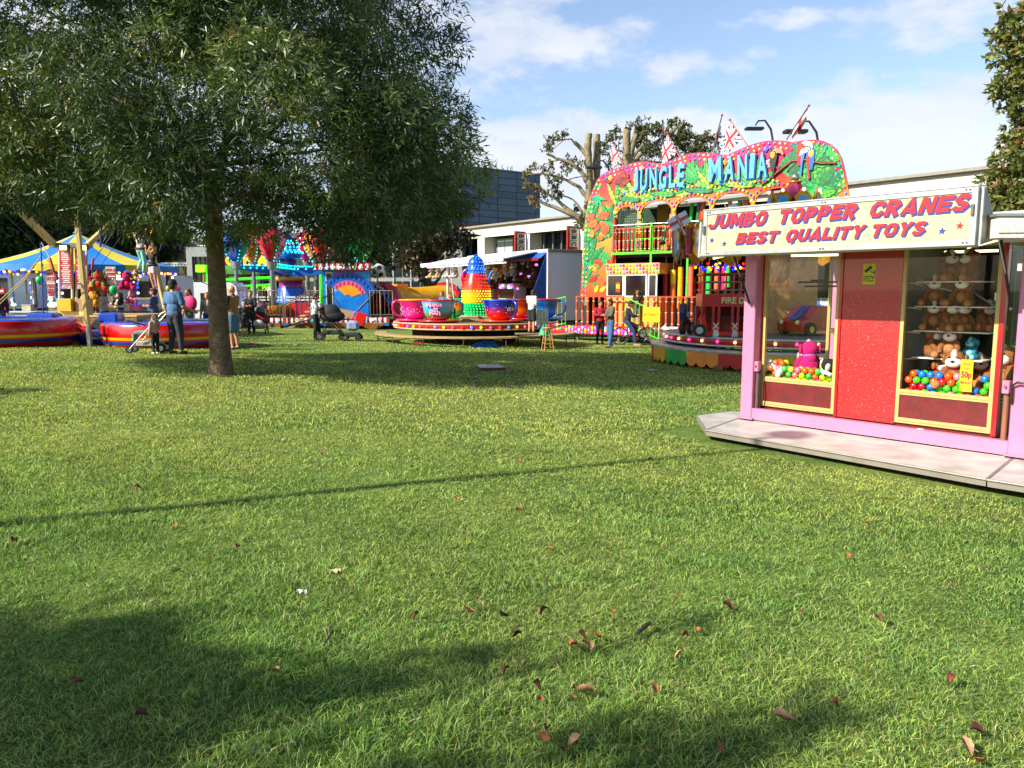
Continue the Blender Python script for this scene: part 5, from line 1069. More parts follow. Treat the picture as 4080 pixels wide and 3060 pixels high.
 lf.build('ramp_railing',J); lr = MB(); lr.add([(A.x,-.95,zf - .02),(A.x,.4,zf - .02),(B_.x,.4,zf - .6),(B_.x,-.95,zf - .6),(A.x,-.95,zf - .3),(A.x,.4,zf - .3),(B_.x,.4,zf - .75),(B_.x,-.95,zf - .75)],[(0,1,2,3),(4,7,6,5),(0,4,5,1),(1,5,6,2),(2,6,7,3),(3,7,4,0)],mat('#b8281c',.5)); lr.build('exit_ramp',J)
 bulbs('bulb_string',J,resample([Vector((B_.x,-.96,zf - .62)),Vector((A.x,-.96,zf - .1))],.16),.05,['#ff4fb0','#ffd23a','#4f7dff','#ff7a3a'],e=1.6)
 # ticket booth
 y0 = -.55; bx0 = q(275,1200,y0)[0]; bxm = q(392,1200,y0)[0]; bx1 = q(545,1200,y0)[0]; zb1 = q(300,1080,y0)[1]; zb0 = q(300,1150,y0)[1]; zbf = q(300,1300,y0)[1]
 bo = MB(); og = mat('#f0a060',.45,coat=.2,dirt=.05); wf = mat('#dcd6c8',.45)
 bo.bb((bx0,y0 - .05,zb0),(bx1 + .55,1.4,zb1),og); bo.bb((bx0 + .02,y0,zf),(bx1 + .45,1.3,zbf),og); bth = bo.build('ticket_booth',J)
 for (a,c) in ((bx0 + .03,bxm),(bxm + .03,bx1),(bx1 + .04,bx1 + .45)):
  w = MB(); t = .06
  for lo_,hi_ in (((a,y0 - .02,zbf),(a + t,y0 + .04,zb0)),((c - t,y0 - .02,zbf),(c,y0 + .04,zb0)),((a + t,y0 - .02,zbf),(c - t,y0 + .04,zbf + t)),((a + t,y0 - .02,zb0 - t),(c - t,y0 + .04,zb0))): w.bb(lo_,hi_,wf)
  if c - a > 1.3: w.bb(((a + c) / 2 - .25,y0,zbf),((a + c) / 2 - .22,y0 + .03,zb0 - t),wf); w.bb(((a + c) / 2 + .28,y0,zbf),((a + c) / 2 + .31,y0 + .03,zb0 - t),wf)
  wo = w.build('window',bth); gl = MB(); gl.bb((a + t,y0 + .01,zbf + t),(c - t,y0 + .016,zb0 - t),mat('#101418',.1,coat=.5)); gl.build('pane',wo)
 cols = ['#ffd23a','#4f5cff','#e8304a','#ff9a3a','#2f9a4b']; bl = []
 for row in range(3):
  bulbs('bulb_string',bth,resample([Vector((bx0 + .08,y0 - .06,lerp(zb0,zb1,.2 + row * .3))),Vector((bx1 + .5,y0 - .06,lerp(zb0,zb1,.2 + row * .3)))],.15),.05,cols[row:] + cols[:row],e=1.2)
 sg = MB(); x,z = q(355,1235,y0); sg.bb((x - .1,y0 - .035,z - .2),(x + .1,y0 - .025,z + .2),mat('#c83a2a',.5)); sg.bb((x - .08,y0 - .042,z - .05),(x + .08,y0 - .036,z + .12),mat('#d8c23a',.5)); sg.build('notice',bth)
 # hanging punch bags
 for (cx,ct,cb,c,c2) in ((670,1080,1300,'#c8283c',None),(718,1122,1300,'#f0e02a','#ef8a2a'),(768,1100,1375,'#f0a82a',None),(836,1085,1300,'#ef7a5a',None),(908,1095,1300,'#f07a2a','#d8282a'),(955,1097,1290,'#2fb84a',None),(1010,1098,1260,'#d86a4a',None),(1057,1095,1250,'#d8286a',None),(1080,1095,1235,'#3fc84a',None),(1330,1095,1300,'#f0a82a',None),(1450,1095,1300,'#2fb84a',None),(1560,1095,1300,'#d8286a',None)):
  x,z1 = q(cx,ct,.3); _,z0 = q(cx,cb,.3); m = MB(); mc = mat(c,.4,coat=.2,bump=.2,bscale=6); zm = (z0 + z1) / 2
  if c2: m.cyl((x,.3,z0),(x,.3,zm - .004),.12,mat(c2,.4,coat=.2),n=10); m.cyl((x,.3,zm),(x,.3,z1),.12,mc,n=10)
  else: m.cyl((x,.3,z0),(x,.3,z1),.12,mc,r1=.11,n=10)
  m.cyl((x,.3,z1),(x,.3,zu - .2),.012,WHITE(),n=5); m.build('punch_bag',J)
 bulbs_each(J,[Vector((q(r.uniform(860,1300),1090,.2)[0],.2,q(900,r.uniform(1078,1125),.2)[1])) for i in range(46)],.055,['#2a3cff','#ffe02a','#ff2a2a','#2a3cff'],e=1.4)
 # flags
 def flag(cx,cy,bx,by,kind,lab,w=.75):
  xt,zt_ = q(cx,cy,.2); xb_,zb_ = q(bx,by,.2); f = thing('flag',lab,'flag',wm(J) @ Vector((xb_,.2,zb_)),rz,'flags along the top of the fun house'); dx,dz = xt - xb_,zt_ - zb_
  p = MB(); p.tube([(0,0,0),(dx,0,dz)],.022,mat('#4a3c38' if kind == 'e' else '#b06070',.5),6); p.sph((dx,0,dz),.05,mat('#c82a3a',.4),7,5); p.build('pole',f)
  L_ = math.hypot(dx,dz); ux,uz = dx / L_,dz / L_; hgt = L_ * .72; sgn = -1 if dx > 0 else 1
  if kind == 'u': sgn = -1
  c = MB(); nx,nz = 18,26; vs = []; wid = w if kind == 'u' else w * .42
  for i in range(nx + 1):
   for j in range(nz + 1):
    a = i / nx; b_ = j / nz; hang = a * wid; px_ = ux * (L_ - hgt * b_ * .93 - .05) + (-.35 * wid * a if kind == 'u' else sgn * .1 * wid * a) ; pz = uz * (L_ - hgt * b_ - .05) - hang * (.85 - .25 * b_ if kind == 'u' else 1.1)
    vs.append((px_ - (0 if kind != 'u' else hang * .45 * b_),.10 * math.sin(a * 7 + b_ * 3) * a,pz))
  Wt = mat('#d8d4d4',.8); Rd = mat('#b83a44',.8); Nv = mat('#2a3468',.8)
  for i in range(nx):
   for j in range(nz):
    a,b_ = (i + .5) / nx * 2 - 1,(j + .5) / nz * 2 - 1
    if kind == 'u': m = Rd if min(abs(a),abs(b_)) < .12 else (Wt if min(abs(a),abs(b_)) < .30 else (Rd if abs(abs(a) - abs(b_)) < .10 else (Wt if abs(abs(a) - abs(b_)) < .30 else Nv)))
    else: m = Rd if min(abs(a),abs(b_) * .8) < .2 else Wt
    k = i * (nz + 1) + j; c.add([],[],m); o_ = 0; c.f.append((k,k + nz + 1,k + nz + 2,k + 1)); c.m.append(c.mi(m)); c.sm.append(True)
  c.v = [tuple(v) for v in vs]; c.build('cloth',f)
 flag(653,185,628,400,'e','white and red cross flag, second from the left on the fun house',.7); flag(675,215,765,385,'u','union flag left of the middle letters on the fun house',.85); flag(1040,98,975,340,'e','tall furled white and red flag above the middle of the fun house',.8); flag(1092,128,1210,300,'u','union flag right of the tall furled flag',.85); flag(1614,35,1465,262,'e','furled flag leaning right near the street lamp',.9); flag(318,280,388,435,'u','small union flag at the left shoulder of the fun house',.5)
 return J
JUN = build_jungle()
# ---------------------------------------------------------------- toy vehicle roundabout in front of the fun house
def build_roundabout():
 C = Vector((7.4,20.6,gz(7.4,20.6))); Rr = 3.25; T = thing('childrens_roundabout','small childrens roundabout with scalloped multicolour skirt beside the crane kiosk','fairground ride',C)
 zof = lambda px,py,d: W(px,py,d).z - C.z
 zd = zof(2950,1372,17.9); zs0 = zof(2950,1470,17.1); zs1 = zof(2950,1395,17.1)
 zr1 = zof(2950,1362,17.6); zr0 = zof(2950,1395,17.6)
 zr1 = .88; zr0 = .66; zs1 = .55; zs0 = .16
 # skirt of coloured scalloped boards
 cols = ['#d8a01e','#2f9a3c','#e08a3c','#b01c1c','#d8a01e','#2f9a3c','#e08a3c','#b01c1c']; nseg = 24; Ro = Rr + .35
 sk = []
 for i in range(nseg):
  a0,a1 = 2 * math.pi * i / nseg,2 * math.pi * (i + 1) / nseg; m = MB(); n = 24; vs = []
  for k in range(n + 1):
   a = lerp(a0,a1,k / n); zb_ = zs0 + .10 * abs(math.sin(k / n * math.pi * 3)) ** .7 * -1 + .1; vs += [(Ro * math.cos(a),Ro * math.sin(a),zs1),(Ro * math.cos(a),Ro * math.sin(a),zb_),((Ro - .02) * math.cos(a),(Ro - .02) * math.sin(a),zs1),((Ro - .02) * math.cos(a),(Ro - .02) * math.sin(a),zb_)]
  fs = []
  for k in range(n): o = k * 4; fs += [(o,o + 1,o + 5,o + 4),(o + 2,o + 6,o + 7,o + 3),(o + 1,o + 3,o + 7,o + 5)]
  m.add(vs,fs,mat(cols[i % 8],.5,var=.1,dirt=.2)); m.build('skirt_board',T)
 st = MB(); st.lathe([(Rr - .5,zs1 - .04),(Ro,zs1 - .04),(Ro + .02,zs1),(Ro + .02,zs1 + .03),(Rr - .5,zs1 + .03)],checker(),n=64,smooth=False); st.build('walkway',T)
 pf = MB(); redm = mat('#a8181c',.4,coat=.3)
 pf.lathe([(0,zr0),(Rr - .04,zr0),(Rr,zr0 + .02),(Rr,zr1 - .04),(Rr - .03,zr1),(0,zr1)],None,n=72,mats=[DARK(),ALU(),redm,ALU(),mat('#6c6a66',.45,.5,dirt=.2)]); pf.tube([(Rr * math.cos(a) * 1.003,Rr * math.sin(a) * 1.003,zr1 - .03) for a in [2 * math.pi * i / 64 for i in range(64)]],.028,ALU(),6,closed=True); pf.tube([(Rr * math.cos(a) * 1.003,Rr * math.sin(a) * 1.003,zr0 + .01) for a in [2 * math.pi * i / 64 for i in range(64)]],.028,ALU(),6,closed=True); pf.build('platform',T)
 bulbs_each(T,[(Rr * 1.005 * math.cos(2 * math.pi * i / 44),Rr * 1.005 * math.sin(2 * math.pi * i / 44),(zr0 + zr1) / 2) for i in range(44)],.038,['#ffe08a','#ff4f8e'],e=1.8)
 for i,(px,py) in enumerate(((2700,1440),(2740,1452),(2800,1462),(2880,1482),(2960,1480))):
  g = gpt(px,py); k = MB(); k.box((0,0,.06),(.45,.28,.13),mat('#5a4632',.9,var=.3,bump=.3),bev=.01); k.box((0,0,.18),(.36,.22,.10),mat('#6a563e',.9),bev=.01); o = k.build('wood_block',T); o.location = Vector((g.x,g.y + .35,0)) - Vector((C.x,C.y,0)); o.rotation_euler = (0,0,i * .4)
 # centre column with mirrored panels and crown
 cp = MB(); cp.lathe([(.0,zr1),(.75,zr1),(.7,3.0),(.0,3.05)],mat('#b07a3c',.4,var=.3,coat=.3),n=8,smooth=False); cp.build('centre_column',T)
 ztop = zof(3140,686,20.6); zc1 = zof(3140,722,20.6); zcr = zof(3140,792,20.6)
 cn = MB(); cn.lathe([(.40,zcr - .1),(.44,zcr - .02),(.30,zcr + .14),(.16,zc1 - .06),(.13,zc1 - .03),(.0,zc1 - .03)],mat('#8a1c4a',.35,coat=.4),n=8,smooth=False); cn.build('crown_cone',T)
 sb = MB(); sb.sph((0,0,(ztop + zc1) / 2 - .02),(ztop - zc1) / 2 + .0,mat('#c8c4bc',.22,.9),18,12); sb.lathe([(.14,zc1 - .06),(.20,zc1 - .02),(.14,zc1 + .0)],mat('#c8982a',.3,.6),n=16); sb.build('silver_ball',T)
 gold = mat('#b8862a',.3,.6,var=.25,scale=14); R1 = .62
 for i in range(8):
  a = 2 * math.pi * i / 8 - math.pi / 2; s_ = MB(); Tm = Matrix.Translation((R1 * math.cos(a),R1 * math.sin(a),zcr - .12)) @ Matrix.Rotation(a + math.pi / 2,4,'Z')
  s_.poly([(-.24,-.22),(-.17,-.05),(-.23,.10),(-.12,.20),(0,.36),(.12,.20),(.23,.10),(.17,-.05),(.24,-.22),(.1,-.28),(-.1,-.28)],-.02,.03,gold,T=Tm); s_.poly([(-.13,-.12),(-.15,.02),(-.08,.14),(.08,.14),(.15,.02),(.13,-.12),(.06,-.2),(-.06,-.2)],-.035,-.021,mat('#3f9ad8',.3,coat=.4),T=Tm); s_.sph(Tm @ Vector((0,-.05,.28)),.05,bulbmat('#ffc8c8',1.),8,5); s_.build('crown_shield',T)
 # canopy with rounding shields
 Rc = 3.0; zc = zof(2700,965,20.6); rf = MB(); rf.lathe([(.7,zcr - .45),(.5,zcr - .28),(.45,zcr - .22),(.0,zcr - .22)],stripemat('#8a1c2a','#d8b04a','X',.8),n=32); [rf.tube([(.4 * math.cos(a),.4 * math.sin(a),zcr - .4),(Rc * math.cos(a),Rc * math.sin(a),zc + .1)],.035,gold,5) for a in [i * math.pi / 7 for i in range(14)]]; rf.lathe([(Rc - .05,zc - .1),(Rc,zc - .1),(Rc + .02,zc + .18),(Rc - .05,zc + .18)],gold,n=48); rf.build('canopy',T)
 for i in range(14):
  a = 2 * math.pi * i / 14 + math.pi + .04; Tm = Matrix.Translation(((Rc + .05) * math.cos(a),(Rc + .05) * math.sin(a),zc)) @ Matrix.Rotation(a + math.pi / 2,4,'Z'); s_ = MB()
  s_.poly([(-.36,-.30),(-.28,.0),(-.36,.24),(-.2,.42),(0,.52),(.2,.42),(.36,.24),(.28,.0),(.36,-.30),(.18,-.44),(0,-.55),(-.18,-.44)],-.03,.03,gold,T=Tm); s_.poly([(-.24,-.22),(-.2,.0),(-.25,.2),(0,.38),(.25,.2),(.2,.0),(.24,-.22),(0,-.4)],-.045,-.031,rampmat([(0,'#2f7a4a'),(.4,'#7aa8d8'),(.7,'#d8c0a0'),(1,'#5a3c8a')],'Z',zc - .4,zc + .4,noise=.6,nscale=5),T=Tm); s_.build('rounding_shield',T)
  s2 = MB(); a2 = a + math.pi / 14; s2.cyl(((Rc) * math.cos(a2),(Rc) * math.sin(a2),zc - .35),((Rc) * math.cos(a2),(Rc) * math.sin(a2),zc + .3),.10,mat('#a01c3a',.35,coat=.4),r1=.13,n=8); s2.sph((Rc * math.cos(a2),Rc * math.sin(a2),zc + .34),.13,gold,8,6); s2.build('rounding_drop',T)
 for i,(px,py,d) in enumerate(((2705,880,19.5),(2905,850,19.0))):
  p = W(px,py,d) - C; f = MB(); f.tube([(p.x - .12,p.y,p.z + .22),(p.x + .18,p.y,p.z - .35)],.012,WHITE(),6); Tm = Matrix.Translation(p) @ Matrix.Rotation(-.5,4,'Y'); s_ = .26
  f.poly([(-s_,-s_ * .6),(-s_,s_ * .6),(s_,s_ * .6),(s_,-s_ * .6)],0,.006,mat('#dcdce4',.7),T=Tm); f.poly([(-s_,-.04),(-s_,.04),(s_,.04),(s_,-.04)],-.006,-.002,mat('#b85a62',.7),T=Tm); f.poly([(-.04,-s_ * .6),(-.04,s_ * .6),(.04,s_ * .6),(.04,-s_ * .6)],-.007,-.003,mat('#b85a62',.7),T=Tm); f.build('flag',T)
 # roof lamp arms reaching out
 for s_ in (-.3,.0):
  l = MB(); p = W(2600 + 60 * 0 + 60,905,19.5) - C; l.tube([(-2.9,s_,zc + .25),(-3.2,s_,zc + .42),(-3.42,s_,zc + .25),(-3.45,s_,zc + .0)],.018,mat('#8a8784',.4,.6),6); l.sph((-3.45,s_,zc - .03),.05,mat('#2a2a2a',.5),7,5); l.build('lamp_arm',T)
 # fire engine and friends
 frz = math.atan2(-.10,1.)
 def fire_engine():
  f = thing('toy_fire_engine','red toy fire engine with ladder rails riding on the roundabout','toy vehicle',C,0); y0 = -2.45; E = frz
  f.location = C + Vector((.1,-1.65,zr1)); f.rotation_euler = (0,0,E); P_ = lambda px,py: pj(f,px,py,-.55)
  x0,x1 = P_(2795,1300)[0],P_(3040,1300)[0]; zb_ = .02; ztp = P_(2900,1172)[1]; zmid = P_(2900,1222)[1]; rd = mat('#a81018',.35,coat=.5,var=.06); gld = mat('#c8a04a',.4); blk = DARK()
  b = MB(); w = .55
  # lower body panels with open doorways and pillars
  xs = [P_(p,1300)[0] for p in (2792,2836,2868,2912,2944,3035)]
  b.bb((x0,-w,zmid),(x1,w,ztp),rd); b.bb((x0 - .05,-w,zb_),(x1,w,zb_ + .10),rd)
  for a,c in ((xs[1],xs[2]),(xs[3],xs[4])):
   b.bb((a,-w,zb_ + .1),(c,-w + .05,P_(2850,1300)[1]),rd); b.bb((a,w - .05,zb_ + .1),(c,w,P_(2850,1300)[1]),rd); b.bb((a,-w,P_(2850,1300)[1]),(a + .06,-w + .05,zmid),rd); b.bb((c - .06,-w,P_(2850,1300)[1]),(c,-w + .05,zmid),rd)
  b.bb((x0 + .0,-w,.5),(x0 + .07,-w + .06,zmid),rd); b.bb((x0,w - .06,.1),(x0 + .07,w,zmid),rd); b.bb((x1 - .35,-w,.12),(x1,w,zmid),rd); b.bb((x0 + .05,w - .02,.1),(x1,w,.6),rd); b.poly([(x0 - .12,zb_ + .1),(x0 - .12,.32),(x0 - .02,.50),(x0 + .08,.80),(x0 + .08,.45),(x0 + .16,zb_ + .1)],-w,-w + .05,rd); b.build('body',f)
  for a,c in ((xs[1],xs[2]),(xs[3],xs[4])):
   p = MB(); z1 = P_(2850,1300)[1] - .03; z_0 = zb_ + .13
   for lo_,hi_ in (((a + .03,z_0),(a + .045,z1)),((c - .045,z_0),(c - .03,z1)),((a + .03,z_0),(c - .03,z_0 + .015)),((a + .03,z1 - .015),(c - .03,z1))): p.bb((lo_[0],-w - .006,lo_[1]),(hi_[0],-w - .002,hi_[1]),gld)
   xm = (a + c) / 2; p.poly([(xm - .07,z1 - .22),(xm - .05,z1 - .08),(xm + .02,z1 - .05),(xm + .07,z1 - .12),(xm + .07,z1 - .26),(xm,z1 - .22)],-w - .008,-w - .003,mat('#b8bcc0',.4,.3)); p.poly([(xm - .07,z_0 + .05),(xm - .05,z_0 + .03),(xm + .07,z_0 + .17),(xm + .05,z_0 + .19)],-w - .008,-w - .003,mat('#b8bcc0',.4,.3)); p.poly([(xm + .07,z_0 + .05),(xm + .05,z_0 + .03),(xm - .07,z_0 + .17),(xm - .05,z_0 + .19)],-w - .009,-w - .004,mat('#b8bcc0',.4,.3)); p.build('door_panel',f)
  xa,xb = P_(2875,1195)[0],P_(3028,1195)[0]; txt('FIRE DEPT.',f,'lettering',((xa + xb) / 2,-w - .01,(zmid + ztp) / 2),.15,mat('#d8c088',.4),width=(xb - xa),ext=.004,off=.006); txt('1',f,'number',(x0 - .02,-w - .01,.36),.12,gld,ext=.003)
  rl = MB()
  for z in (ztp + .10,ztp + .29,ztp + .48):
   rl.tube([(x0 + .02,-w + .02,z),(x1,-w + .02,z),(x1,w - .02,z),(x0 + .02,w - .02,z),(x0 + .02,-w + .02,z)],.022 if z < ztp + .4 else .03,mat('#8a8a8c',.35,.7) if z < ztp + .4 else rd,6)
  for i in range(9): x = lerp(x0 + .02,x1,i / 8); rl.tube([(x,-w + .02,ztp),(x,-w + .02,ztp + .48)],.022,rd,6)
  rl.build('roof_rail',f)
  se = MB(); se.box(((x0 + x1) / 2 - .1,0,.45),(x1 - x0 - .4,.8,.1),mat('#3a1410',.7)); se.box(((x0 + x1) / 2 - .1,.35,.62),(x1 - x0 - .4,.08,.35),mat('#8a1418',.6)); se.build('bench',f)
  for x in (x0 + .35,x0 + .75,x0 + 1.15):
   s_ = MB(); s_.tube([(x + .09 * math.cos(a),-.25,.72 + .09 * math.sin(a)) for a in [i * .628 for i in range(10)]],.014,BLACK(),6,closed=True); s_.build('steering_wheel',f)
  bl = MB(); bl.lathe([(.0,.1),(.03,.1),(.04,.03),(.06,0)],CHROME(),(x0 + .9,-.3,zmid - .16),n=10); bl.build('bell',f)
  for x in (P_(2785,1346)[0],):
   wl = MB(); wl.cyl((x,-w - .07,.15),(x,-w + .05,.15),.155,RUB(),n=20); wl.cyl((x,-w - .075,.15),(x,-w - .068,.15),.085,mat('#b8c4c8',.3,.4),n=16); wl.build('wheel',f)
  lt = MB(); lt.bb((x1 - .3,-w - .008,.55),(x1 - .16,-w - .003,1.05),mat('#e0dcd0',.6)); lt.build('price_list',f)
  return f
 fire_engine()
 def toy_bike(px,d,col,lab):
  g = W(px,1200,d); t = thing('toy_bike',lab,'toy vehicle',(g.x,g.y,C.z + zr1),1.0); t.scale = (.72,.72,.8); b = MB(); b.tube([(-.35,0,.3),(-.1,0,.42),(.25,0,.40),(.38,0,.25)],[.06,.11,.10,.05],mat(col,.35,coat=.5),8); b.build('body',t)
  for x in (-.38,.36): w_ = MB(); w_.cyl((x,-.06,.2),(x,.06,.2),.2,RUB(),n=16); w_.cyl((x,-.063,.2),(x,.063,.2),.1,CHROME(),n=12); w_.build('wheel',t)
  s_ = MB(); s_.box((.12,0,.55),(.36,.2,.07),mat('#181818',.5),bev=.02); s_.build('seat',t)
  h = MB(); h.poly([(-.42,.45),(-.22,.42),(-.26,.95),(-.44,.98),(-.5,.7)],-.09,.09,mat('#243060',.4,coat=.4)); h.build('windshield',t); h = MB(); h.tube([(-.1 + .12 * math.cos(a),-.12,.62 + .09 * math.sin(a)) for a in [i * .628 for i in range(10)]],.013,WHITE(),6,closed=True); h.build('steering_wheel',t)
 toy_bike(2738,19.6,'#a01018','black and red toy motorbike at the left edge of the roundabout')
 def toy_car(px,d,lab,c1,c2):
  g = W(px,1300,d); t = thing('toy_car',lab,'toy vehicle',(g.x,g.y,C.z + zr1),.5); b = MB(); b.poly([(-.75,.12),(-.78,.35),(-.45,.45),(-.2,.72),(.35,.72),(.6,.45),(.78,.40),(.8,.12)],-.38,.38,mat(c1,.3,coat=.6)); b.build('body',t); s_ = MB(); s_.poly([(-.7,.40),(-.45,.47),(-.22,.735),(.33,.735),(.33,.73),(-.2,.725)],-.12,.12,mat(c2,.3)); s_.build('bonnet_stripe',t)
  for x in (-.48,.5):
   for y in (-.4,.4): w_ = MB(); w_.cyl((x,y - .05,.16),(x,y + .05,.16),.17,RUB(),n=16); w_.cyl((x,y - .055,.16),(x,y + .055,.16),.08,mat('#e8c81e',.3),n=12); w_.build('wheel',t)
  for y in (-.25,.25): w_ = MB(); w_.sph((-.77,y,.33),.06,mat('#f0e8a0',.2,coat=.5),8,6); w_.build('headlight',t)
 toy_car(3230,19.4,'toy car with blue and red bonnet seen through the kiosk window','#b81c2a','#24449a'); toy_car(3420,22.3,'green toy car on the far side of the roundabout','#1c7a3c','#e8d8a0')
build_roundabout()
# ---------------------------------------------------------------- teacup ride
def build_teacups():
 g = gat(1895,28.6); C = Vector((g.x,g.y,gz(g.x,g.y))); T = thing('teacup_ride','round teacup ride platform with red rim lights and outer walkway','fairground ride',C); Rr = 3.0
 zof = lambda px,py,d: W(px,py,d).z - C.z
 zt = zof(1900,1292,C.y - Rr); zb = zof(1900,1318,C.y - Rr); redm = mat('#9c1418',.4,coat=.3); wood = mat('#a58a62',.6,var=.2,scale=5,dirt=.2)
 p = MB(); p.lathe([(0,zb - .02),(Rr - .1,zb - .02),(Rr - .02,zb),(Rr,zb + .05),(Rr,zt - .05),(Rr - .02,zt),(0,zt)],None,n=72,mats=[DARK(),wood,wood,redm,wood,mat('#7e6c4e',.6,var=.2,scale=2,dirt=.35)])
 for z in (zb + .02,zt - .02): p.tube([(Rr * math.cos(a),Rr * math.sin(a),z) for a in [2 * math.pi * i / 64 for i in range(64)]],.03,mat('#b89a6c',.5),6,closed=True)
 p.build('platform',T)
 bulbs_each(T,[(Rr * 1.012 * math.cos(2 * math.pi * i / 60),Rr * 1.012 * math.sin(2 * math.pi * i / 60),(zb + zt) / 2) for i in range(60)],.045,['#ff3a3a','#4f7dff','#ffd23a','#ff4f6a'],e=1.1)
 ch = MB(); ch.bb((-2.3,-.5,zb - .42),(2.4,.9,zb - .05),mat('#571c1c',.6,dirt=.3)); ch.bb((-1.2,-1.6,zb - .3),(1.7,-.5,zb - .14),DARK()); ch.build('chassis',T)
 for x in (-1.1,.4,1.2): w = MB(); w.cyl((x,-1.0,.34),(x,-.72,.34),.34,RUB(),n=20); w.cyl((x,-1.01,.34),(x,-.99,.34),.16,mat('#5a5854',.5,.5),n=12); w.build('wheel',T)
 # outer ring walkway on thin legs (front half)
 zw = zof(1750,1342,25.2); ri,ro = Rr + .28,Rr + .72; a0,a1 = math.pi * .98,math.pi * 1.98
 w = MB(); w.lathe([(ri,zw - .05),(ro,zw - .05),(ro,zw),(ri,zw),(ri,zw - .05)],wood,n=22,a0=a0,a1=a1,smooth=False); w.build('walkway',T)
 for i in range(9):
  a = lerp(a0 + .04,a1 - .04,i / 8)
  for r_ in (ro - .05,):
   l = MB(); l.cyl((r_ * math.cos(a),r_ * math.sin(a),.02 + (gz(C.x + r_ * math.cos(a),C.y + r_ * math.sin(a)) - C.z)),(r_ * math.cos(a),r_ * math.sin(a),zw - .05),.02,mat('#5c564e',.5,.5),n=6); l.tube([(r_ * math.cos(a),r_ * math.sin(a),zw - .2),((ri - .3) * math.cos(a),(ri - .3) * math.sin(a),zw - .12)],.014,mat('#5c564e',.5,.5),5); l.build('walkway_leg',T)
 # teapot covered in bulbs
 P = lambda px,py: (W(px,py,C.y).x - C.x,zof(px,py,C.y)); hx = P(1897,1150)[0]; s_ = C.y / FPX
 prof_px = [(42,1258),(50,1235),(56,1205),(57,1175),(54,1145),(48,1120),(41,1103),(36,1092),(35,1078),(36,1072),(31,1066),(32,1052),(29,1038),(19,1027),(10,1021),(9,1016),(0,1012)]
 prof = [(r * s_,zof(1897,y,C.y)) for r,y in prof_px]; z0,z1 = prof[0][1],prof[-1][1]
 pot = thing('giant_teapot','tall rainbow coloured teapot covered in glowing studs in the middle of the teacups','teapot',C + Vector((hx,0,0)))
 body = MB(); body.lathe(prof,rampmat([(.0,'#0c8a3c'),(.20,'#12a83c'),(.23,'#f0b41c'),(.37,'#f4961c'),(.45,'#ef4a1c'),(.62,'#e01c24'),(.67,'#d01850'),(.70,'#1c5cd8'),(1.,'#1448c8')],'Z',z0,z1,rough=.25,coat=.5),n=36); bo = body.build('pot_body',pot)
 cols = []; st = {}
 tot = 0; k = 0
 segs = []
 for (r0,h0),(r1,h1) in zip(prof[:-1],prof[1:]):
  L_ = math.hypot(r1 - r0,h1 - h0); n = max(1,int(L_ / .085))
  for i in range(n): segs.append((lerp(r0,r1,(i + .5) / n),lerp(h0,h1,(i + .5) / n)))
 ms = {'g': bulbmat('#2fff8a',2.0),'y': bulbmat('#ffd83a',2.2),'r': bulbmat('#ff4a2a',1.5),'b': bulbmat('#3f8aff',2.0)}
 sm = {c: MB() for c in ms}
 for j,(r,h) in enumerate(segs):
  if r < .1: continue
  n = max(4,int(2 * math.pi * r / .115)); t = (h - z0) / (z1 - z0); c = 'g' if t < .215 else ('y' if t < .42 else ('r' if t < .68 else 'b'))
  for i in range(n):
   a = 2 * math.pi * (i + .5 * (j % 2)) / n; sm[c].sph((r * 1.01 * math.cos(a),r * 1.01 * math.sin(a),h),.022,ms[c],5,4)
 for c,nm in (('g','green'),('y','yellow'),('r','red'),('b','blue')): o = sm[c].build('light_studs',pot); o['kind'] = 'stuff'; o['label'] = 'glowing %s studs' % nm
 Q = lambda px,py: (P(px,py)[0] - hx,-.1,P(px,py)[1])
 h = MB(); h.tube([Q(1885,1075),Q(1862,1073),Q(1847,1085),Q(1843,1110),Q(1850,1145),Q(1862,1180),Q(1880,1205)],[.06,.07,.07,.065,.06,.055,.04],rampmat([(0,'#f0a01c'),(.3,'#e03a1c'),(.7,'#d81c30'),(1,'#2454d0')],'Z',Q(0,1205)[2],Q(0,1068)[2],rough=.25,coat=.5),8); h.build('handle',pot)
 h = MB(); h.tube([Q(1945,1130),Q(1950,1105),Q(1962,1080)],[.06,.05,.04],mat('#2f6ad0',.3,coat=.4),8); h.build('spout',pot)
 bx = thing('wicker_box','woven wicker pattern box under the giant teapot','box',C + Vector((hx,0,zt))); b = MB(); zq = z0 - zt; wk = D.materials.get('wicker weave') or wicker(); b.box((0,0,zq / 2 + .001),(1.15,1.15,zq),wk,bev=.02); b.build('box_body',bx); b = MB(); b.box((0,0,zq - .02),(1.2,1.2,.04),mat('#c9b48c',.5)); b.build('box_top',bx)
 # cups
 def cup(px,dz,r,h_,cols,lab,hand,top,base_c,art=None):
  g_ = W(px,1280,C.y + dz); t = thing('teacup_car',lab,'teacup',(g_.x,g_.y,C.z + zt),0,'teacups on the teacup ride'); rr = r
  sa = MB(); sa.lathe([(0,.02),(rr * 1.05,.02),(rr * 1.28,.06),(rr * 1.30,.10),(rr * .9,.09),(0,.09)],mat(base_c,.35,coat=.4),n=40); sa.build('saucer',t)
  pr = [(rr * .50,.10),(rr * .62,.13),(rr * .80,h_ * .28),(rr * .90,h_ * .5),(rr * .97,h_ * .8),(rr * 1.04,h_ * .96),(rr * 1.06,h_),(rr * 1.02,h_),(rr * .93,h_ * .8),(rr * .85,h_ * .4),(0,h_ * .35)]
  b = MB(); b.lathe(pr,rampmat(cols,'Z',.1,h_,noise=.22,nscale=5,rough=.22,coat=.7),n=40); bo_ = b.build('cup_body',t)
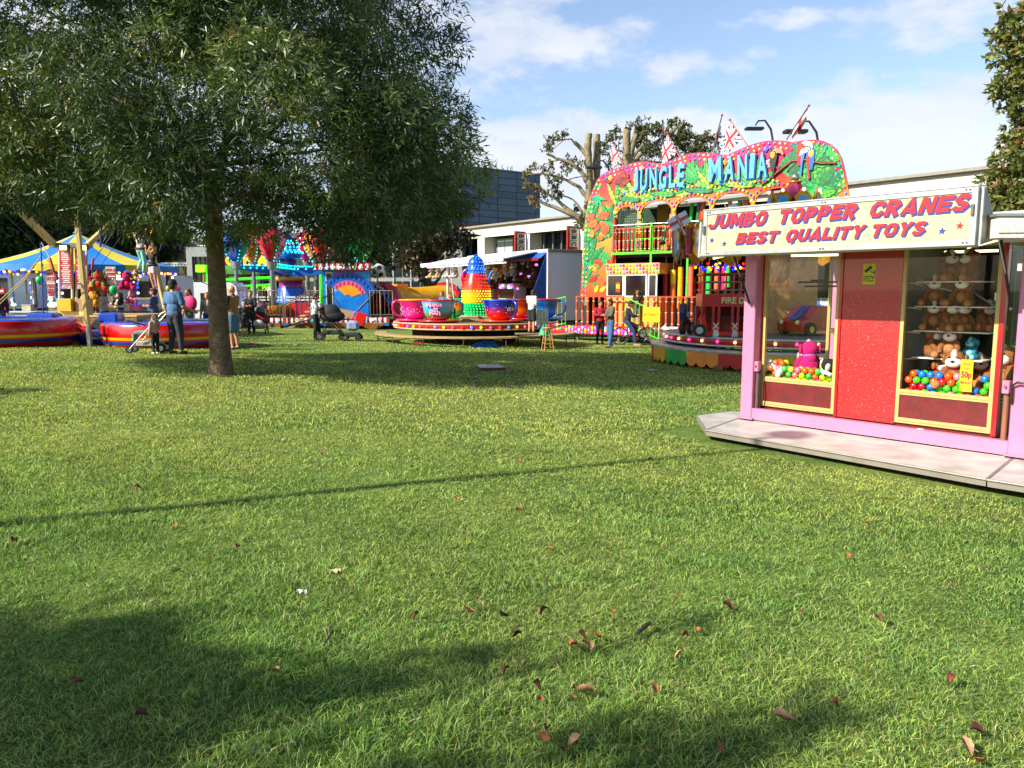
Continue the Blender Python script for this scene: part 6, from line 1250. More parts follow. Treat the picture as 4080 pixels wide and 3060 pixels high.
  rm = MB(); rm.tube([(rr * 1.045 * math.cos(a),rr * 1.045 * math.sin(a),h_) for a in [2 * math.pi * i / 36 for i in range(36)]],.028,mat(top,.35,coat=.4),6,closed=True); rm.build('rim',t)
  if hand is not None:
   ca,sa_ = math.cos(hand),math.sin(hand); hn = MB(); hn.tube([(ca * rr * f,sa_ * rr * f,z) for f,z in ((.98,h_ * .9),(1.25,h_ * .98),(1.46,h_ * .82),(1.48,h_ * .55),(1.30,h_ * .33),(.86,h_ * .24))],[.04,.045,.05,.045,.04,.03],mat(cols[-1][1],.3,coat=.5),8); hn.build('handle',t)
  w = MB(); w.cyl((0,0,h_ * .35),(0,0,h_ * .75),.04,CHROME(),n=8); w.cyl((0,0,h_ * .75),(0,0,h_ * .79),.28,CHROME(),n=20); w.build('turning_wheel',t)
  return t
 hc = .78
 c1 = cup(1655,-.9,.54,hc,[(0,'#e0208a'),(.35,'#f05ab4'),(.6,'#d81c7c'),(1,'#c8186c')],'pink teacup at the left of the ride',math.pi + .2,'#e8a01c','#e0208a')
 r_ = random.Random(8); dots = MB()
 for i in range(60): a = r_.uniform(math.pi,2 * math.pi); z = r_.uniform(.3,.7) * hc; f = .54 * (.9 + .1 * (z / hc)) * 1.012; dots.sph((f * math.cos(a),f * math.sin(a),z),.013,mat('#f6d0e4',.4),5,3)
 o_ = dots.build('painted_bubbles',c1)
 c2 = cup(1748,-1.7,.58,hc,[(0,'#d83a5a'),(.12,'#e07a8a'),(.2,'#1c8a3c'),(.36,'#2fa84a'),(.44,'#4aa8d0'),(.8,'#6fbfe0'),(1,'#3a9ac8')],'pale blue teacup with pink lettering and green meadow',.25,'#c81c3a','#d82a30')
 for (w_,zz,a_,hh) in (('Winnie',.62,-1.72,.15),('the',.50,-1.66,.09),('Pooh',.37,-1.70,.20)):
  n = len(w_)
  for i,ch_ in enumerate(w_):
   a = a_ + (i - (n - 1) / 2) * (.145 if hh > .1 else .09); f = .58 * (.93 + .05 * zz / hc) + .02
   for k_,(c_,of,dd) in enumerate((('#3a2a6a',.016,0.),('#f0a0c8',.006,.014))): o = txt(ch_,c2,'lettering',((f + dd) * math.cos(a),(f + dd) * math.sin(a),zz),hh,mat(c_,.4),rot=(math.pi / 2 - .12,0,a + math.pi / 2),ext=.008,off=of)
 c3 = cup(1820,1.4,.54,hc,[(0,'#4ac82a'),(.3,'#3a9a2a'),(.5,'#f08a2a'),(.75,'#e03a2a'),(.9,'#2a9a3a'),(1,'#2aa83a')],'green and orange sunset teacup behind the giant teapot',None,'#2aa83a','#4ac82a')
 c4 = cup(1995,-1.75,.60,hc,[(0,'#e0401c'),(.35,'#d01c2a'),(.5,'#8a1c6a'),(.7,'#2a2a9a'),(1,'#1c2a8a')],'dark blue and red teacup with white stars at the front right',-.9,'#1c4ad8','#d8402a')
 stt = MB()
 for i in range(26): a = r_.uniform(math.pi,2 * math.pi); z = r_.uniform(.45,.95) * hc; f = .60 * (.9 + .1 * (z / hc)) * 1.015; stt.sph((f * math.cos(a),f * math.sin(a),z),.012,WHITE(),5,3)
 stt.build('painted_stars',c4)
 for i,ch_ in enumerate('dre'):
  a = -1.10 + i * .16; txt(ch_,c4,'lettering',(.60 * math.cos(a),.60 * math.sin(a),.48),.14,WHITE(),rot=(math.pi / 2,0,a + math.pi / 2),ext=.006)
 c5 = cup(2080,.3,.56,hc,[(0,'#c83a1c'),(.4,'#d8642a'),(.7,'#8a2a1c'),(1,'#b8542a')],'rusty orange teacup partly hidden by the boy in white',None,'#b81c1c','#c8281c')
 c6 = cup(2165,.2,.56,hc,[(0,'#1c5cc8'),(.4,'#2a8ad8'),(.7,'#1c4a8a'),(1,'#2a7ac0')],'blue teacup with a big handle at the right of the ride',-.1,'#a81c2a','#1c5cc8')
 # control box
 zb_ = zof(2165,1298,25.6); g = W(2158,1290,25.7); cbx = thing('control_cabinet','beige metal control cabinet standing at the edge of the teacup ride','control box',(g.x,g.y,C.z + zb_),R(12)); b = MB(); b.box((0,0,.27),(.40,.28,.54),mat('#cfc8b4',.45,dirt=.1),bev=.012); b.build('cabinet_body',cbx)
 b = MB(); b.bb((-.02,-.146,.28),(.10,-.1405,.48),WHITE()); b.build('label_sheet',cbx)
 for (x,z,c) in ((.04,.42,'#2a3a9a'),(.04,.36,'#151515'),(.04,.31,'#151515'),(.05,.20,'#b08a2a'),(-.05,.08,'#d8401c')): b = MB(); b.cyl((x,-.155,z),(x,-.14,z),.022,mat(c,.4),n=10); b.build('button',cbx)
 l = MB(); l.cyl((0,0,C.z * 0 + .0),(0,0,-(C.z + zb_) + gz(g.x,g.y) + .0),.04,DARK(),n=8); l.build('stand',cbx)
 # bags, tarp, stool and odds
 def cloth_heap(name,lab,cat,px,py,sx,sy,sz,c,seed,dz=0.):
  g = gpt(px,py) if dz == 0 else Vector(dz); rs = random.Random(seed); b = MB(); n,k = 22,12; vs = []; ph = [rs.uniform(0,6) for _ in range(6)]
  for j in range(k + 1):
   for i in range(n):
    a = 2 * math.pi * i / n; rr = (j / k); wob = 1 + .22 * math.sin(3 * a + ph[0]) + .12 * math.sin(5 * a + ph[1]); z = sz * (1 - rr ** 2.2) * (1 + .35 * math.sin(4 * a + ph[2] + rr * 5)) + .05 * sz * math.sin(11 * a + ph[3] + 9 * rr); vs.append((sx * rr * wob * math.cos(a),sy * rr * wob * math.sin(a),max(.004,z)))
  fs = [(j * n + i,j * n + (i + 1) % n,(j + 1) * n + (i + 1) % n,(j + 1) * n + i) for j in range(k) for i in range(n)]
  b.add([(x,y,z) for x,y,z in vs],[f[::-1] for f in fs],mat(c,.4,var=.25,scale=5,bump=.8,bscale=9),True); o = b.build(name); o.location = g; tag(o,lab,cat); return o
 cloth_heap('tarpaulin','crumpled blue tarpaulin lying under the teacup ride walkway','tarpaulin',1932,1384,.48,.22,.17,'#2a6ac8',1)
 cloth_heap('strap_heap','tangled red straps on the grass under the left walkway','straps',1668,1368,.22,.08,.05,'#8a1c1c',2)
 gg = W(2170,1320,25.2); cloth_heap('green_sack','green plastic sack hanging below the control cabinet','sack',0,0,.22,.15,.26,'#1c9a6a',3,dz=(gg.x,gg.y,gg.z - .12))
 g = gpt(2182,1398); S = thing('bar_stool','tall plain wooden bar stool on the grass beside the teacup ride','stool',g,.3); wd_ = mat('#b5874c',.45,var=.18,scale=6,coat=.2); h = .67 * 27.5 / 24.3 * .98
 b = MB(); b.lathe([(0,h - .04),(.15,h - .04),(.165,h - .02),(.155,h),(0,h)],wd_,n=24); b.build('seat',S)
 for i in range(4):
  a = math.pi / 4 + i * math.pi / 2; b = MB(); b.cyl((.11 * math.cos(a),.11 * math.sin(a),h - .03),(.22 * math.cos(a),.22 * math.sin(a),0),.019,wd_,r1=.016,n=8); b.build('leg',S)
 for z,r_2 in ((.22,.19),(.40,.158)):
  for i in range(4):
   a = math.pi / 4 + i * math.pi / 2; a2 = a + math.pi / 2; zz = z + .03 * (i % 2); b = MB(); b.cyl((r_2 * math.cos(a),r_2 * math.sin(a),zz),(r_2 * math.cos(a2),r_2 * math.sin(a2),zz),.011,wd_,n=6); b.build('rung',S)
 return C,zt
def wicker():
 m = D.materials.new('wicker weave'); m.use_nodes = True; nt = m.node_tree; L = nt.links; b = nt.nodes['Principled BSDF']; b.inputs['Roughness'].default_value = .6
 tc = nd(nt,'ShaderNodeTexCoord'); v = nd(nt,'ShaderNodeTexBrick'); v.inputs['Scale'].default_value = 9; v.inputs['Color1'].default_value = (.55,.40,.20,1); v.inputs['Color2'].default_value = (.42,.29,.14,1); v.inputs['Mortar'].default_value = (.16,.10,.05,1); v.inputs['Mortar Size'].default_value = .05; v.inputs['Mortar Smooth'].default_value = .8
 mp = nd(nt,'ShaderNodeMapping'); mp.inputs['Rotation'].default_value = (math.pi / 2,0,0); L.new(tc.outputs['Object'],mp.inputs[0]); L.new(mp.outputs[0],v.inputs['Vector']); L.new(v.outputs['Color'],b.inputs['Base Color']); bp = nd(nt,'ShaderNodeBump',Strength=.6,Distance=.01,invert=True); L.new(v.outputs['Fac'],bp.inputs['Height']); L.new(bp.outputs[0],b.inputs['Normal']); return m
TEA_C,TEA_Z = build_teacups()
# ---------------------------------------------------------------- prize stall in a lorry box
def build_stall():
 cor = W(2182,1155,35.4); u = Vector((.475,-.88)); LEN = 8.5; O = Vector((cor.x - u.x * LEN,cor.y - u.y * LEN,gz(cor.x,cor.y))); rz = math.atan2(u.y,u.x)
 S = thing('prize_stall','white lorry box stall with red and white striped inside and lifted awning','stall',O,rz); q = lambda px,py,k=0.: pj(S,px,py,k)
 zt = q(2180,992)[1]; z0 = .75; Dp = 1.86; wh = mat('#f4f6ff',.4,var=.04,scale=1.2,dirt=.05); blue = mat('#1c5ab8',.45,coat=.2)
 b = MB(); b.bb((LEN - .05,0,z0),(LEN,Dp,zt - .14),wh); b.bb((0,0,z0),(.05,Dp,zt - .14),wh); b.bb((0,Dp - .05,z0),(LEN,Dp,zt - .14),stripemat('#a8141c','#e0dcd4','X',3.2)); b.bb((0,0,z0 - .1),(LEN,Dp,z0),mat('#3c3a38',.7)); b.bb((.05,.05,z0),(LEN - .05,Dp - .05,z0 + .01),mat('#4a3a30',.8)); b.build('lorry_box',S)
 f = MB(); f.bb((-.03,-.03,zt - .14),(LEN + .03,Dp + .03,zt),mat('#e4e2dc',.4,dirt=.1)); f.bb((LEN + .031,-.03,zt - .13),(LEN + .06,Dp,zt - .01),mat('#8d8a80',.5,.3,dirt=.3)); f.build('roof',S)
 for x in (LEN + .01,-.0):
  t = MB(); t.cyl((x,-.01,z0),(x,-.01,zt - .14),.045,WHITE(),n=8); t.build('corner_post',S)
 # blue valance and side wing
 v = MB(); v.add([(1.0,-.04,zt - .13),(LEN,-.04,zt - .13),(LEN - .1,-.35,zt - .42),(1.0,-.35,zt - .42)],[(0,1,2,3)],blue); v.bb((1.0,-.36,zt - .52),(LEN - .25,-.34,zt - .40),mat('#7a1820',.5)); v.build('valance',S)
 w = MB(); w.poly([(-.02,z0 + .9),(-.02,zt - .2),(-.1,zt - .3),(-1.15,z0 + .3),(-.9,z0 + .25),(-.02,z0 + .25)],LEN - .04,LEN - .01,mat('#1c4f9a',.45,var=.3,scale=7),plane='yz'); w.build('side_wing',S)
 w = MB(); w.poly([(-.02,z0 + .9),(-.02,zt - .2),(-.1,zt - .3),(-1.15,z0 + .3),(-.9,z0 + .25),(-.02,z0 + .25)],.5,.53,mat('#1c4f9a',.45,var=.3,scale=7),plane='yz'); w.build('side_wing',S)
 # lifted awning
 zq1 = q(2010,1040,-1.8)[1]; zq0 = q(1680,1052,-1.8)[1]; xa,xb = q(1680,1050,-1.8)[0],q(2008,1040,-1.8)[0]; za = (zq0 + zq1) / 2
 a = MB(); a.add([(xa,-1.8,za),(xb,-1.8,za),(xb,-.02,zt - .1),(xa + .2,-.02,zt - .1),(xa,-1.8,za + .05),(xb,-1.8,za + .05),(xb,-.02,zt - .05),(xa + .2,-.02,zt - .05)],[(0,3,2,1),(4,5,6,7),(0,1,5,4),(1,2,6,5),(2,3,7,6),(3,0,4,7)],mat('#d8d6d0',.5)); ao = a.build('awning',S)
 e = MB(); e.bb((xa - .05,-1.86,za - .06),(xb + .03,-1.81,za + .09),WHITE()); e.build('awning_edge',S); e = MB(); e.bb((xa + .3,-1.6,za - .16),(xb - .3,-1.52,za - .10),mat('#fff4d8',.4,emit=.9)); e.build('tube_light',S)
 bulbs_each(S,resample([Vector((xa + .1,-1.88,za - .09)),Vector((xb - .05,-1.88,za - .09))],.135)[:90],.04,['#3f7dff','#ff3a5a','#ffffff','#ff3aff','#3f4fff'],e=2.2)
 t = MB(); t.tube([(.4,-.9,z0 - .6),(.9,-1.5,za + .0)],.03,WHITE(),6); t.build('awning_strut',S); t = MB(); t.bb((.2,-1.4,-.1),(.32,-1.3,za),WHITE()); t.build('awning_strut',S)
 # counter with signs
 zc = q(2100,1243,-.5)[1]; c = MB(); c.bb((.6,-.5,z0 - .3),(LEN - .15,-.42,zc),mat('#c8c4bc',.5)); c.bb((.6,-.55,zc),(LEN - .15,-.05,zc + .05),mat('#b81c2a',.4)); c.build('counter',S); c = MB(); c.bb((3.2,-.57,zc - .02),(LEN - .3,-.555,zc + .16),mat('#e84a1c',.4,emit=.5)); c.build('counter_sign',S)
 # pusher machine
 x0,x1 = q(2000,1180,.6)[0],q(2062,1180,.6)[0]; m = MB(); zm1 = q(2030,1130,.6)[1]; m.bb((x0,.4,z0),(x1,1.1,zm1),mat('#b8b4ac',.4)); m.bb((x0 + .05,.385,zm1 - .75),(x1 - .05,.399,zm1 - .25),mat('#3a2418',.2,coat=.5)); mo = m.build('arcade_cabinet',S)
 bulbs_each(mo,[(x,.37,z) for x in (lerp(x0,x1,.15),lerp(x0,x1,.3),lerp(x0,x1,.7),lerp(x0,x1,.85)) for z in (zm1 - .12,zm1 - .2)],.07,['#ff50d0','#7a9aff','#ffffff'],e=2.2)
 for (px,py) in ((2060,1150),(2105,1100),(2120,1085),(2030,1170),(2075,1092),(2135,1055)): x,z = q(px,py,.5); bulbs_each(S,[(x,.5,z),(x + .1,.5,z)],.06,['#ff4f8e','#5f7dff'],e=2.2)
 # red wall at the left end, clutter
 k = MB(); k.bb((.6,1.3,z0),(2.4,1.35,zt - .5),mat('#b8401c',.6,var=.5,scale=3)); k.build('prize_wall',S)
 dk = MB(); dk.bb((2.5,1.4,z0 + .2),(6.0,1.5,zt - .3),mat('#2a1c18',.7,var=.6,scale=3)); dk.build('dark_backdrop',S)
 # hanging plush toys
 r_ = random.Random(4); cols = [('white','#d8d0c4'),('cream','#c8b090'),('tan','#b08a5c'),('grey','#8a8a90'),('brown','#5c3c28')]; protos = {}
 Mk = wm(S); spots = [(1722,1085,-1.3,1),(1748,1085,-1.3,1),(1790,1082,-1.2,0),(1815,1082,-1.2,0),(1948,1075,-.5,0),(1975,1085,-.5,0),(2015,1065,-.5,2),(2045,1072,-.5,3),(2000,1105,.6,4),(2022,1115,.8,4),(2062,1060,.2,4),(2082,1090,.6,4),(2100,1112,.8,4),(1965,1110,.8,4),(2118,1120,.9,4),(1985,1125,1.,4),(2055,1120,1.,4),(1930,1100,.8,4),(2090,1055,.3,4),(2112,1068,.4,4),(2130,1095,.6,4)]
 words = ['first','second','third','fourth','fifth','sixth','seventh','eighth','ninth','tenth','eleventh','twelfth']; cn = {}
 for i,(px,py,k_,ci) in enumerate(spots):
  nm,c = cols[ci]; x,z = q(px,py,k_)
  if ci not in protos: o = protos[ci] = plush_dog('hanging_plush','x',fur=c,face='#e0d8cc',s=2.0,belly=c,collar='#6a4a3a')
  else: o = dup(protos[ci])
  o['group'] = 'plush prizes hanging in the white lorry stall'; o.location = Mk @ Vector((x,k_,z - .35)); o.rotation_euler = (0,0,rz + r_.uniform(-.5,.5)); n_ = cn.get(ci,0); cn[ci] = n_ + 1
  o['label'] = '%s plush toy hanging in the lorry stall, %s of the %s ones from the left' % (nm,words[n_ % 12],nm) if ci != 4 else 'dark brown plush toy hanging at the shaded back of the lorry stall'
build_stall()
# ---------------------------------------------------------------- inflatable football shoot-out
def build_inflatable():
 d = 43.; g = gat(1530,d); I = thing('inflatable_goal','red and yellow inflatable football shoot out tunnel with an arched front','inflatable',g,R(-38)); q = lambda px,py,k=0.: pj(I,px,py,k); redv = mat('#a80c22',.35,var=.08,coat=.3,bump=.15,bscale=3); yel = mat('#d8a02a',.5,var=.12,scale=2,bump=.5,bscale=2.5)
 x0,x1 = q(1440,1200)[0],q(1602,1200)[0]; zt = q(1520,1120)[1]; cx,rx = (x0 + x1) / 2,(x1 - x0) / 2 - .45; zb = 0.
 def arch(y,rr,name,rx=rx,top=zt):
  a = MB(); pts = [(cx - rx,y,0),(cx - rx,y,top * .45)] + [(cx + rx * -math.cos(t),y,top * .45 + (top * .55 - rr) * math.sin(t)) for t in [math.pi * k / 14 for k in range(1,14)]] + [(cx + rx,y,top * .45),(cx + rx,y,0)]; a.tube(pts,rr,redv,12); return a.build(name,I)
 arch(0,.42,'front_arch'); L_ = 5.2; arch(L_,.42,'rear_arch')
 t = MB(); vs = []; n = 14
 for k in range(9):
  y = lerp(.3,L_ - .3,k / 8)
  for j in range(n + 1): a = math.pi * j / n; sg = .10 * math.sin(a * 9 + k) * .3; vs.append((cx - (rx + .2) * math.cos(a),y,zt * .42 + (zt * .50) * math.sin(a) ** .9 - .12 * math.sin(math.pi * k / 8) + sg * .3))
 t.add(vs,[(k * (n + 1) + j,k * (n + 1) + j + 1,(k + 1) * (n + 1) + j + 1,(k + 1) * (n + 1) + j) for k in range(8) for j in range(n)],yel,True); t.build('roof_cover',I)
 s = MB()
 for x in (cx - rx - .1,cx + rx + .1): s.tube([(x,.2,zt * .40),(x,L_ - .2,zt * .40)],.35,redv,10)
 s.build('side_tube',I)
 s = MB(); s.bb((cx + rx + .05,.3,0),(cx + rx + .15,L_ - .3,zt * .32),mat('#1c2026',.7)); s.bb((cx - rx,L_ - .2,0),(cx + rx,L_ - .1,zt * .9),mat('#7a1420',.6)); s.build('side_panel',I)
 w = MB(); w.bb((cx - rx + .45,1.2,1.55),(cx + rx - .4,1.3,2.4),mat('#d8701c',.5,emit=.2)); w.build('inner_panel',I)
 # lettering round the arch
 word = 'BALL SHOOTOUT'; n = len(word)
 for i,c in enumerate(word):
  if c == ' ': continue
  a = math.pi * lerp(.90,.06,i / (n - 1)); rr_ = rx + .0; p = (cx + rr_ * math.cos(a),-.47,zt * .45 + (zt * .55 - .42) * math.sin(a)); col = '#e8e4d8' if i in (7,8) else '#4aa8e8'
  txt(c,I,'letter_shadow',(p[0] + .02,p[1] + .03,p[2] - .02),.40,mat('#16224a',.5),rot=(math.pi / 2,-(a - math.pi / 2) * .7,0),ext=.02,off=.035); txt(c,I,'letter',p,.38,mat(col,.4,coat=.3),rot=(math.pi / 2,-(a - math.pi / 2) * .7,0),ext=.03,off=.012)
 # football
 x,z = q(1508,1079,-.1); rb = 28.5 * d / FPX; b = D.meshes.new('football')
 import bmesh
 bmm = bmesh.new(); bmesh.ops.create_icosphere(bmm,subdivisions=6,radius=rb)
 ph = (1 + 5 ** .5) / 2; ico = [Vector(v).normalized() for v in ((0,1,ph),(0,-1,ph),(0,1,-ph),(0,-1,-ph),(1,ph,0),(-1,ph,0),(1,-ph,0),(-1,-ph,0),(ph,0,1),(-ph,0,1),(ph,0,-1),(-ph,0,-1))]
 dod = [Vector(v).normalized() for v in [(a,b_,c) for a in (1,-1) for b_ in (1,-1) for c in (1,-1)] + [(0,a / ph,b_ * ph) for a in (1,-1) for b_ in (1,-1)] + [(a / ph,b_ * ph,0) for a in (1,-1) for b_ in (1,-1)] + [(a * ph,0,b_ / ph) for a in (1,-1) for b_ in (1,-1)]]
 for f in bmm.faces:
  nv = f.calc_center_median().normalized(); f.smooth = True; dm = max(nv.dot(v) for v in ico); ds = sorted([nv.dot(v) for v in dod],reverse=True)
  f.material_index = 1 if dm > .942 else (2 if (ds[0] - ds[1] < .014 and dm < .93 or .932 < dm <= .942) else 0)
 bmm.to_mesh(b); bmm.free(); b.materials.append(mat('#dcd8cc',.4,var=.04)); b.materials.append(mat('#151515',.4)); b.materials.append(mat('#6a6a66',.5)); o = D.objects.new('football',b); COL.objects.link(o); o.parent = I; o.location = (x,-.1,z); o.rotation_euler = (.5,.35,.8)
build_inflatable()
# ---------------------------------------------------------------- balloon paratrooper ride with booth
def build_balloon_ride():
 d = 45.; g = gat(1160,d); B = thing('balloon_ride','balloon themed spinning ride with blue lit centre column and cloud painted skirt','fairground ride',g,R(6)); q = lambda px,py,k=0.: pj(B,px,py,k); s_ = d / FPX
 blu = mat('#1466c8',.35,coat=.4); pinkm = mat('#c81c4c',.35,coat=.4); zf = q(1160,1252)[1]; cyan = ['#3fd8ff','#5fe8ff','#3fd8ff','#3fff9a']
 sk = rampmat([(0,'#1c6ac8'),(.4,'#2a8ae0'),(.62,'#bfe0f4'),(.75,'#3a96e0'),(1,'#1458b0')],'Z',-.2,1.1,noise=1.1,nscale=1.6)
 prof = [(62,1250),(62,1240),(50,1150),(46,1145),(46,1120),(58,1118),(58,1104),(54,1102),(30,1088),(15,1086),(15,1060),(22,1055),(22,1040),(15,1034),(20,1030),(46,1028),(48,1010),(48,1004),(36,1002),(34,980),(36,976),(38,970),(30,966),(29,958),(0,956)]
 mats = [blu] * 2 + [mat('#3a3a98',.35),mat('#8a2a7c',.35,coat=.4),mat('#8a2a7c',.35),mat('#d89a1c',.4,coat=.3),mat('#c88a1c',.4)] + [blu] * 4 + [mat('#101c5a',.5)] * 3 + [blu] * 5 + [pinkm] * 2 + [blu] * 3 + [mat('#14a84a',.35)] * 3
 c = MB(); c.lathe([(r * s_,q(1160,y)[1]) for r,y in prof],None,n=20,mats=mats[:len(prof) - 1]); c.build('centre_column',B)
 def ring(y_,r,n,nm='bulb_ring'): bulbs(nm,B,[(r * s_ * math.cos(2 * math.pi * i / n),r * s_ * math.sin(2 * math.pi * i / n),q(1160,y_)[1]) for i in range(n)],.06,cyan,nrm=(0,0,0),e=1.8)
 for y_,r,n in ((962,31,16),(972,39,18),(985,36,14),(998,37,14),(1007,49,20)): ring(y_,r,n)
 # arms, balloons and baskets
 za = q(1160,1065)[1]; R1 = 5.3; bal = [('blue','#1458b8'),('pink and red','#c01c3c'),('rose','#d8285a'),('yellow','#e0901c'),('red','#d01c24'),('green','#1c9a4a'),('dark blue','#1c3a9a'),('orange','#e8781c')]
 angs = [math.atan2(-2.2,-3.2),math.atan2(-3.5,-1.15),.9,.45,.0,-.7,1.9,2.75]
 tx = [(940,-2.6),(1083,-4.6),(1225,3.2),(1262,1.6),(1290,.4),(1440,0),(1130,5.0),(1010,3.5)]
 for i,((px,k),(nm,col)) in enumerate(zip(tx,bal)):
  x,_ = q(px,1060,k); a = math.atan2(k,x); A = MB(); hx,hy = math.cos(a),math.sin(a); L_ = math.hypot(x,k)
  A.add([(hx * .3 - hy * .16,hy * .3 + hx * .16,za),(hx * .3 + hy * .16,hy * .3 - hx * .16,za),(x + hy * .1,k - hx * .1,za + .02),(x - hy * .1,k + hx * .1,za + .02),(hx * .3 - hy * .16,hy * .3 + hx * .16,za - .55),(hx * .3 + hy * .16,hy * .3 - hx * .16,za - .55),(x + hy * .1,k - hx * .1,za - .18),(x - hy * .1,k + hx * .1,za - .18)],[(0,1,2,3),(4,7,6,5),(0,4,5,1),(1,5,6,2),(2,6,7,3),(3,7,4,0)],mat('#2a62b8',.4,var=.3,scale=3,coat=.3)); arm = A.build('arm',B)
  bp = []
  for t in [j / 9 for j in range(1,10)]:
   for sd in (-.17,.17):
    for zz in (.05,-.1): bp.append((hx * L_ * t - hy * sd,hy * L_ * t + hx * sd,za + zz))
  bulbs('bulb_row',arm,bp,.05,cyan,nrm=(0,0,0),e=1.5)
  zb0 = q(px,1048,k)[1]; hb = 1.45; bm = MB(); n = 16; pr = [(.12,0),(.22,.12),(.42,.45),(.60,.85),(.66,1.2),(.60,1.55),(.42,1.85),(.15,2.0),(0,2.02)]; vs = []
  for (r,h) in pr:
   for j in range(n * 2): ang = math.pi * j / n; rr = r * (1 if j % 4 else .90) * 1.18; vs.append((x + rr * math.cos(ang),k + rr * math.sin(ang),zb0 + h * .98))
  m1,m2 = mat(col,.25,coat=.5),mat('#1c9a5a' if i == 0 else ('#e08ab0' if i == 1 else col),.25,coat=.5); N2 = n * 2
  for j in range(len(pr) - 1):
   for q_ in range(N2): bm.add([],[],m1); mm_ = m2 if (q_ // 4) % 4 == 3 else m1; bm.f.append((j * N2 + q_,j * N2 + (q_ + 1) % N2,(j + 1) * N2 + (q_ + 1) % N2,(j + 1) * N2 + q_)); bm.m.append(bm.mi(mm_)); bm.sm.append(True)
  bm.v = [tuple(v) for v in vs]; bo = bm.build('balloon',B); bo['label'] = nm + ' fibreglass balloon'
  for e_ in range(4): ang = e_ * math.pi / 2 + .6; bulbs('bulb_row',bo,[(x + r * 1.22 * math.cos(ang),k + r * 1.22 * math.sin(ang),zb0 + h * .98) for (r,h) in [(.22,.12),(.32,.28),(.42,.45),(.51,.65),(.60,.85),(.64,1.02),(.66,1.2)]],.036,cyan,nrm=(0,0,0),e=1.4)
  pl = MB(); pl.lathe([(.22,-.3),(.26,-.1),(.30,.08)],mat('#9a9a9c',.35,.6),(x,k,zb0),n=10); pl.cyl((x,k,zf + .3),(x,k,zb0 - .25),.11,mat('#8a8a8c',.35,.7),n=10); pl.build('pole',B)
  sk_ = MB(); sk_.lathe([(.55,.05),(.75,.1),(.80,.55),(.76,.60),(.70,.55),(.66,.12)],mat('#c8782a',.5,var=.4,scale=6),(x,k,zf),n=18); sk_.build('basket',B)
 # platform, skirt and fence
 X0,X1 = q(880,1290,-5.5)[0],q(1570,1290,-5.5)[0]; b = MB(); b.bb((X0,-5.5,zf - .1),(X1,5,zf),mat('#5a4a44',.7)); b.build('stage',B)
 xs = X0; i = 0
 while xs < X1 - .3:
  w = 1.7; p = MB(); p.bb((xs,-5.56,.12),(xs + w - .03,-5.5,zf - .02),sk); p.bb((xs,-5.575,zf - .28),(xs + w - .03,-5.565,zf - .02),stripemat('#c81c24','#e8e4dc','X',4.)); n_ = 14
  p.poly([(xs + .2,zf - .32),(xs + w - .25,zf - .32),(xs + w - .5,zf - .55),(xs + w / 2,zf - .66),(xs + .45,zf - .55)],-5.58,-5.566,mat('#8a5a2a',.5,var=.3)); po = p.build('skirt_panel',B); bulbs('bulb_row',po,[(xs + .15 + j * .35,-5.59,zf - .12) for j in range(4)],.055,['#bff4ff','#3fd8ff'],e=2.4); xs += w; i += 1
 cop = mat('#7d6a5c',.4,.5,var=.2); zr = q(1300,1158,-5.4)[1]
 def fence(x0,x1,y,nm='fence_panel'):
  f = MB(); f.tube([(x0,y,zf),(x0,y,zr),(x1,y,zr),(x1,y,zf)],.035,cop,6); f.tube([(x0,y,zf + .12),(x1,y,zf + .12)],.03,cop,6); n = max(2,int((x1 - x0) / .17))
  for j in range(1,n): x = lerp(x0,x1,j / n); f.tube([(x,y,zf + .12),(x,y,zr)],.016,cop,4)
  f.build(nm,B)
 for (a,b_) in ((905,985),(1030,1128),(1232,1282),(1330 + 145,1515),(1517,1565)): fence(q(a,1200,-5.4)[0],q(b_,1200,-5.4)[0],-5.4)
 # inner seats/rail colours behind the fence
 for (a,b_,c) in ((925,980,'#b81c2a'),(1020,1060,'#2a1c6a'),(1065,1075,'#1c7a3a'),(1080,1090,'#b81c2a'),(1095,1125,'#1c7a3a'),(1140,1180,'#c82a1c'),(1185,1230,'#b81c3a'),(1235,1275,'#d8d0c8')):
  p = MB(); xa,xb = q(a,1200,-4.6)[0],q(b_,1200,-4.6)[0]; p.bb((xa,-4.6,zf),(xb,-4.55,zf + .75),mat(c,.5,var=.3)); p.bb((xa,-4.62,zf + .85),(xb,-4.6,zf + .92),WHITE()); p.bb((xa,-4.62,zf + 1.0),(xb,-4.6,zf + 1.07),WHITE()); p.build('seat_rail',B)
 s = MB(); x0,x1 = q(1122,1300,-6.8)[0],q(1232,1300,-6.)[0]
 for i in range(6): s.bb((x0 + .2 + i * .22,-6.9 + .0,.05 + i * .2),(x0 + .5 + i * .22,-5.7,.10 + i * .2),mat('#c8a868',.5,var=.2))
 s.build('steps',B); s = MB()
 for y in (-6.95,-5.65): s.tube([(x0,y,.05),(x0,y,1.15),(x0 + 1.5,y,zr),(x0 + 1.5,y,zf)],.04,cop,6); s.tube([(x0,y,.1),(x0 + 1.5,y,zf)],.04,cop,6); [s.tube([(x0 + k_ * .25,y,.1 + k_ * .2),(x0 + k_ * .25,y,1.15 + k_ * .19)],.018,cop,4) for k_ in range(1,6)]; s.build('step_railing',B)
 # booth with balloon painting
 yb = -5.2; bx0,bx1 = q(1287,1150,yb)[0],q(1467,1150,yb)[0]; bm_ = q(1333,1150,yb)[0]; z1,z0 = q(1400,1075,yb)[1],zf; zt = q(1400,1050,yb)[1]
 K = thing('pay_booth','ticket booth with a striped balloon and clouds painted on its side','booth',wm(B) @ Vector((bx0,yb,zf)),R(6)); w = bx1 - bx0; hh = z1 - z0; xm = bm_ - bx0
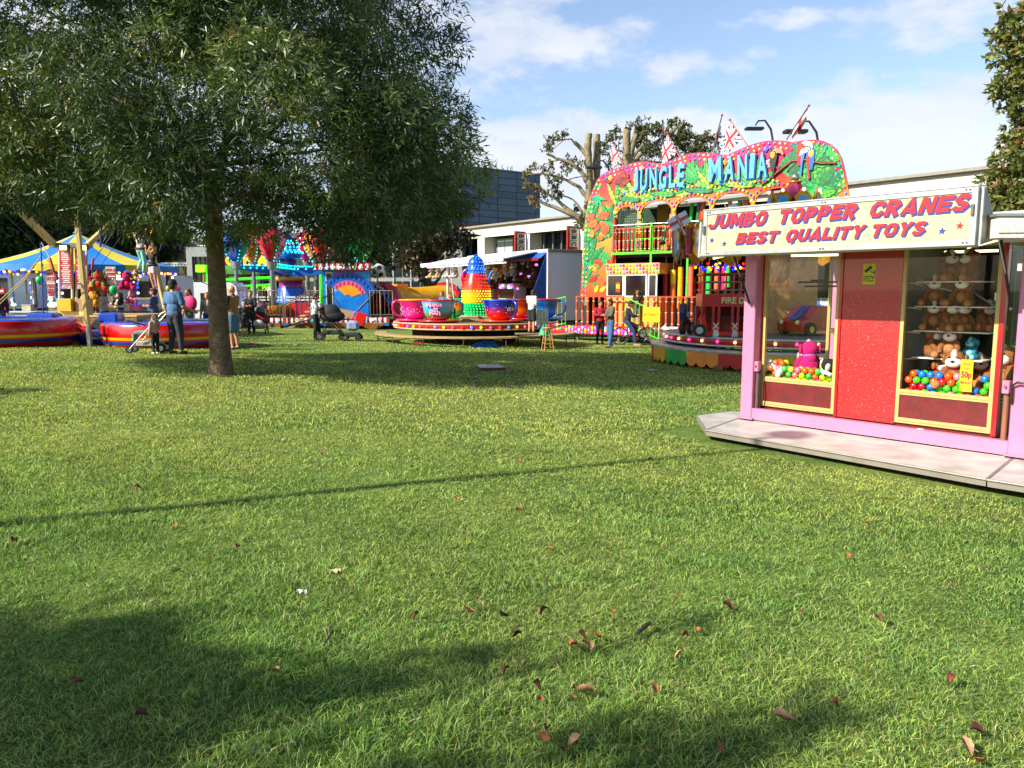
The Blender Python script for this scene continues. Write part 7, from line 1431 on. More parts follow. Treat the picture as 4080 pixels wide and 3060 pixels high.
 b = MB(); skyc = rampmat([(0,'#1c62c0'),(.45,'#2a86dc'),(.6,'#a8d4f0'),(.8,'#2f8ae0'),(1,'#3f9ae4')],'Z',0,hh,noise=1.3,nscale=1.3); b.bb((0,0,0),(xm,2.2,hh),mat('#2a8ad8',.4,var=.3,scale=2)); b.bb((xm + .004,-.02,0),(w,2.2,hh),skyc); b.build('booth_wall',K)
 b = MB(); b.bb((xm * .25,-.03,.1),(xm * .85,-.003,hh - .12),mat('#c8ccd0',.4)); b.bb((xm * .33,-.035,.2),(xm * .77,-.031,hh - .2),mat('#14181c',.15,coat=.5)); b.build('door',K)
 b = MB(); b.bb((-.35,-.3,hh),(w + .12,2.4,zt - z0),stripemat('#c01820','#ece8e0','X',3.4)); b.bb((-.36,-.31,zt - z0),(w + .13,2.41,zt - z0 + .04),mat('#b81c2a',.4)); ro = b.build('fascia_roof',K); bulbs('bulb_row',ro,[(x_ * .32,-.33,hh + .12) for x_ in range(0,9)],.05,['#bff4ff','#3f8aff','#3fff9a'],e=2.)
 # painted hot air balloon, tilted, with empty basket
 P = MB(); cx,cz = w * .60,hh * .60; th = -.22; T2 = lambda a,b_: (cx + a * math.cos(th) - b_ * math.sin(th),cz + a * math.sin(th) + b_ * math.cos(th))
 def band(r0,r1,c,y,a0=.35,a1=2.8,n=16):
  pts = [T2(r1 * math.cos(lerp(a0,a1,i / n)),r1 * math.sin(lerp(a0,a1,i / n)) * .95 - .5) for i in range(n + 1)] + [T2(r0 * math.cos(lerp(a1,a0,i / n)),r0 * math.sin(lerp(a1,a0,i / n)) * .95 - .5) for i in range(n + 1)]; P.poly(pts,y,y + .004,mat(c,.4,coat=.3))
 P.poly([(xm + .02,hh * .70),(xm + .02,hh - .02),(w - .02,hh - .02),(w - .02,hh * .97),(w * .6,hh * .93),(xm + .4,hh * .80)],-.028,-.022,mat('#b83a78',.4))
 band(.95,1.42,'#1c5cb8',-.036,.45,2.75); band(.70,.95,'#d86a8a',-.036,.5,2.7); band(.2,.70,'#e8982a',-.036,.6,2.6)
 for i in range(11): a = lerp(.6,2.6,i / 10); P.sph((T2(1.2 * math.cos(a),1.2 * math.sin(a) * .95 - .5)[0],-.038,T2(1.2 * math.cos(a),1.2 * math.sin(a) * .95 - .5)[1]),.10,mat('#0f3a86',.4),8,4,(.75,.05,1.25))
 for i in range(8): a = lerp(.65,2.55,i / 7); p_ = T2(.82 * math.cos(a),.82 * math.sin(a) * .95 - .5); P.poly([(p_[0] - .04,p_[1] - .09),(p_[0] - .04,p_[1] + .09),(p_[0] + .03,p_[1] + .09),(p_[0] + .03,p_[1] - .09)],-.043,-.038,mat('#b8283c',.4))
 P.poly([T2(-.35,-1.1),T2(.55,-1.1),T2(.42,-1.75),T2(-.1,-1.85)],-.05,-.03,wicker(),side=None)
 for a,b_ in ((T2(-1.3,.1),T2(-.3,-1.1)),(T2(1.28,.1),T2(.5,-1.1))): P.tube([(a[0],-.045,a[1]),(b_[0],-.045,b_[1])],.014,mat('#8a7a3a',.5),5)
 P.sph((T2(.55,-1.3)[0],-.05,T2(.55,-1.3)[1]),.2,mat('#7a58a8',.4),10,6,(.8,.12,1.3)); P.sph((T2(-.45,-1.35)[0],-.05,T2(-.45,-1.35)[1]),.14,mat('#1c7a3a',.4),10,6,(.7,.12,1.4)); P.build('painted_balloon',K)
 # red hinged leaflet box in front
 rb = MB(); x,z = q(1425,1268,-6.2); rb.box((0,0,.5),(.50,.45,.62),mat('#c8141c',.3,coat=.5),T=Matrix.Rotation(.35,4,'Y'),bev=.03); rb.box((-.45,0,.45),(.6,.12,.1),mat('#a8141c',.4)); rb.box((-.1,0,.12),(.12,.12,.3),mat('#a8141c',.4)); o = rb.build('red_bin',None); o.location = wm(B) @ Vector((x,-6.2,z - .5)); tag(o,'tilted glossy red plastic box in front of the balloon painting','box')
 return B
build_balloon_ride()
# ---------------------------------------------------------------- bungee trampolines
def build_left():
 def trampoline(px,py,R_,lab):
  c = gat(px,py); t = thing('trampoline',lab,'trampoline',c,group='round bungee trampolines'); h = .66
  b = MB(); n = 48; pr = [(R_ * .93,.0),(R_ * .97,.10),(R_,.2),(R_,h - .04),(R_ * .985,h)]
  b.lathe(pr,rampmat([(0,'#b01418'),(.16,'#b8181a'),(.165,'#1c3a9a'),(.30,'#1c3a9a'),(.305,'#c01a1c'),(.36,'#c01a1c'),(.365,'#e0a01c'),(.47,'#e0a01c'),(.475,'#c0181a'),(1,'#c8181a')],'Z',0,h,rough=.28,coat=.6),n=n); o = b.build('skirt',t); o.data.materials[0].node_tree.nodes['Color Ramp'].color_ramp.interpolation = 'CONSTANT'
  b = MB(); bl = mat('#1c46b8',.25,coat=.6,bump=.6,bscale=7); b.lathe([(R_ * .985,h),(R_ * .95,h + .045),(R_ * .78,h + .05),(R_ * .74,h + .01)],bl,n=n); b.build('rim_pad',t); b = MB(); b.lathe([(R_ * .745,h + .0),(0,h - .01)],mat('#2c3a52',.8),n=n); b.build('jump_bed',t); return c
 trampoline(8,21.0,1.78,'red round trampoline with yellow and blue bands at the left edge'); trampoline(672,22.2,1.80,'red round trampoline with yellow and blue bands beside the tree trunk')
 base = gat(300,23.6); F = thing('bungee_ride','four armed bungee rig on a trailer with red price boards and cream masts','fairground ride',base); L = lambda px,py,d: W(px,py,d) - base
 crm = mat('#c8ae72',.5,var=.1,scale=4,dirt=.15); grey = mat('#8c8f90',.4,.6,dirt=.2)
 def beam(name,a,b,w,m=crm):
  a,b = Vector(a),Vector(b); d = b - a; q = d.to_track_quat('Z','Y').to_matrix().to_4x4(); mb = MB(); mb.box((0,0,d.length / 2),(w,w,d.length),m,T=Matrix.Translation(a) @ q,bev=.015); return mb.build(name,F)
 beam('mast',L(212,972,22.9),L(-60,700,20.2),.17); beam('mast',L(348,1300,20.7),L(296,760,20.5),.115); beam('mast',L(350,975,22.9),L(560,780,24.8),.14); beam('mast',L(672,1285,24.6),L(566,830,24.0),.13)
 beam('cross_bar',L(198,978,23.0),L(366,978,23.0),.16,grey)
 beam('jack_leg',L(359,1388,20.6) + Vector((0,0,.0)),L(352,1293,20.6),.11,grey)
 t = MB(); wk = MATS.get('quilt') or mat('#8a6a48',.5,var=.4,scale=30); z1,z0 = L(300,1263,22.7).z,L(300,1330,22.7).z; x0,x1 = L(70,1290,22.7).x,L(548,1290,22.7).x
 w_ = D.materials.new('diamond panel'); w_.use_nodes = True; nt = w_.node_tree; bs = nt.nodes['Principled BSDF']; tc = nd(nt,'ShaderNodeTexCoord'); ck = nd(nt,'ShaderNodeTexVoronoi',Scale=7.); ck.inputs['Randomness'].default_value = 0.; nt.links.new(tc.outputs['Object'],ck.inputs['Vector']); rr = nd(nt,'ShaderNodeValToRGB'); nt.links.new(ck.outputs['Distance'],rr.inputs['Fac']); rr.color_ramp.elements[0].color = (.50,.36,.20,1); rr.color_ramp.elements[1].position = .6; rr.color_ramp.elements[1].color = (.17,.10,.05,1); nt.links.new(rr.outputs[0],bs.inputs['Base Color']); bs.inputs['Roughness'].default_value = .35
 t.bb((x0,-.95,z0),(x1,1.2,z1),w_); t.bb((x0 - .02,-.97,z1),(x1 + .02,1.22,z1 + .05),mat('#c8a868',.5)); t.build('trailer_body',F)
 for px in (418,): w = MB(); p = L(px,1345,22.4); w.cyl((p.x,p.y - .1,.36),(p.x,p.y + .12,.36),.36,RUB(),n=20); w.build('wheel',F)
 for i,(a,b_,c,d_,dd) in enumerate(((122,236,1246,1286,22.3),(404,484,1246,1284,22.2))):
  m = MB(); A,B = L(a,c,dd),L(b_,d_,dd); m.box(((A.x + B.x) / 2,A.y,(A.z + B.z) / 2),(B.x - A.x,.5,A.z - B.z),mat('#1c46a8',.3,coat=.6,var=.15),bev=.05); m.build('blue_pad',F)
 yb = MB(); A,B = L(240,1190,22.9),L(300,1240,22.9); yb.box(((A.x + B.x) / 2,A.y,(A.z + B.z) / 2),(B.x - A.x,.4,A.z - B.z),mat('#d8b23a',.5),bev=.01); yb.build('yellow_box',F); yb = MB(); A,B = L(305,1190,22.9),L(352,1240,22.9); yb.box(((A.x + B.x) / 2,A.y + .1,(A.z + B.z) / 2),(B.x - A.x,.4,A.z - B.z),mat('#b08a5c',.5),bev=.01); yb.build('tan_box',F)
 for a in (237,288,305,345): beam('tower_post',L(a,1262,23.),L(a,985,23.),.06,mat('#d8d0b0',.5))
 pb = MB(); A,B = L(240,1240,22.9),L(350,1262,22.9); pb.bb((A.x,A.y - .1,B.z),(B.x,A.y + .3,A.z),mat('#d8c88a',.5)); pb.build('tower_base',F)
 for (xa,xb,nm) in ((236,291,'left'),(298,346,'right')):
  A,B = L(xa,992,22.82),L(xb,1152,22.82); p = MB(); p.bb((A.x,A.y - .02,B.z),(B.x,A.y + .01,A.z),mat('#b01018',.4,coat=.3)); po = p.build('price_board',F); cx = (A.x + B.x) / 2; w = B.x - A.x; wm_ = WHITE()
  rows = ['Bungee','Trampoline','Prices','3 minutes','all ages','safety first','no shoes','one at a time','harness','weight limit','please queue','here','thank you','available for hire']
  lines = MB(); r = random.Random(3)
  for i in range(17):
   z = lerp(A.z,B.z,.08 + i * .047); k = r.uniform(.45,.85) * w / 2; lines.bb((cx - k,A.y - .026,z - .012),(cx + k,A.y - .021,z + .012),wm_)
  lines.build('small_print',po)
  txt('Available for hire' if nm == 'left' else 'Available for hire',po,'lettering',(cx,A.y - .03,lerp(A.z,B.z,.895)),.05,wm_,width=w * .85,ext=.003); txt('07740' if nm == 'right' else '07774 635815',po,'lettering',(cx,A.y - .03,lerp(A.z,B.z,.955)),.08,wm_,width=w * .88,ext=.003,off=.002)
 for px in (258,335): l = MB(); p = L(px,985,22.7); l.box(p,(.26,.16,.16),mat('#3a3a3a',.5),bev=.02); lo = l.build('flood_lamp',F); g = MB(); g.box((p.x,p.y - .085,p.z - .02),(.2,.012,.12),mat('#ffd88a',.3,emit=5.)); g.build('lamp_lens',lo)
 rt = MB(); rd = mat('#c81c1c',.4,coat=.2); pts = [L(310,1285,21.2),L(348,1302,20.8),L(350,1316,20.8),L(308,1308,21.2)]; rt.tube(pts + [pts[0]],.03,rd,6); rt.tube([pts[0],pts[2]],.02,rd,5); rt.tube([pts[1],pts[3]],.02,rd,5); rt.build('red_bracket',F)
 def line(name,pts,r,c,par=F): m = MB(); m.tube([L(*p) for p in pts],r,mat(c,.6),5); return m.build(name,par)
 line('bungee_cord',[(198,1030,20.4),(214,1085,20.2),(230,1112,20.2)],.04,'#a01c20'); line('rope',[(165,965,20.5),(200,1030,20.4)],.012,'#b8b0a0'); line('rope',[(-20,1215,19.5),(95,1110,20.),(160,1025,20.)],.014,'#c8a868'); line('rope',[(-20,1230,19.5),(100,1115,20.2),(163,1020,20.)],.012,'#c8a868')
 line('rope',[(0,835,20.),(100,930,20.2),(195,1045,20.6)],.008,'#3a3a3a'); line('rope',[(162,965,20.),(166,1045,20.),(172,1250,20.)],.016,'#2a3a8a'); line('rope',[(190,1250,20.),(170,1050,20.),(150,1240,20.)],.009,'#3a4a9a'); line('rope',[(470,900,22.),(372,1040,21.8),(368,1110,21.8)],.010,'#3a3a4a'); line('bungee_cord',[(372,1030,21.8),(366,1075,21.8)],.03,'#a01c20'); line('rope',[(405,870,23.),(400,985,23.)],.03,'#1c2c8a'); line('rope',[(380,1090,21.8),(480,945,22.5)],.008,'#2a2a2a'); line('rope',[(705,1085,24.),(780,1115,25.),(870,1150,26.)],.015,'#c8a868')
 line('bungee_cord',[(483,896,22.2),(497,918,22.2),(516,945,22.1)],.03,'#d89a3c'); line('bungee_cord',[(630,878,22.2),(615,905,22.2),(600,935,22.1)],.03,'#d89a3c')
 line('bungee_cord',[(545,840,22.2),(552,930,22.15),(580,985,22.1)],.012,'#26306a'); line('bungee_cord',[(672,900,21.6),(650,950,21.6),(636,1000,21.6)],.012,'#26306a'); line('bungee_cord',[(585,880,21.6),(590,960,21.6),(600,1010,21.6)],.010,'#26306a')
 # blue boat-shaped cover under the trailer
 g = gpt(310,1380); b = MB(); b.sph((0,0,.16),.5,mat('#14246a',.25,coat=.7),18,10,(1.05,.6,.5)); b.sph((.25,-.05,.12),.3,mat('#1c3290',.25,coat=.7),14,8,(1.,.6,.5)); o = b.build('blue_cover'); o.location = (g.x,g.y + .9,g.z); tag(o,'shiny dark blue folded cover lying in the shade under the bungee trailer','cover')
 # balloons
 for (px,py,r,d,c,lab) in ((160,1117,17,21.5,'#1fae5a','green balloon tied at the left of the bungee rig'),(453,1155,17,21.5,'#23b45c','green balloon tied in front of the right duck banner'),(672,1150,12,27,'#c8c01e','yellow balloon behind the man in the blue tee'),(706,1152,14,27,'#e86ab0','pink balloon right of the head of the man in blue'),(672,1180,11,27.2,'#2aa84a','dark green balloon below the yellow one')):
  p = W(px,py,d); s_ = r * d / FPX; b = MB(); b.lathe([(s_ * .02,-1.12 * s_),(s_ * .12,-1.1 * s_),(s_ * .3,-1.0 * s_),(s_ * .75,-.6 * s_),(s_,.05 * s_),(s_ * .85,.62 * s_),(s_ * .5,.95 * s_),(0,1.05 * s_)],mat(c,.25,coat=.5,var=.03),n=18); b.tube([(0,0,-1.1 * s_),(.02,0,-1.6 * s_)],.004,WHITE(),4); o = b.build('balloon'); o.location = p; tag(o,lab,'balloon','balloons around the bungee ride')
 # ---------------- duck stall with striped round roof
 cx = gat(326,28.5); S = thing('duck_stall','round duck hooking stall under a blue and yellow striped tent roof','stall',cx); L = lambda px,py,d: W(px,py,d) - cx; Rr = 3.45; ze = W(300,1052,25.1).z - cx.z; za = W(322,928,28.5).z - cx.z; N = 16
 blue,yel = mat('#2a78c8',.55,var=.12,scale=2,bump=.25,bscale=3),mat('#d2c23c',.55,var=.12,scale=2,bump=.25,bscale=3); r_ = MB(); v = MB()
 for i in range(N):
  m = blue if i % 2 else yel; a0,a1 = 2 * math.pi * i / N + .12,2 * math.pi * (i + 1) / N + .12; n = 4
  for k in range(6):
   t0,t1 = k / 6,(k + 1) / 6; zf = lambda t: lerp(za,ze,t) - .16 * math.sin(math.pi * t); P = lambda a,t: (Rr * t * math.cos(a),Rr * t * math.sin(a),zf(t))
   r_.add([P(a0,t0),P(a1,t0),P(a1,t1),P(a0,t1)],[(0,3,2,1)] if k else [(0,3,2)],m)
  nn = 12; vs = []
  for k in range(nn + 1): a = lerp(a0,a1,k / nn); vs += [((Rr + .01) * math.cos(a),(Rr + .01) * math.sin(a),ze + .01),((Rr + .03) * math.cos(a),(Rr + .03) * math.sin(a),ze - .16 - .07 * abs(math.sin(math.pi * 3 * k / nn)))]
  v.add(vs,[(k * 2,k * 2 + 1,k * 2 + 3,k * 2 + 2) for k in range(nn)],m)
 r_.build('tent_roof',S); v.build('scalloped_valance',S); b = MB(); b.lathe([(.0,za + .25),(.05,za + .1),(.18,za - .02)],blue,n=10); b.build('roof_cap',S)
 dk = MB(); dk.lathe([(.9,0),(.9,ze)],mat('#3a2a2c',.7,var=.6,scale=4),n=16); dk.build('inner_core',S); cn = MB(); cn.lathe([(2.9,0),(2.9,.8),(2.95,.82),(2.6,.86)],mat('#8a9aa8',.5,var=.3,scale=3),n=24); cn.build('counter',S)
 for i in range(8):
  a = 2 * math.pi * i / 8 + .3; p = MB(); p.box((2.95 * math.cos(a),2.95 * math.sin(a),ze / 2),(.14,.14,ze),mat('#5a544e',.5)); po = p.build('post',S)
  bulbs('bulb_string',po,[(3.04 * math.cos(a) + dx,3.04 * math.sin(a),.5 + k * .19) for k in range(int(ze / .19) - 3) for dx in (-.06,.06)],.045,['#2a3cff','#3a4cff','#dfe4ff'],nrm=(0,0,0),e=2.6)
 bulbs('bulb_string',S,[(3.2 * math.cos(a),3.2 * math.sin(a),ze - .24) for a in [2 * math.pi * i / 90 for i in range(90)]],.045,['#ffd27a','#ff8a3a','#2a3cff','#2a3cff'],nrm=(0,0,0),e=2.4)
 def banner(xa,xb,d,full=True):
  A,B = L(xa,1062,d),L(xb,1240,d); w,h = B.x - A.x,A.z - B.z; p = MB(); y = A.y; p.bb((A.x,y,B.z),(B.x,y + .03,A.z),rampmat([(0,'#8a7a5c'),(.07,'#8a7a5c'),(.075,'#2a9ad0'),(.48,'#38a8dc'),(.5,'#a8a090'),(.62,'#b8b09c'),(1,'#a09880')],'Z',B.z,A.z,key=('ban',xa))); po = p.build('banner',S); cx_ = (A.x + B.x) / 2; mag = mat('#b01c50',.5)
  if full:
   for s_,t,hh in (('HOOK A',.07,.085),('AYLESBURY',.16,.075),('DUCK',.27,.13),('PRIZE',.43,.11),('EVERY',.53,.11),('TIME',.62,.11)):
    z = lerp(A.z,B.z,t); bg = MB(); bg.bb((A.x + .02,y - .012,z - hh * .72),(B.x - .02,y - .006,z + hh * .72),mat('#dcd4cc',.5)); bg.build('letter_band',po); txt(s_,po,'lettering',(cx_,y - .02,z),hh,mag,width=w * .86,ext=.003,off=.004)
  z = lerp(A.z,B.z,.82); k = .17 if full else .1; dkm = WHITE(); dd = MB(); dd.sph((cx_ + .03,y - .02,z - .06),k,dkm,12,6,(1.15,.1,.62)); dd.sph((cx_ - .03,y - .025,z + .13),k * .58,dkm,10,6,(1,.12,1)); dd.poly([(cx_ - .03,z - .05),(cx_ + .05,z - .05),(cx_ + .0,z + .12),(cx_ - .07,z + .1)],y - .03,y - .008,dkm); dd.poly([(cx_ - .12,z + .14),(cx_ - .17,z + .10),(cx_ - .16,z + .07),(cx_ - .1,z + .09)],y - .045,y - .03,mat('#e0602a',.5)); dd.sph((cx_ - .05,y - .045,z + .16),.015,BLACK(),6,4); dd.build('painted_duck',po)
 banner(181,228,25.2); banner(419,470,25.2); banner(38,60,26.5,False)
 r = random.Random(6)
 wc = MB(); wh = mat('#d8d4cc',.5)
 for (a,b_) in ((97,108),(122,138)): A,B = L(a,1095,26),L(b_,1240,26); wc.bb((A.x,A.y,B.z),(B.x,A.y + .12,A.z),wh); wc.bb((A.x - .003,A.y - .004,B.z + .12),(B.x + .003,A.y + .12,B.z + .24),mat('#7a1c24',.5))
 A,B = L(94,1088,26),L(150,1108,26); wc.bb((A.x,A.y - .01,B.z),(B.x,A.y + .13,A.z),wh); wc.build('white_shelf_unit',S)
 t = MB(); A,B = L(82,1076,25.0),L(164,1070,25.2); t.cyl(A,B,.03,mat('#ffe8a8',.4,emit=1.3),n=8); t.build('tube_light',S)
 # prizes hanging in the duck stall
 cols = [('red haired doll in an olive dress','#7a7a3a','#c8202a',392,1120,2.6,25.3),('magenta doll','#a01c50','#c02060',505,1120,2.4,25.4),('spotted giraffe soft toy','#8a5428','#c89a5c',370,1160,2.4,25.6),('yellow round soft toy','#c8921e','#d8a82a',378,1195,1.8,25.2),('black caped soft toy','#181820','#d8c0a8',478,1190,1.8,25.3),('dark green soft toy','#2c4a2a','#4a6a3a',425,1095,1.7,25.8),('dark red soft toy','#6a1420','#a02a30',355,1100,1.8,25.8),('tan bear soft toy','#a8824c','#d8c09a',540,1100,1.6,25.9),('brown soft toy','#5a3a22','#8a6a4a',350,1200,1.6,25.8),('pink soft toy','#d878a0','#e8a0c0',523,1185,1.7,25.6)]
 for (lab,c1,c2,px,py,s_,d) in cols:
  s_ *= .8; o = plush_dog('hanging_plush','%s hanging in the duck stall' % lab,fur=c1,face=c2,s=s_,belly=c2,collar=c1,group='prizes hanging in the duck stall'); p = W(px,py,d - .2); o.location = (p.x,p.y,p.z - .15 * s_); o.rotation_euler = (0,0,r.uniform(-.6,.6))
 for (px,py,w,h,c,lab) in ((440 + 72,1205,.26,.18,'#d8d4d0','white plastic tub on the duck stall counter'),(540,1205,.34,.2,'#d870a0','pink box on the duck stall counter'),(112,1222,.3,.2,'#c8c0b0','pale carton on the left side of the duck stall counter'),(600,1200,.2,.2,'#3a6aa8','small blue tub at the right end of the duck stall counter')):
  b = MB(); b.box((0,0,h / 2),(w,w * .7,h),mat(c,.5,var=.2),bev=.01); b.box((0,0,h + .01),(w * 1.05,w * .75,.02),mat(c,.4)); o = b.build('prize_tub'); p = W(px,py,25.45); o.location = (p.x,p.y,cx.z + .862); tag(o,lab,'tub')
 # ---------------- vehicles
 def van(name,lab,px,d,Lg,H,Wd,rz,c='#dfe2e4',caravan=False):
  p = gat(px,d); V = thing(name,lab,'caravan' if caravan else 'van',p,rz); b = MB(); m = mat(c,.3,coat=.5,var=.03,scale=1)
  pr = [(-Lg / 2,.35),(-Lg / 2,H * .55),(-Lg / 2 + .15,H * .9),(-Lg / 2 + .4,H),(Lg / 2 - .4,H),(Lg / 2 - .12,H * .9),(Lg / 2,H * .5),(Lg / 2,.35)] if caravan else [(-Lg / 2,.35),(-Lg / 2,H * .42),(-Lg / 2 + .75,H * .52),(-Lg / 2 + 1.35,H * .93),(-Lg / 2 + 1.7,H),(Lg / 2 - .05,H),(Lg / 2,H * .95),(Lg / 2,.35)]
  b.poly(pr,-Wd / 2,Wd / 2,m); b.build('body',V); gl = mat('#20282e',.1,coat=.6)
  if caravan:
   for x0,x1 in ((-Lg * .30,-Lg * .08),(Lg * .15,Lg * .38)):
    for y in (-Wd / 2 - .012,): w = MB(); w.bb((x0,y,H * .48),(x1,y + .01,H * .75),gl); w.build('window',V)
   s_ = MB(); s_.bb((-Lg * .48,-Wd / 2 - .01,H * .32),(Lg * .48,-Wd / 2 - .003,H * .36),mat('#6a7078',.4)); s_.build('side_stripe',V); rl = MB(); rl.cyl((0,0,H),(0,0,H + .12),.18,WHITE(),n=10); rl.build('roof_vent',V)
  else:
   w = MB(); w.poly([(-Lg / 2 + .85,H * .54),(-Lg / 2 + 1.36,H * .88),(-Lg / 2 + 1.9,H * .88),(-Lg / 2 + 1.9,H * .54)],-Wd / 2 - .012,-Wd / 2 - .002,gl); w.build('window',V); w = MB(); w.add([(-Lg / 2 + .74,-Wd / 2 + .12,H * .54),(-Lg / 2 + .74,Wd / 2 - .12,H * .54),(-Lg / 2 + 1.3,Wd / 2 - .18,H * .90),(-Lg / 2 + 1.3,-Wd / 2 + .18,H * .90)],[(0,3,2,1)],gl); w.build('windscreen',V)
   w = MB(); w.bb((-Lg / 2 - .05,-Wd / 2 + .05,.3),(-Lg / 2 + .1,Wd / 2 - .05,.6),mat('#3a3c40',.6)); w.build('bumper',V)
  for x in ((-Lg * .32,Lg * .30) if not caravan else (-.2,.6)):
   for y in (-Wd / 2 + .02,Wd / 2 - .24): w = MB(); w.cyl((x,y,.34),(x,y + .22,.34),.34,RUB(),n=18); w.cyl((x,y - .01,.34),(x,y,.34),.18,CHROME(),n=12); w.build('wheel',V)
  return V
 van('delivery_van','white van parked behind the duck stall',555,34,4.8,2.3,1.9,R(75)); van('touring_caravan','white touring caravan behind the man in the blue tee',760,40,5.4,2.15,2.1,R(4),caravan=True); van('delivery_van','white van partly out of the left frame edge',-20,33,5.0,2.3,1.9,R(90),'#c8d4e0'); van('delivery_van','pale blue grey van seen through the left side of the duck stall',160,36,5.,2.1,1.9,R(170),'#b8c8d8')
 b = MB(); A,B = W(-30,1148,24.5),W(26,1250,24.5); b.bb((0,0,0),(B.x - A.x,.05,A.z - B.z),mat('#b82018',.4)); b.sph(((B.x - A.x) * .8,-.02,(A.z - B.z) * .6),.14,mat('#d8a02a',.5),10,5,(1,.2,.8)); b.bb((.2,-.01,(A.z - B.z) * .85),((B.x - A.x) - .04,-.003,(A.z - B.z) * .93),WHITE()); b.bb((.05,.0,-.9),(.1,.05,0),ALU()); o = b.build('red_sign_board'); o.location = (A.x,A.y,B.z); tag(o,'red food sign board at the far left edge behind the trampoline','sign')
 # ---------------- green neon ride frame
 gg = gat(900,52.); G = thing('green_ride','green neon trimmed ride frame standing behind the balloon ride and trunk','fairground ride',gg); L = lambda px,py,d=52.: W(px,py,d) - gg; gn = mat('#3fd42a',.35,emit=.5); gd = mat('#3f8a3a',.5,var=.5,scale=2.5)
 def bar(name,a,b_,r,m=gn): m_ = MB(); m_.cyl(L(*a),L(*b_),r,m,n=6); m_.build(name,G)
 bar('upright',(830,1060),(828,1290),.16); bar('upright',(815,1075),(812,1180),.10,mat('#8a6a3a',.5)); bar('upright',(1280,1090),(1280,1290),.14)
 for py in (1110,1112,1140): bar('rail',(860,py + 6),(1090,py - 6),.08)
 A,B = L(783,1056),L(822,1084); m = MB(); m.bb((A.x,A.y - .2,B.z),(B.x,A.y + .4,A.z),mat('#7ae82a',.4,emit=1.2,var=.3,scale=2)); m.build('neon_box',G)
 A,B = L(860,1058),L(1275,1092); m = MB(); m.bb((A.x,A.y,B.z),(B.x,A.y + .3,A.z),gd); m.build('leafy_fascia',G)
 for px in (900,985,1060,1240): A,B = L(px,1100),L(px + 34,1250); m = MB(); m.bb((A.x,A.y + .6,B.z),(B.x,A.y + .7,A.z),mat('#c8ccc8',.5)); m.build('white_panel',G)
 for c,px,py in (('G',918,1038),('F',982,1036),('A',1010,1036),('A',1045,1038)): p = L(px,py,51.5); txt(c,G,'letter',p,.62,mat('#e8b01e',.4,emit=1.5 if px > 990 else .2),ext=.08,off=.05)
 for px in (848,935,1065):
  m = MB(); p = L(px,1160); m.cyl((p.x,p.y - 1,0),(p.x,p.y - 1,p.z),.07,mat('#6a5a44',.7),n=6)
  for k in range(7): a = k * .9; m.tube([(p.x,p.y - 1,p.z),(p.x + .5 * math.cos(a),p.y - 1 + .5 * math.sin(a),p.z + .3),(p.x + .95 * math.cos(a),p.y - 1 + .95 * math.sin(a),p.z + .0)],[.05,.09,.02],mat('#6ab82a',.5),4)
  m.build('palm_prop',G)
build_left()
# ---------------------------------------------------------------- buildings
def brickmat(c1,c2,mortar,scale=14,key='bk',rough=.85):
 if key in MATS: return MATS[key]
 m = D.materials.new('masonry'); m.use_nodes = True; nt = m.node_tree; L = nt.links; b = nt.nodes['Principled BSDF']; b.inputs['Roughness'].default_value = rough
 tc = nd(nt,'ShaderNodeTexCoord'); mp = nd(nt,'ShaderNodeMapping'); mp.inputs['Rotation'].default_value = (math.pi / 2,0,0); L.new(tc.outputs['Object'],mp.inputs[0]); v = nd(nt,'ShaderNodeTexBrick'); v.inputs['Scale'].default_value = scale; v.inputs['Mortar Size'].default_value = .02
 for k,c in (('Color1',c1),('Color2',c2),('Mortar',mortar)): v.inputs[k].default_value = (*lin(c),1)
 L.new(mp.outputs[0],v.inputs['Vector']); n = nd(nt,'ShaderNodeTexNoise',Scale=.8,Detail=5.); L.new(tc.outputs['Object'],n.inputs['Vector']); mx = nd(nt,'ShaderNodeMixRGB',blend_type='MULTIPLY'); mx.inputs['Fac'].default_value = .5; L.new(v.outputs['Color'],mx.inputs['Color1']); L.new(n.outputs['Color'],mx.inputs['Color2']); L.new(mx.outputs[0],b.inputs['Base Color']); MATS[key] = m; return m
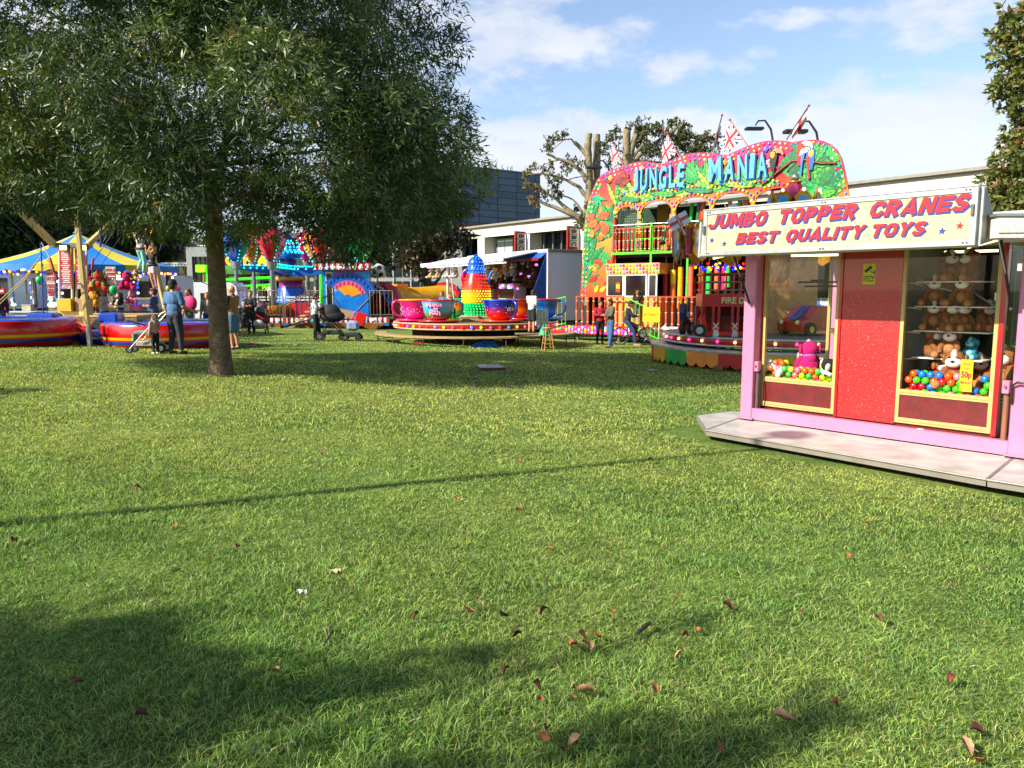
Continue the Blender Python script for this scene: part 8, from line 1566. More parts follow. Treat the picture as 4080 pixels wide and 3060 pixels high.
def build_broadcast():
 # long pale building: its facade runs from far left to near right behind the rides
 A = W(1640,935,68.); top = 6.75; xl,yl = A.x,68.; dx,dy = 25.5,-34.; Lh = math.hypot(dx,dy); u = Vector((dx / Lh,dy / Lh)); O = W(1835,913,67.); O = Vector((O.x - u.x * 9,O.y - u.y * 9,gz(0,60))); rz = math.atan2(u.y,u.x)
 B = thing('office_building','long pale concrete building with dark windows and vertical white letter signs','building',O,rz); q = lambda px,py,k=0.: pj(B,px,py,k); zt = (q(1900,907)[1] + q(2280,865)[1]) / 2; LEN = 62; conc = mat('#cbc3b4',.7,var=.1,scale=.6,dirt=.25); wht = mat('#ded9ce',.65,var=.06,scale=.5,dirt=.1); zl = q(2287,907)[1]
 b = MB(); b.bb((0,0,zl + .30),(LEN,14,zt),conc); b.bb((-.1,-.25,zt),(LEN,14,zt + .14),mat('#8c867c',.7)); b.bb((0,-.12,zl - .1),(LEN,.0,zl + .28),wht); b.build('parapet',B)
 g = MB(); g.bb((.5,1.2,0),(LEN,1.3,zl - .1),mat('#0c1015',.12,var=.3,scale=.4,coat=.5)); g.build('window_glass',B)
 for px0,px1 in ((1620,1632),(1905,1932),(2085,2112),(2297,2330),(2560,2600),(2900,2950),(3300,3360),(3800,3880)):
  x0,x1 = q(px0,1000)[0],q(px1,1000)[0]; p = MB(); p.bb((x0,-.05,0),(x1,1.2,zl - .1),wht); p.build('pier',B)
 for px in [1660,1700,1740,1790,1830,1870,1955,1980,2070,2145,2168,2204,2238,2276,2400,2500,3450,3600]:
  x = q(px,1000,1.1)[0]; p = MB(); p.bb((x - .05,1.05,0),(x + .05,1.19,zl - .1),mat('#8d9296',.4,.4)); p.build('mullion',B)
 x0,x1 = q(1982,1000,1.)[0],q(2042,1000,1.)[0]; p = MB(); p.bb((x0,1.0,0),(x1,1.15,q(2010,950,1.)[1]),mat('#aab6b4',.5)); p.bb(((x0 + x1) / 2 - .03,.98,0),((x0 + x1) / 2 + .03,.999,q(2010,950,1.)[1]),mat('#6a7472',.5)); p.build('pale_blind',B)
 sl = MB(); sl.bb((0,.2,3.2),(LEN,1.19,3.5),conc); sl.build('floor_band',B)
 for px,py0,py1 in ((2078,930,1000),(2287,910,985)):
  x,z0 = q(px,py1,-.5); _,z1 = q(px,py0,-.5); s_ = MB(); s_.bb((x - .08,-1.15,2.4),(x + .08,-.2,z1 + .15),mat('#9a2a20',.45)); so = s_.build('banner_sign',B); hh = (z1 - z0) / 3.1; w2 = hh * .86
  for i,c in enumerate('BBC'):
   zc = z1 - hh * (i + .5) * 1.03; f = MB(); f.bb((x + .082,-.98,zc - hh * .46),(x + .10,-.22,zc + hh * .46),mat('#e0dcd4',.5)); f.build('letter_tile',so); txt(c,so,'lettering',(x + .115,-.6,zc),.46,mat('#1c1c1e',.5),width=hh * .62,rot=(Matrix.Rotation(math.pi / 2,4,'Z') @ Matrix.Rotation(math.pi / 2,4,'X') @ Matrix.Rotation(-math.pi / 2,4,'Z')).to_euler(),ext=.01,off=.015)
 # grey clad block behind
 A = W(1560,900,84.); C_ = W(2152,900,96.); O2 = Vector((A.x,A.y,0)); rz2 = math.atan2(C_.y - A.y,C_.x - A.x); K = thing('grey_block','tall windowless block clad in blue grey metal panels behind the pale building','building',O2,rz2); q2 = lambda px,py: pj(K,px,py,0); Lk = q2(2152,800)[0]; z1 = q2(2150,699)[1]; zb = q2(2100,893)[1] - 1
 pan = MB(); cl = mat('#566576',.5,.25,var=.10,scale=.35,bump=.1,bscale=2); cl2 = mat('#4b5a6b',.5,.25,var=.10,scale=.35)
 cols = [q2(p,800)[0] for p in (1610,1690,1765,1838,1908,1982,2058,2131,2150)]; cols[0] = 0; rows = 9; ph = (z1 - zb) / rows
 for i in range(len(cols) - 1):
  for j in range(rows): pan.bb((cols[i] + .04,-.06,zb + j * ph + .03),(cols[i + 1] - .04,0,zb + (j + 1) * ph - .03),cl if (i * 3 + j) % 4 else cl2)
 pan.build('cladding_panels',K); w = MB(); w.bb((0,.004,0),(Lk,16,z1 - .02),mat('#2c3742',.7)); w.bb((-.1,-.15,z1),(Lk + .1,16,z1 + .18),mat('#5c6672',.5)); w.build('core_wall',K)
 br = MB(); br.bb((0,-3.2,0),(Lk * .72,-.07,zb + .3),brickmat('#8a4a38','#7a3e2e','#9a8a7a',3,'bk1')); br.build('brick_base',K)
 ra = MB()
 for px in (1960,1966,1984,1990,2006,2012,2028,2040,2046): x = q2(px,700)[0]; ra.cyl((x,.3,z1 + .18),(x,.3,z1 + random.Random(px).uniform(.4,1.1)),.04,DARK(),n=4)
 for i,px in enumerate((1940,1972,2030,2058)): x = q2(px,700)[0]
 ra.build('roof_masts',K)
build_broadcast()
def build_houses():
 roofm = brickmat('#4a4744','#3c3a38','#2a2826',5,'tile'); brick = brickmat('#8c4a38','#9a5642','#a89a8c',6,'bk2'); crmw = mat('#b8a084',.8,var=.1,scale=.8); wf = WHITE(); gl = mat('#1c2228',.15,coat=.5)
 def house(lab,pxl,pxr,pye,pyr,d,rz,wall,dep=9.,wins=()):
  A = W(pxl,1000,d); H = thing('house',lab,'house',(A.x,A.y,gz(A.x,A.y)),rz,'houses behind the fairground'); q = lambda px,py: pj(H,px,py,0); w = q(pxr,1050)[0]; ze = q((pxl + pxr) / 2,pye)[1]; zr = q((pxl + pxr) / 2,pyr)[1]; b = MB(); b.bb((0,0,0),(w,dep,ze),wall); b.build('wall',H); r = MB(); o = .5; hip = min(w * .35,3.)
  vs = [(-o,-o,ze),(w + o,-o,ze),(w + o,dep + o,ze),(-o,dep + o,ze),(hip,dep / 2,zr),(w - hip,dep / 2,zr)]; r.add(vs,[(0,1,5,4),(1,2,5),(2,3,4,5),(3,0,4),(0,3,2,1)],roofm); r.bb((-o,-o - .06,ze - .22),(w + o,-o,ze + .05),WHITE()); ro = r.build('roof',H); c = MB(); c.box((w * .4,dep * .5,zr + .2),(.7,.7,1.4),brick); c.build('chimney',ro)
  for (pa,pb,ya,yb) in wins:
   (x0,z1),(x1,z0) = q(pa,ya),q(pb,yb); f = MB(); f.bb((x0,-.07,z0),(x1,-.01,z1),wf); fo = f.build('window',H); g = MB(); g.bb((x0 + .12,-.085,z0 + .12),((x0 + x1) / 2 - .05,-.072,z1 - .12),gl); g.bb(((x0 + x1) / 2 + .05,-.085,z0 + .12),(x1 - .12,-.072,z1 - .12),gl); g.build('pane',fo)
  return H,q,ze
 house('brown tiled house with cream upper walls left of the brick block',600,738,990,945,68,R(8),crmw,wins=((636,650,1000,1040),(664,676,1000,1030),(700,712,1050,1090)))
 house('dark tiled house with pale end wall behind the first house',700,850,980,940,76,R(-6),mat('#a89078',.8,var=.1),wins=((745,757,990,1020),))
 H,q,ze = house('low red brick house front with small balconies',676,746,1050,1020,60,R(4),brick,6,wins=((690,702,1060,1085),(718,730,1068,1110)))
 for px in (640,722):
  bal = MB(); x,z = q(px,1108); bal.bb((x,-1.1,z),(x + 1.8,-.02,z + .1),mat('#4a4a4a',.6))
  for k in range(9): bal.cyl((x + k * .22,-1.08,z + .1),(x + k * .22,-1.08,z + 1.0),.025,mat('#3a5a50',.5),n=4)
  bal.bb((x,-1.11,z + 1.0),(x + 1.8,-1.05,z + 1.06),mat('#3a5a50',.5)); bal.build('balcony',H)
 # brick and glass block, then the grey and white modern block to its right
 A = W(742,1000,58.); M_ = thing('brick_building','red brick building with a tall dark glazed frame left of the trunk','building',(A.x,A.y,gz(A.x,A.y)),R(2)); q = lambda px,py: pj(M_,px,py,0); x1 = q(905,1000)[0]; z1 = q(830,985)[1]; b = MB(); b.bb((0,.05,0),(x1,12,z1),brick); b.build('wall',M_)
 f = MB(); xg0,xg1 = q(762,1000)[0],q(900,1000)[0]; zg = q(830,996)[1]; f.bb((xg0 - .3,-.25,zg - .5),(xg1,.04,zg + .2),mat('#9a9c9c',.5)); f.bb((xg0 - .3,-.25,0),(xg0 + .1,.04,zg - .5),mat('#9a9c9c',.5)); f.build('portal_frame',M_); g = MB(); g.bb((xg0 + .1,-.02,0),(xg1,.045,zg - .5),mat('#14181c',.12,coat=.6,var=.4,scale=.5)); g.build('glazing',M_)
 for i in range(7): x = lerp(xg0 + .3,xg1 - .2,i / 6); m = MB(); m.bb((x - .04,-.08,0),(x + .04,-.025,zg - .5),DARK()); m.build('mullion',M_)
 for z in (2.1,3.6,5.0): m = MB(); m.bb((xg0 + .1,-.09,z),(xg1,-.083,z + .09),DARK()); m.build('transom',M_)
 A = W(880,1000,66.); N_ = thing('modern_block','grey and white modern block with large windows behind the balloon ride','building',(A.x,A.y,gz(A.x,A.y)),R(-3)); q = lambda px,py: pj(N_,px,py,0); x1 = q(1840,1000)[0]; z1 = q(1120,952)[1]; b = MB(); b.bb((0,.05,0),(x1,12,z1),mat('#9a9b99',.6,var=.15,scale=.5)); b.bb((-.2,-.6,z1),(x1 + .2,12.2,z1 + .45),mat('#6f7371',.5)); b.build('wall',N_)
 for i in range(12):
  x0 = lerp(.6,x1 - 2.,i / 12); g = MB()
  g.bb((x0,-.03,3.0),(x0 + x1 / 12 * .78,.045,z1 - .7),mat('#20272c',.12,coat=.5,var=.3,scale=.6)); g.bb((x0,-.03,.3),(x0 + x1 / 12 * .78,.045,2.6),mat('#262c30',.12,coat=.5,var=.3,scale=.6)); go = g.build('window',N_); m = MB(); m.bb((x0 + x1 / 24 * .78 - .05,-.06,.3),(x0 + x1 / 24 * .78 + .05,-.032,z1 - .7),mat('#b0b4b4',.5)); m.build('mullion',go)
 c = MB(); xc = q(1020,1000)[0]; c.bb((xc - .3,-.7,0),(xc + .3,-.1,z1),WHITE()); c.build('column',N_)
 # evergreen hedge that closes the far side of the field
 rs = np.random.RandomState(4); hd = thing('hedge','long dark hedge closing the far edge of the fairground','hedge',(-60,78,gz(-60,78))); cc = []
 for i in range(1500): cc.append((rs.uniform(0,75),rs.uniform(-.8,.8),rs.uniform(.2,4.6)))
 for i in range(500): cc.append((rs.uniform(95,190),rs.uniform(-6,6),rs.uniform(.2,5.)))
 C = np.array(cc); Dd = rs.normal(0,1,C.shape); base = MB(); base.bb((0,-.5,0),(75,.5,4.2),mat('#141c0e',.9)); base.bb((95,-4,0),(190,4,4.4),mat('#141c0e',.9)); base.build('stems',hd); o = leaf_cloud('foliage',C,Dd,6,.8,.45,np.array([.03,.05,.018]),spread=1.2,seed=5,mat_=leafmat('hedge leaf',.5,.2,.3),jit=.6,along=.8); o.parent = hd
build_houses()
def build_lamps():
 m = mat('#262b33',.5,.4)
 def lamp(px,pyt,d,lab,flip=1,s_=1.):
  g = gat(px,d); t = thing('street_lamp',lab,'street lamp',g,group='street lamps behind the fun house'); top = W(px,pyt,d).z - g.z; b = MB(); b.tube([(0,0,0),(0,0,top - 1.0 * s_),(-.12 * flip * s_,0,top - .45 * s_),(-.45 * flip * s_,0,top),(-.8 * flip * s_,0,top - .02),(-.95 * flip * s_,0,top - .25 * s_)],[.08,.06,.06,.05,.05,.04],m,8); b.build('pole',t); h = MB(); h.box((-1.0 * flip * s_,0,top - .42 * s_),(.95 * s_,.42 * s_,.14 * s_),m,T=Matrix.Translation((0,0,0)),bev=.03); h.build('lamp_head',t)
 lamp(3055,480,42,'street lamp with curved neck between the union flag and furled flag'); lamp(3235,483,38,'street lamp with wide flat head behind the leaning furled flag',1,1.15); lamp(2425,640,44,'street lamp in front of the pollarded tree, low above the fun house shoulder',1,.9)
 g = gat(1877,50); t = thing('street_lamp','mushroom topped park lamp before the pale concrete building','street lamp',g); top = W(1877,940,50).z - g.z; b = MB(); b.cyl((0,0,0),(0,0,top),.06,m,n=8); b.build('pole',t); h = MB(); h.lathe([(0,top + .16),(.45,top + .1),(.78,top + .0),(.3,top - .06),(.0,top - .1)],m,n=20); h.build('lamp_head',t)
build_lamps()
# ---------------------------------------------------------------- things lying on the lawn
def build_litter():
 rs = random.Random(12); pr = []
 cols = [('brown','#6a3420'),('dark red','#481a12'),('pale tan','#b08a66'),('orange brown','#965a34')]
 for k,(nm,c) in enumerate(cols):
  n = 8; vs = [];
  for i in range(n + 1):
   t = i / n; w = .32 * math.sin(math.pi * t) ** .8 * (1 + .15 * (i % 2)); vs += [(t - .5,w * .8,.22 * math.sin(t * 3 + k) + .9 * w),(t - .5,0,.16 * math.sin(t * 4 + k)),(t - .5,-w * .9,.22 * math.sin(t * 3 + k) + .5 * w)]
  fs = []
  for i in range(n): a = i * 3; fs += [(a,a + 1,a + 4,a + 3),(a + 1,a + 2,a + 5,a + 4)]
  b = MB(); b.add(vs,fs,mat(c,.7,var=.3,scale=3),True); b.tube([(.5,0,.02),(.75,.03,.0)],.012,mat(c,.7),4); o = b.build('fallen_leaf'); pr.append(o)
 spots = [(2300,2600,2),(2330,2590,0),(2275,2585,3),(2290,2600,0),(2085,2665,2),(2140,2765,1),(2155,2810,3),(2325,2775,2),(2285,2805,3),(2350,2600,2),(2060,2555,1),(2320,2560,1),(2380,2550,3),(2610,2765,3),(2700,2635,2),(2730,2560,0),(2780,2530,3),(2180,2940,0),(2285,2980,2),(2240,3020,1),(2170,2965,3),(2580,3020,2),(2870,3005,3),(3125,2885,2),(3320,2835,0),(3850,3005,2),(3900,3055,3),(3895,2945,1),(2900,2440,1),(3200,2465,0),(3500,2490,0),(2070,2050,0),(2190,2200,3),(1820,2000,3),(2070,1845,3),(2590,1845,0),(1640,1870,3),(1280,1820,0),(550,1960,0),(700,2110,3),(700,2295,2),(1095,2695,2),(310,2755,0),(1660,2480,0),(1870,2450,3),(2420,2200,3),(1780,1570,2),(1550,1530,3),(1810,1640,0),(3455,2105,0),(3380,2230,3),(950,2200,0),(2170,2460,0),(1900,2400,3),(2010,2480,1),(570,2880,1),(3790,2735,0),(2445,2460,3),(2020,2700,0),(60,2180,0)]
 for i,(px,py,k) in enumerate(spots):
  g = gpt(px,py); s_ = rs.uniform(.034,.056) * (1.35 if (px,py) in ((2285,2980),(3125,2885),(3850,3005),(2325,2775)) else 1.); o = pr[k].copy() if any(x.get('used') for x in [pr[k]]) else pr[k];
  if o is not pr[k]: COL.objects.link(o)
  pr[k]['used'] = 1; o.location = (g.x,g.y,g.z + .028); o.scale = (s_,s_,s_ * 1.4); o.rotation_euler = (rs.uniform(-.5,.5),rs.uniform(-.5,.5),rs.uniform(0,6.28)); tag(o,'%s dry curled leaf lying on the grass' % cols[k][0],'leaf','fallen leaves on the lawn')
 for p in pr:
  if 'used' in p: del p['used']
 def tw(name,lab,cat,a,b_,r,c,lift=.02):
  A,B_ = gpt(*a),gpt(*b_); mid = (A + B_) / 2 + Vector((.02,.02,.01)); m = MB(); z = Vector((0,0,lift)); m.tube([A - A + z,mid - A + z,B_ - A + z],[r * .7,r,r * .5],mat(c,.8,bump=.5,bscale=60),7); o = m.build(name); o.location = A; tag(o,lab,cat)
 tw('stick','short thick grey brown stick on the near lawn','stick',(2535,2545),(2590,2500),.011,'#4a3a34'); tw('twig','thin dark twig lying in the grass left of centre','twig',(1312,2515),(1290,2590),.006,'#2e241e')
 def flat(name,lab,cat,px,py,w,d,c,h=.006,rz=0.,dz=.02):
  g = gpt(px,py); m = MB(); n = 5; vs = [((i / n - .5) * w,(j / n - .5) * d,h + .012 * math.sin(i * 2.1 + j * 1.7) * (1 if w < .5 else .15)) for j in range(n + 1) for i in range(n + 1)]; m.add(vs,[(j * (n + 1) + i,j * (n + 1) + i + 1,(j + 1) * (n + 1) + i + 1,(j + 1) * (n + 1) + i) for j in range(n) for i in range(n)],mat(c,.6,dirt=.2 if w > .5 else 0),True); o = m.build(name); o.location = (g.x,g.y,g.z + dz); o.rotation_euler = (0,0,rz); tag(o,lab,cat); return o
 flat('paper_scrap','small crumpled white paper on the grass left of centre','litter',1337,2295,.05,.035,'#b8ae8a',rz=.4); flat('feather','thin white feather on the near lawn','feather',1200,2378,.06,.008,'#b8b8b4',rz=-.2); flat('paper_scrap','white crumpled paper on the shaded grass near the roundabout','litter',2597,1478,.22,.12,'#dfe2e8'); flat('paper_scrap','flat grey scrap beside the board on the shaded grass','litter',2030,1483,.26,.06,'#9aa0a0')
 g = gpt(1952,1470); m = MB(); m.box((0,0,.035),(.55,.75,.05),mat('#5a2c24',.6),bev=.008); m.box((0,0,.063),(.50,.70,.008),mat('#a89a98',.5,dirt=.3)); o = m.build('ground_board'); o.location = g; tag(o,'flat rectangular board lying on the shaded grass before the teacup ride','board'); o.rotation_euler = (0,0,.2)
 g = gpt(1000,1378); S = thing('trainer_shoe','pink and white shoe lying on the grass beside the bald man','shoe',g); m = MB(); m.sph((0,0,.04),.11,mat('#c83a5a',.5),12,7,(1.1,.42,.45)); m.sph((-.06,0,.07),.06,mat('#e8e0dc',.5),10,6,(1.,.6,.7)); m.build('upper',S); m = MB(); m.box((0,0,.012),(.25,.09,.024),WHITE(),bev=.008); m.build('sole',S)
build_litter()
# ---------------------------------------------------------------- people
QUEUE = []
def blob(mb,parts,m):
 for p in parts:
  if len(p) == 3 and not hasattr(p[1],'__len__'): mb.sph(p[0],p[1],m,12,8,p[2])
  else:
   (a,ra),(b,rb) = p; a,b = Vector(a),Vector(b); mb.sph(a,ra,m,10,7); mb.sph(b,rb,m,10,7)
   if (b - a).length > .001: mb.cyl(a,b,ra,m,r1=rb,n=10)
def skinobj(name,parts,m,vox,parent,smooth=3):
 b = MB(); blob(b,parts,m); o = b.build(name,parent); QUEUE.append((o,vox,smooth)); return o
def flush_people():
 for o,v,s in QUEUE:
  r = o.modifiers.new('r','REMESH'); r.mode = 'VOXEL'; r.voxel_size = v; r.use_smooth_shade = True; k = o.modifiers.new('s','SMOOTH'); k.factor = .5; k.iterations = s
 dg = bpy.context.evaluated_depsgraph_get()
 for o,v,s in QUEUE:
  me = D.meshes.new_from_object(o.evaluated_get(dg),depsgraph=dg); old = o.data; mm = old.materials[0]; o.modifiers.clear(); o.data = me; me.name = o.name
  if not me.materials: me.materials.append(mm)
  D.meshes.remove(old)
 QUEUE.clear()
SKIN = ['#c98e6e','#b87a58','#d8a488']
def person(lab,loc,H,rz,pose=None,top='#335',sleeve=.5,bottom='#223',leg=1.,shoe='#222',hair='#2a1a12',style='short',skin=0,build=1.,vest=None,tight=False,smat=None,bmat=None,group=None):
 P = thing('person',lab,'person',loc,rz,group); V = Vector
 J = dict(pel=(0,0,.53),bel=(0,-.004,.61),che=(0,0,.735),nek=(0,.006,.835),hed=(0,-.012,.925),sL=(.105,0,.80),eL=(.135,.012,.64),wL=(.14,-.035,.50),sR=(-.105,0,.80),eR=(-.135,.012,.64),wR=(-.14,-.035,.50),hL=(.05,0,.52),kL=(.055,-.012,.285),aL=(.06,.012,.045),hR=(-.05,0,.52),kR=(-.055,-.012,.285),aR=(-.06,.012,.045))
 if pose: J.update(pose)
 J = {k: V(v) * H for k,v in J.items()}; h = H; B = build; sk = mat(SKIN[skin],.55,var=.06); hd = J['hed']; up = (hd - J['nek']).normalized()
 if H < 1.3: hs = 1.0 + (1.3 - H) * .45
 else: hs = 1.
 r = h * hs; body = [(hd,.062 * r,(.80,.94,1.12)),(hd + V((0,-.022,-.038)) * r,.036 * r,(.95,.9,.9)),((hd + V((0,-.058,.006)) * r,.006 * r),(hd + V((0,-.068,-.012)) * r,.011 * r)),(hd + V((.050,.006,-.005)) * r,.013 * r,(.5,1,1.4)),(hd + V((-.050,.006,-.005)) * r,.013 * r,(.5,1,1.4)),(hd + V((0,-.058,-.037)) * r,.012 * r,(1.5,.6,.5)),((hd + V((0,.008,-.04)) * r,.030 * h),(J['nek'] - V((0,0,.02 * h)),.036 * h)),
  (J['che'],.092 * h * B,(1.08,.68,.95)),(J['bel'],.080 * h * B,(1.05,.78,1.05)),(J['pel'],.084 * h * B,(1.05,.78,.75)),((J['sL'],.036 * h),(J['sR'],.036 * h)),((J['che'],.065 * h),(J['pel'],.07 * h))]
 for s in 'LR':
  S,E,Wr = J['s' + s],J['e' + s],J['w' + s]; Hh,K,A = J['h' + s],J['k' + s],J['a' + s]; d = (Wr - E).normalized(); sd = 1 if s == 'L' else -1
  body += [((S,.035 * h),(E,.025 * h)),((E,.026 * h),(Wr,.017 * h)),((Hh,.056 * h * B),(K,.037 * h)),((K,.036 * h),(A,.021 * h)),((A - V((0,-.01 * h,.012 * h)),.024 * h),(A + V((0,-.085 * h,-.028 * h)),.017 * h))]
  x = d.cross(V((0,1,.2))).normalized(); yv = d.cross(x).normalized(); pc = Wr + d * .032 * h; body += [((Wr,.016 * h),(pc,.021 * h))]
  for i,(o_,L_) in enumerate(((-.016,.032),(-.006,.040),(.005,.038),(.015,.030))): a = pc + x * o_ * h + d * .012 * h; m_ = a + d * L_ * .55 * h; body += [((a,.0065 * h),(m_,.006 * h)),((m_,.006 * h),(m_ + (d + yv * .6).normalized() * L_ * .5 * h,.005 * h))]
  a = Wr + d * .016 * h - x * .015 * h; body += [((a,.0075 * h),(a - x * .016 * h + d * .022 * h,.006 * h))]
 skinobj('body',body,sk,.0085 if H > 1.3 else .007,P)
 for q in (-1,1): e = MB(); e.sph(hd + V((q * .022,-.052,.010)) * r,.0075 * r,mat('#1a1210',.2),6,4); e.build('eye',P)
 tm = smat or mat(top,.85,var=.12,scale=12); c = 1.0
 sh = [(J['che'],.100 * h * B,(1.10,.74,1.0)),(J['bel'],.090 * h * B,(1.06,.84,1.1)),((J['sL'] - V((.012 * h,0,0)),.042 * h),(J['sR'] + V((.012 * h,0,0)),.042 * h)),((J['bel'],.072 * h * B),(J['pel'] + V((0,0,.02 * h)),.078 * h * B)),(J['pel'] + V((0,0,.02 * h)),.090 * h * B,(1.06,.84,.55))]
 if vest is None:
  for s in 'LR':
   S,E,Wr = J['s' + s],J['e' + s],J['w' + s]
   if sleeve <= .55: sh += [((S,.043 * h),(S.lerp(E,sleeve * 1.5),.040 * h))]
   else: sh += [((S,.043 * h),(E,.036 * h)),((E,.036 * h),(E.lerp(Wr,.92),.027 * h))]
 else:
  us = []
  for s in 'LR': us += [((J['s' + s],.041 * h),(J['s' + s].lerp(J['e' + s],.7),.038 * h))]
  us += [((J['nek'],.040 * h),(J['che'],.05 * h))]; skinobj('undershirt',us,mat(vest,.85),.012,P)
 skinobj('shirt' if sleeve < .6 else 'jacket',sh,tm,.012,P,4)
 bm_ = bmat or mat(bottom,.85,var=.15,scale=10); k = 1. if tight else 1.22; bt = [(J['pel'] - V((0,0,.005 * h)),.090 * h * B,(1.06,.82,.72))]
 for s in 'LR':
  Hh,K,A = J['h' + s],J['k' + s],J['a' + s]; bt += [((Hh,.060 * h * B),(K,.040 * h * k))]
  if leg > .6: bt += [((K,.039 * h * k),(K.lerp(A,.9),.026 * h * k))]
  elif leg > .3: bt[-1] = ((Hh,.064 * h * B),(Hh.lerp(K,.92),.060 * h))
  else: bt[-1] = ((Hh,.064 * h * B),(Hh.lerp(K,.5),.060 * h))
 skinobj('trousers' if leg > .6 else 'shorts',bt,bm_,.012,P,4)
 if shoe:
  for s in 'LR': A = J['a' + s]; skinobj('shoe',[((A + V((0,.012,-.018)) * h,.026 * h),(A + V((0,-.085,-.027)) * h,.021 * h)),((A + V((0,-.04,-.028)) * h,.022 * h),(A + V((0,-.08,-.03)) * h,.019 * h))],mat(shoe,.6),.008,P,2)
 if style != 'bald':
  hm = mat(hair,.7,var=.3,scale=25,bump=.5,bscale=50); hp = [(hd + V((0,.012,.020)) * r,.064 * r,(.90,.98,1.0)),(hd + V((0,.03,-.01)) * r,.052 * r,(.98,.8,1.05))]
  if style in ('long','curly'): hp += [((hd + V((q * .03,.035,-.02)) * r,.036 * r),(J['nek'] + V((q * .05,.035,-.06)) * h,.026 * r)) for q in (-1,0,1)] + [((hd + V((q * .05,.0,.0)) * r,.016 * r),(J['nek'] + V((q * .06,-.01,-.03)) * h,.016 * r)) for q in (-1,1)]
  if style == 'curly': hp += [(hd + V((math.cos(a) * .07,math.sin(a) * .05 + .02,.04 * math.sin(a * 3) - .01)) * r,.034 * r,(1.2,1.2,1)) for a in [i * .7 for i in range(9)]]
  if style == 'bun': hp += [(hd + V((0,.07,.03)) * r,.026 * r,(1,1,1))]
  if style == 'pony': hp += [(hd + V((.0,.065,.02)) * r,.02 * r,(1,1,1)),((hd + V((0,.075,.02)) * r,.02 * r),(hd + V((0,.09,-.09)) * r,.012 * r))]
  skinobj('hair',hp,hm,.008,P,2)
 return P
def at(px,d,z=None,py=None):
 p = W(px,py or 1155,d); return (p.x,p.y,gz(p.x,p.y) if z is None else z)
def build_people():
 V = Vector; G = gpt; pi = math.pi
 fwd = dict(eL=(.125,-.05,.66),wL=(.06,-.15,.66),eR=(-.125,-.05,.66),wR=(-.06,-.15,.66)); step = dict(kL=(.055,-.05,.29),aL=(.06,-.07,.045),kR=(-.055,.02,.285),aR=(-.06,.06,.05))
 person('man seen from behind in a blue tee and dark jeans holding a pushchair handle',G(702,1410),1.82,pi - .35,dict(eR=(-.15,-.01,.64),wR=(-.20,-.12,.58),aL=(.075,.01,.045),aR=(-.085,-.01,.045),kR=(-.07,-.02,.285)),top='#4a6c96',bottom='#2c303c',hair='#1c1410',build=1.12)
 person('toddler in a pink top and spotted black leggings beside the pushchair',G(622,1410),.95,pi + .9,dict(eR=(-.13,-.05,.64),wR=(-.09,-.14,.64)),top='#c89a9a',sleeve=1,bottom='#17171c',shoe='#ddd8c8',hair='#6a4428',style='pony')
 W1 = W(566,1092,22.2); person('girl with curly hair in mint trousers jumping high on bungee cords',W1,1.28,pi - .3,dict(eL=(.17,-.02,.84),wL=(.20,-.04,.98),eR=(-.17,-.02,.80),wR=(-.22,-.04,.93),kL=(.06,-.08,.33),aL=(.07,.03,.13),kR=(-.06,-.03,.28),aR=(-.06,.02,.05)),top='#d8d4cc',bottom='#8ac8b8',shoe=None,hair='#5a4232',style='curly',leg=.9)
 h = MB(); h.tube([(.13 * math.cos(a),.10 * math.sin(a),0) for a in [i * .5 for i in range(13)]],.03,mat('#6a1a28',.6),6,closed=True); o = h.build('bungee_harness'); o.location = W1 + V((0,0,.72)); tag(o,'maroon harness worn by the higher jumping girl','harness')
 W2 = W(612,1152,21.6); person('blonde girl in white patterned shorts hanging lower on bungee cords',W2,1.16,-.6,dict(eL=(.16,-.02,.86),wL=(.14,-.04,1.0),eR=(-.16,-.02,.84),wR=(-.17,-.04,.98),kL=(.05,.03,.29),aL=(.04,.06,.07),aR=(-.03,.03,.03)),top='#241c26',bottom='#c8bcd0',leg=.2,shoe=None,hair='#b8925a',style='curly',sleeve=.3)
 h = MB(); h.tube([(.12 * math.cos(a),.09 * math.sin(a),0) for a in [i * .5 for i in range(13)]],.03,mat('#1a1216',.6),6,closed=True); o = h.build('bungee_harness'); o.location = W2 + V((0,0,.66)); tag(o,'black harness worn by the lower blonde girl','harness')
 person('dark haired attendant in a navy top holding a tray at the duck stall',at(612,25.0),1.66,-1.5,fwd,top='#2a4276',bottom='#101014',hair='#181210',style='bun',skin=1)
 b = MB(); b.box((0,0,0),(.5,.34,.02),mat('#8a7a60',.5)); b.bb((-.25,-.17,.01),(.25,-.15,.05),mat('#8a7a60',.5)); o = b.build('tray'); o.location = W(578,1192,24.9); tag(o,'flat brown tray held by the navy dressed attendant','tray')
 person('woman in a pink striped tee looking up at the jumpers',at(748,26.5),1.68,-.5,dict(hed=(0,.0,.925),eL=(.14,-.03,.65),wL=(.05,-.11,.62)),smat=stripemat('#b8346a','#3a2a4a','Z',16.),bottom='#5a6a58',hair='#5a3222',style='long')
 b = MB(); b.sph((0,0,0),.2,mat('#c8306a',.7,var=.4,scale=20),12,8,(1,.5,1.3)); o = b.build('bag'); p = W(762,1208,26.2); o.location = p; tag(o,'pink patterned bag hugged by the woman in stripes','bag')
 person('girl in a pale beige zip jacket beside the trunk',at(824,26.8),1.58,.1,None,top='#a89c8a',sleeve=1,bottom='#2a4a9a',hair='#7a5638',style='long')
 person('bald man in a tan gilet and blue shorts right of the tree trunk',G(935,1392),1.76,-1.9,dict(eL=(.13,-.03,.65),wL=(.06,-.14,.66),eR=(-.13,-.03,.65),wR=(-.05,-.15,.67)),top='#9c7a52',vest='#1c2030',bottom='#5a7896',leg=.5,shoe='#20242a',style='bald',build=1.15)
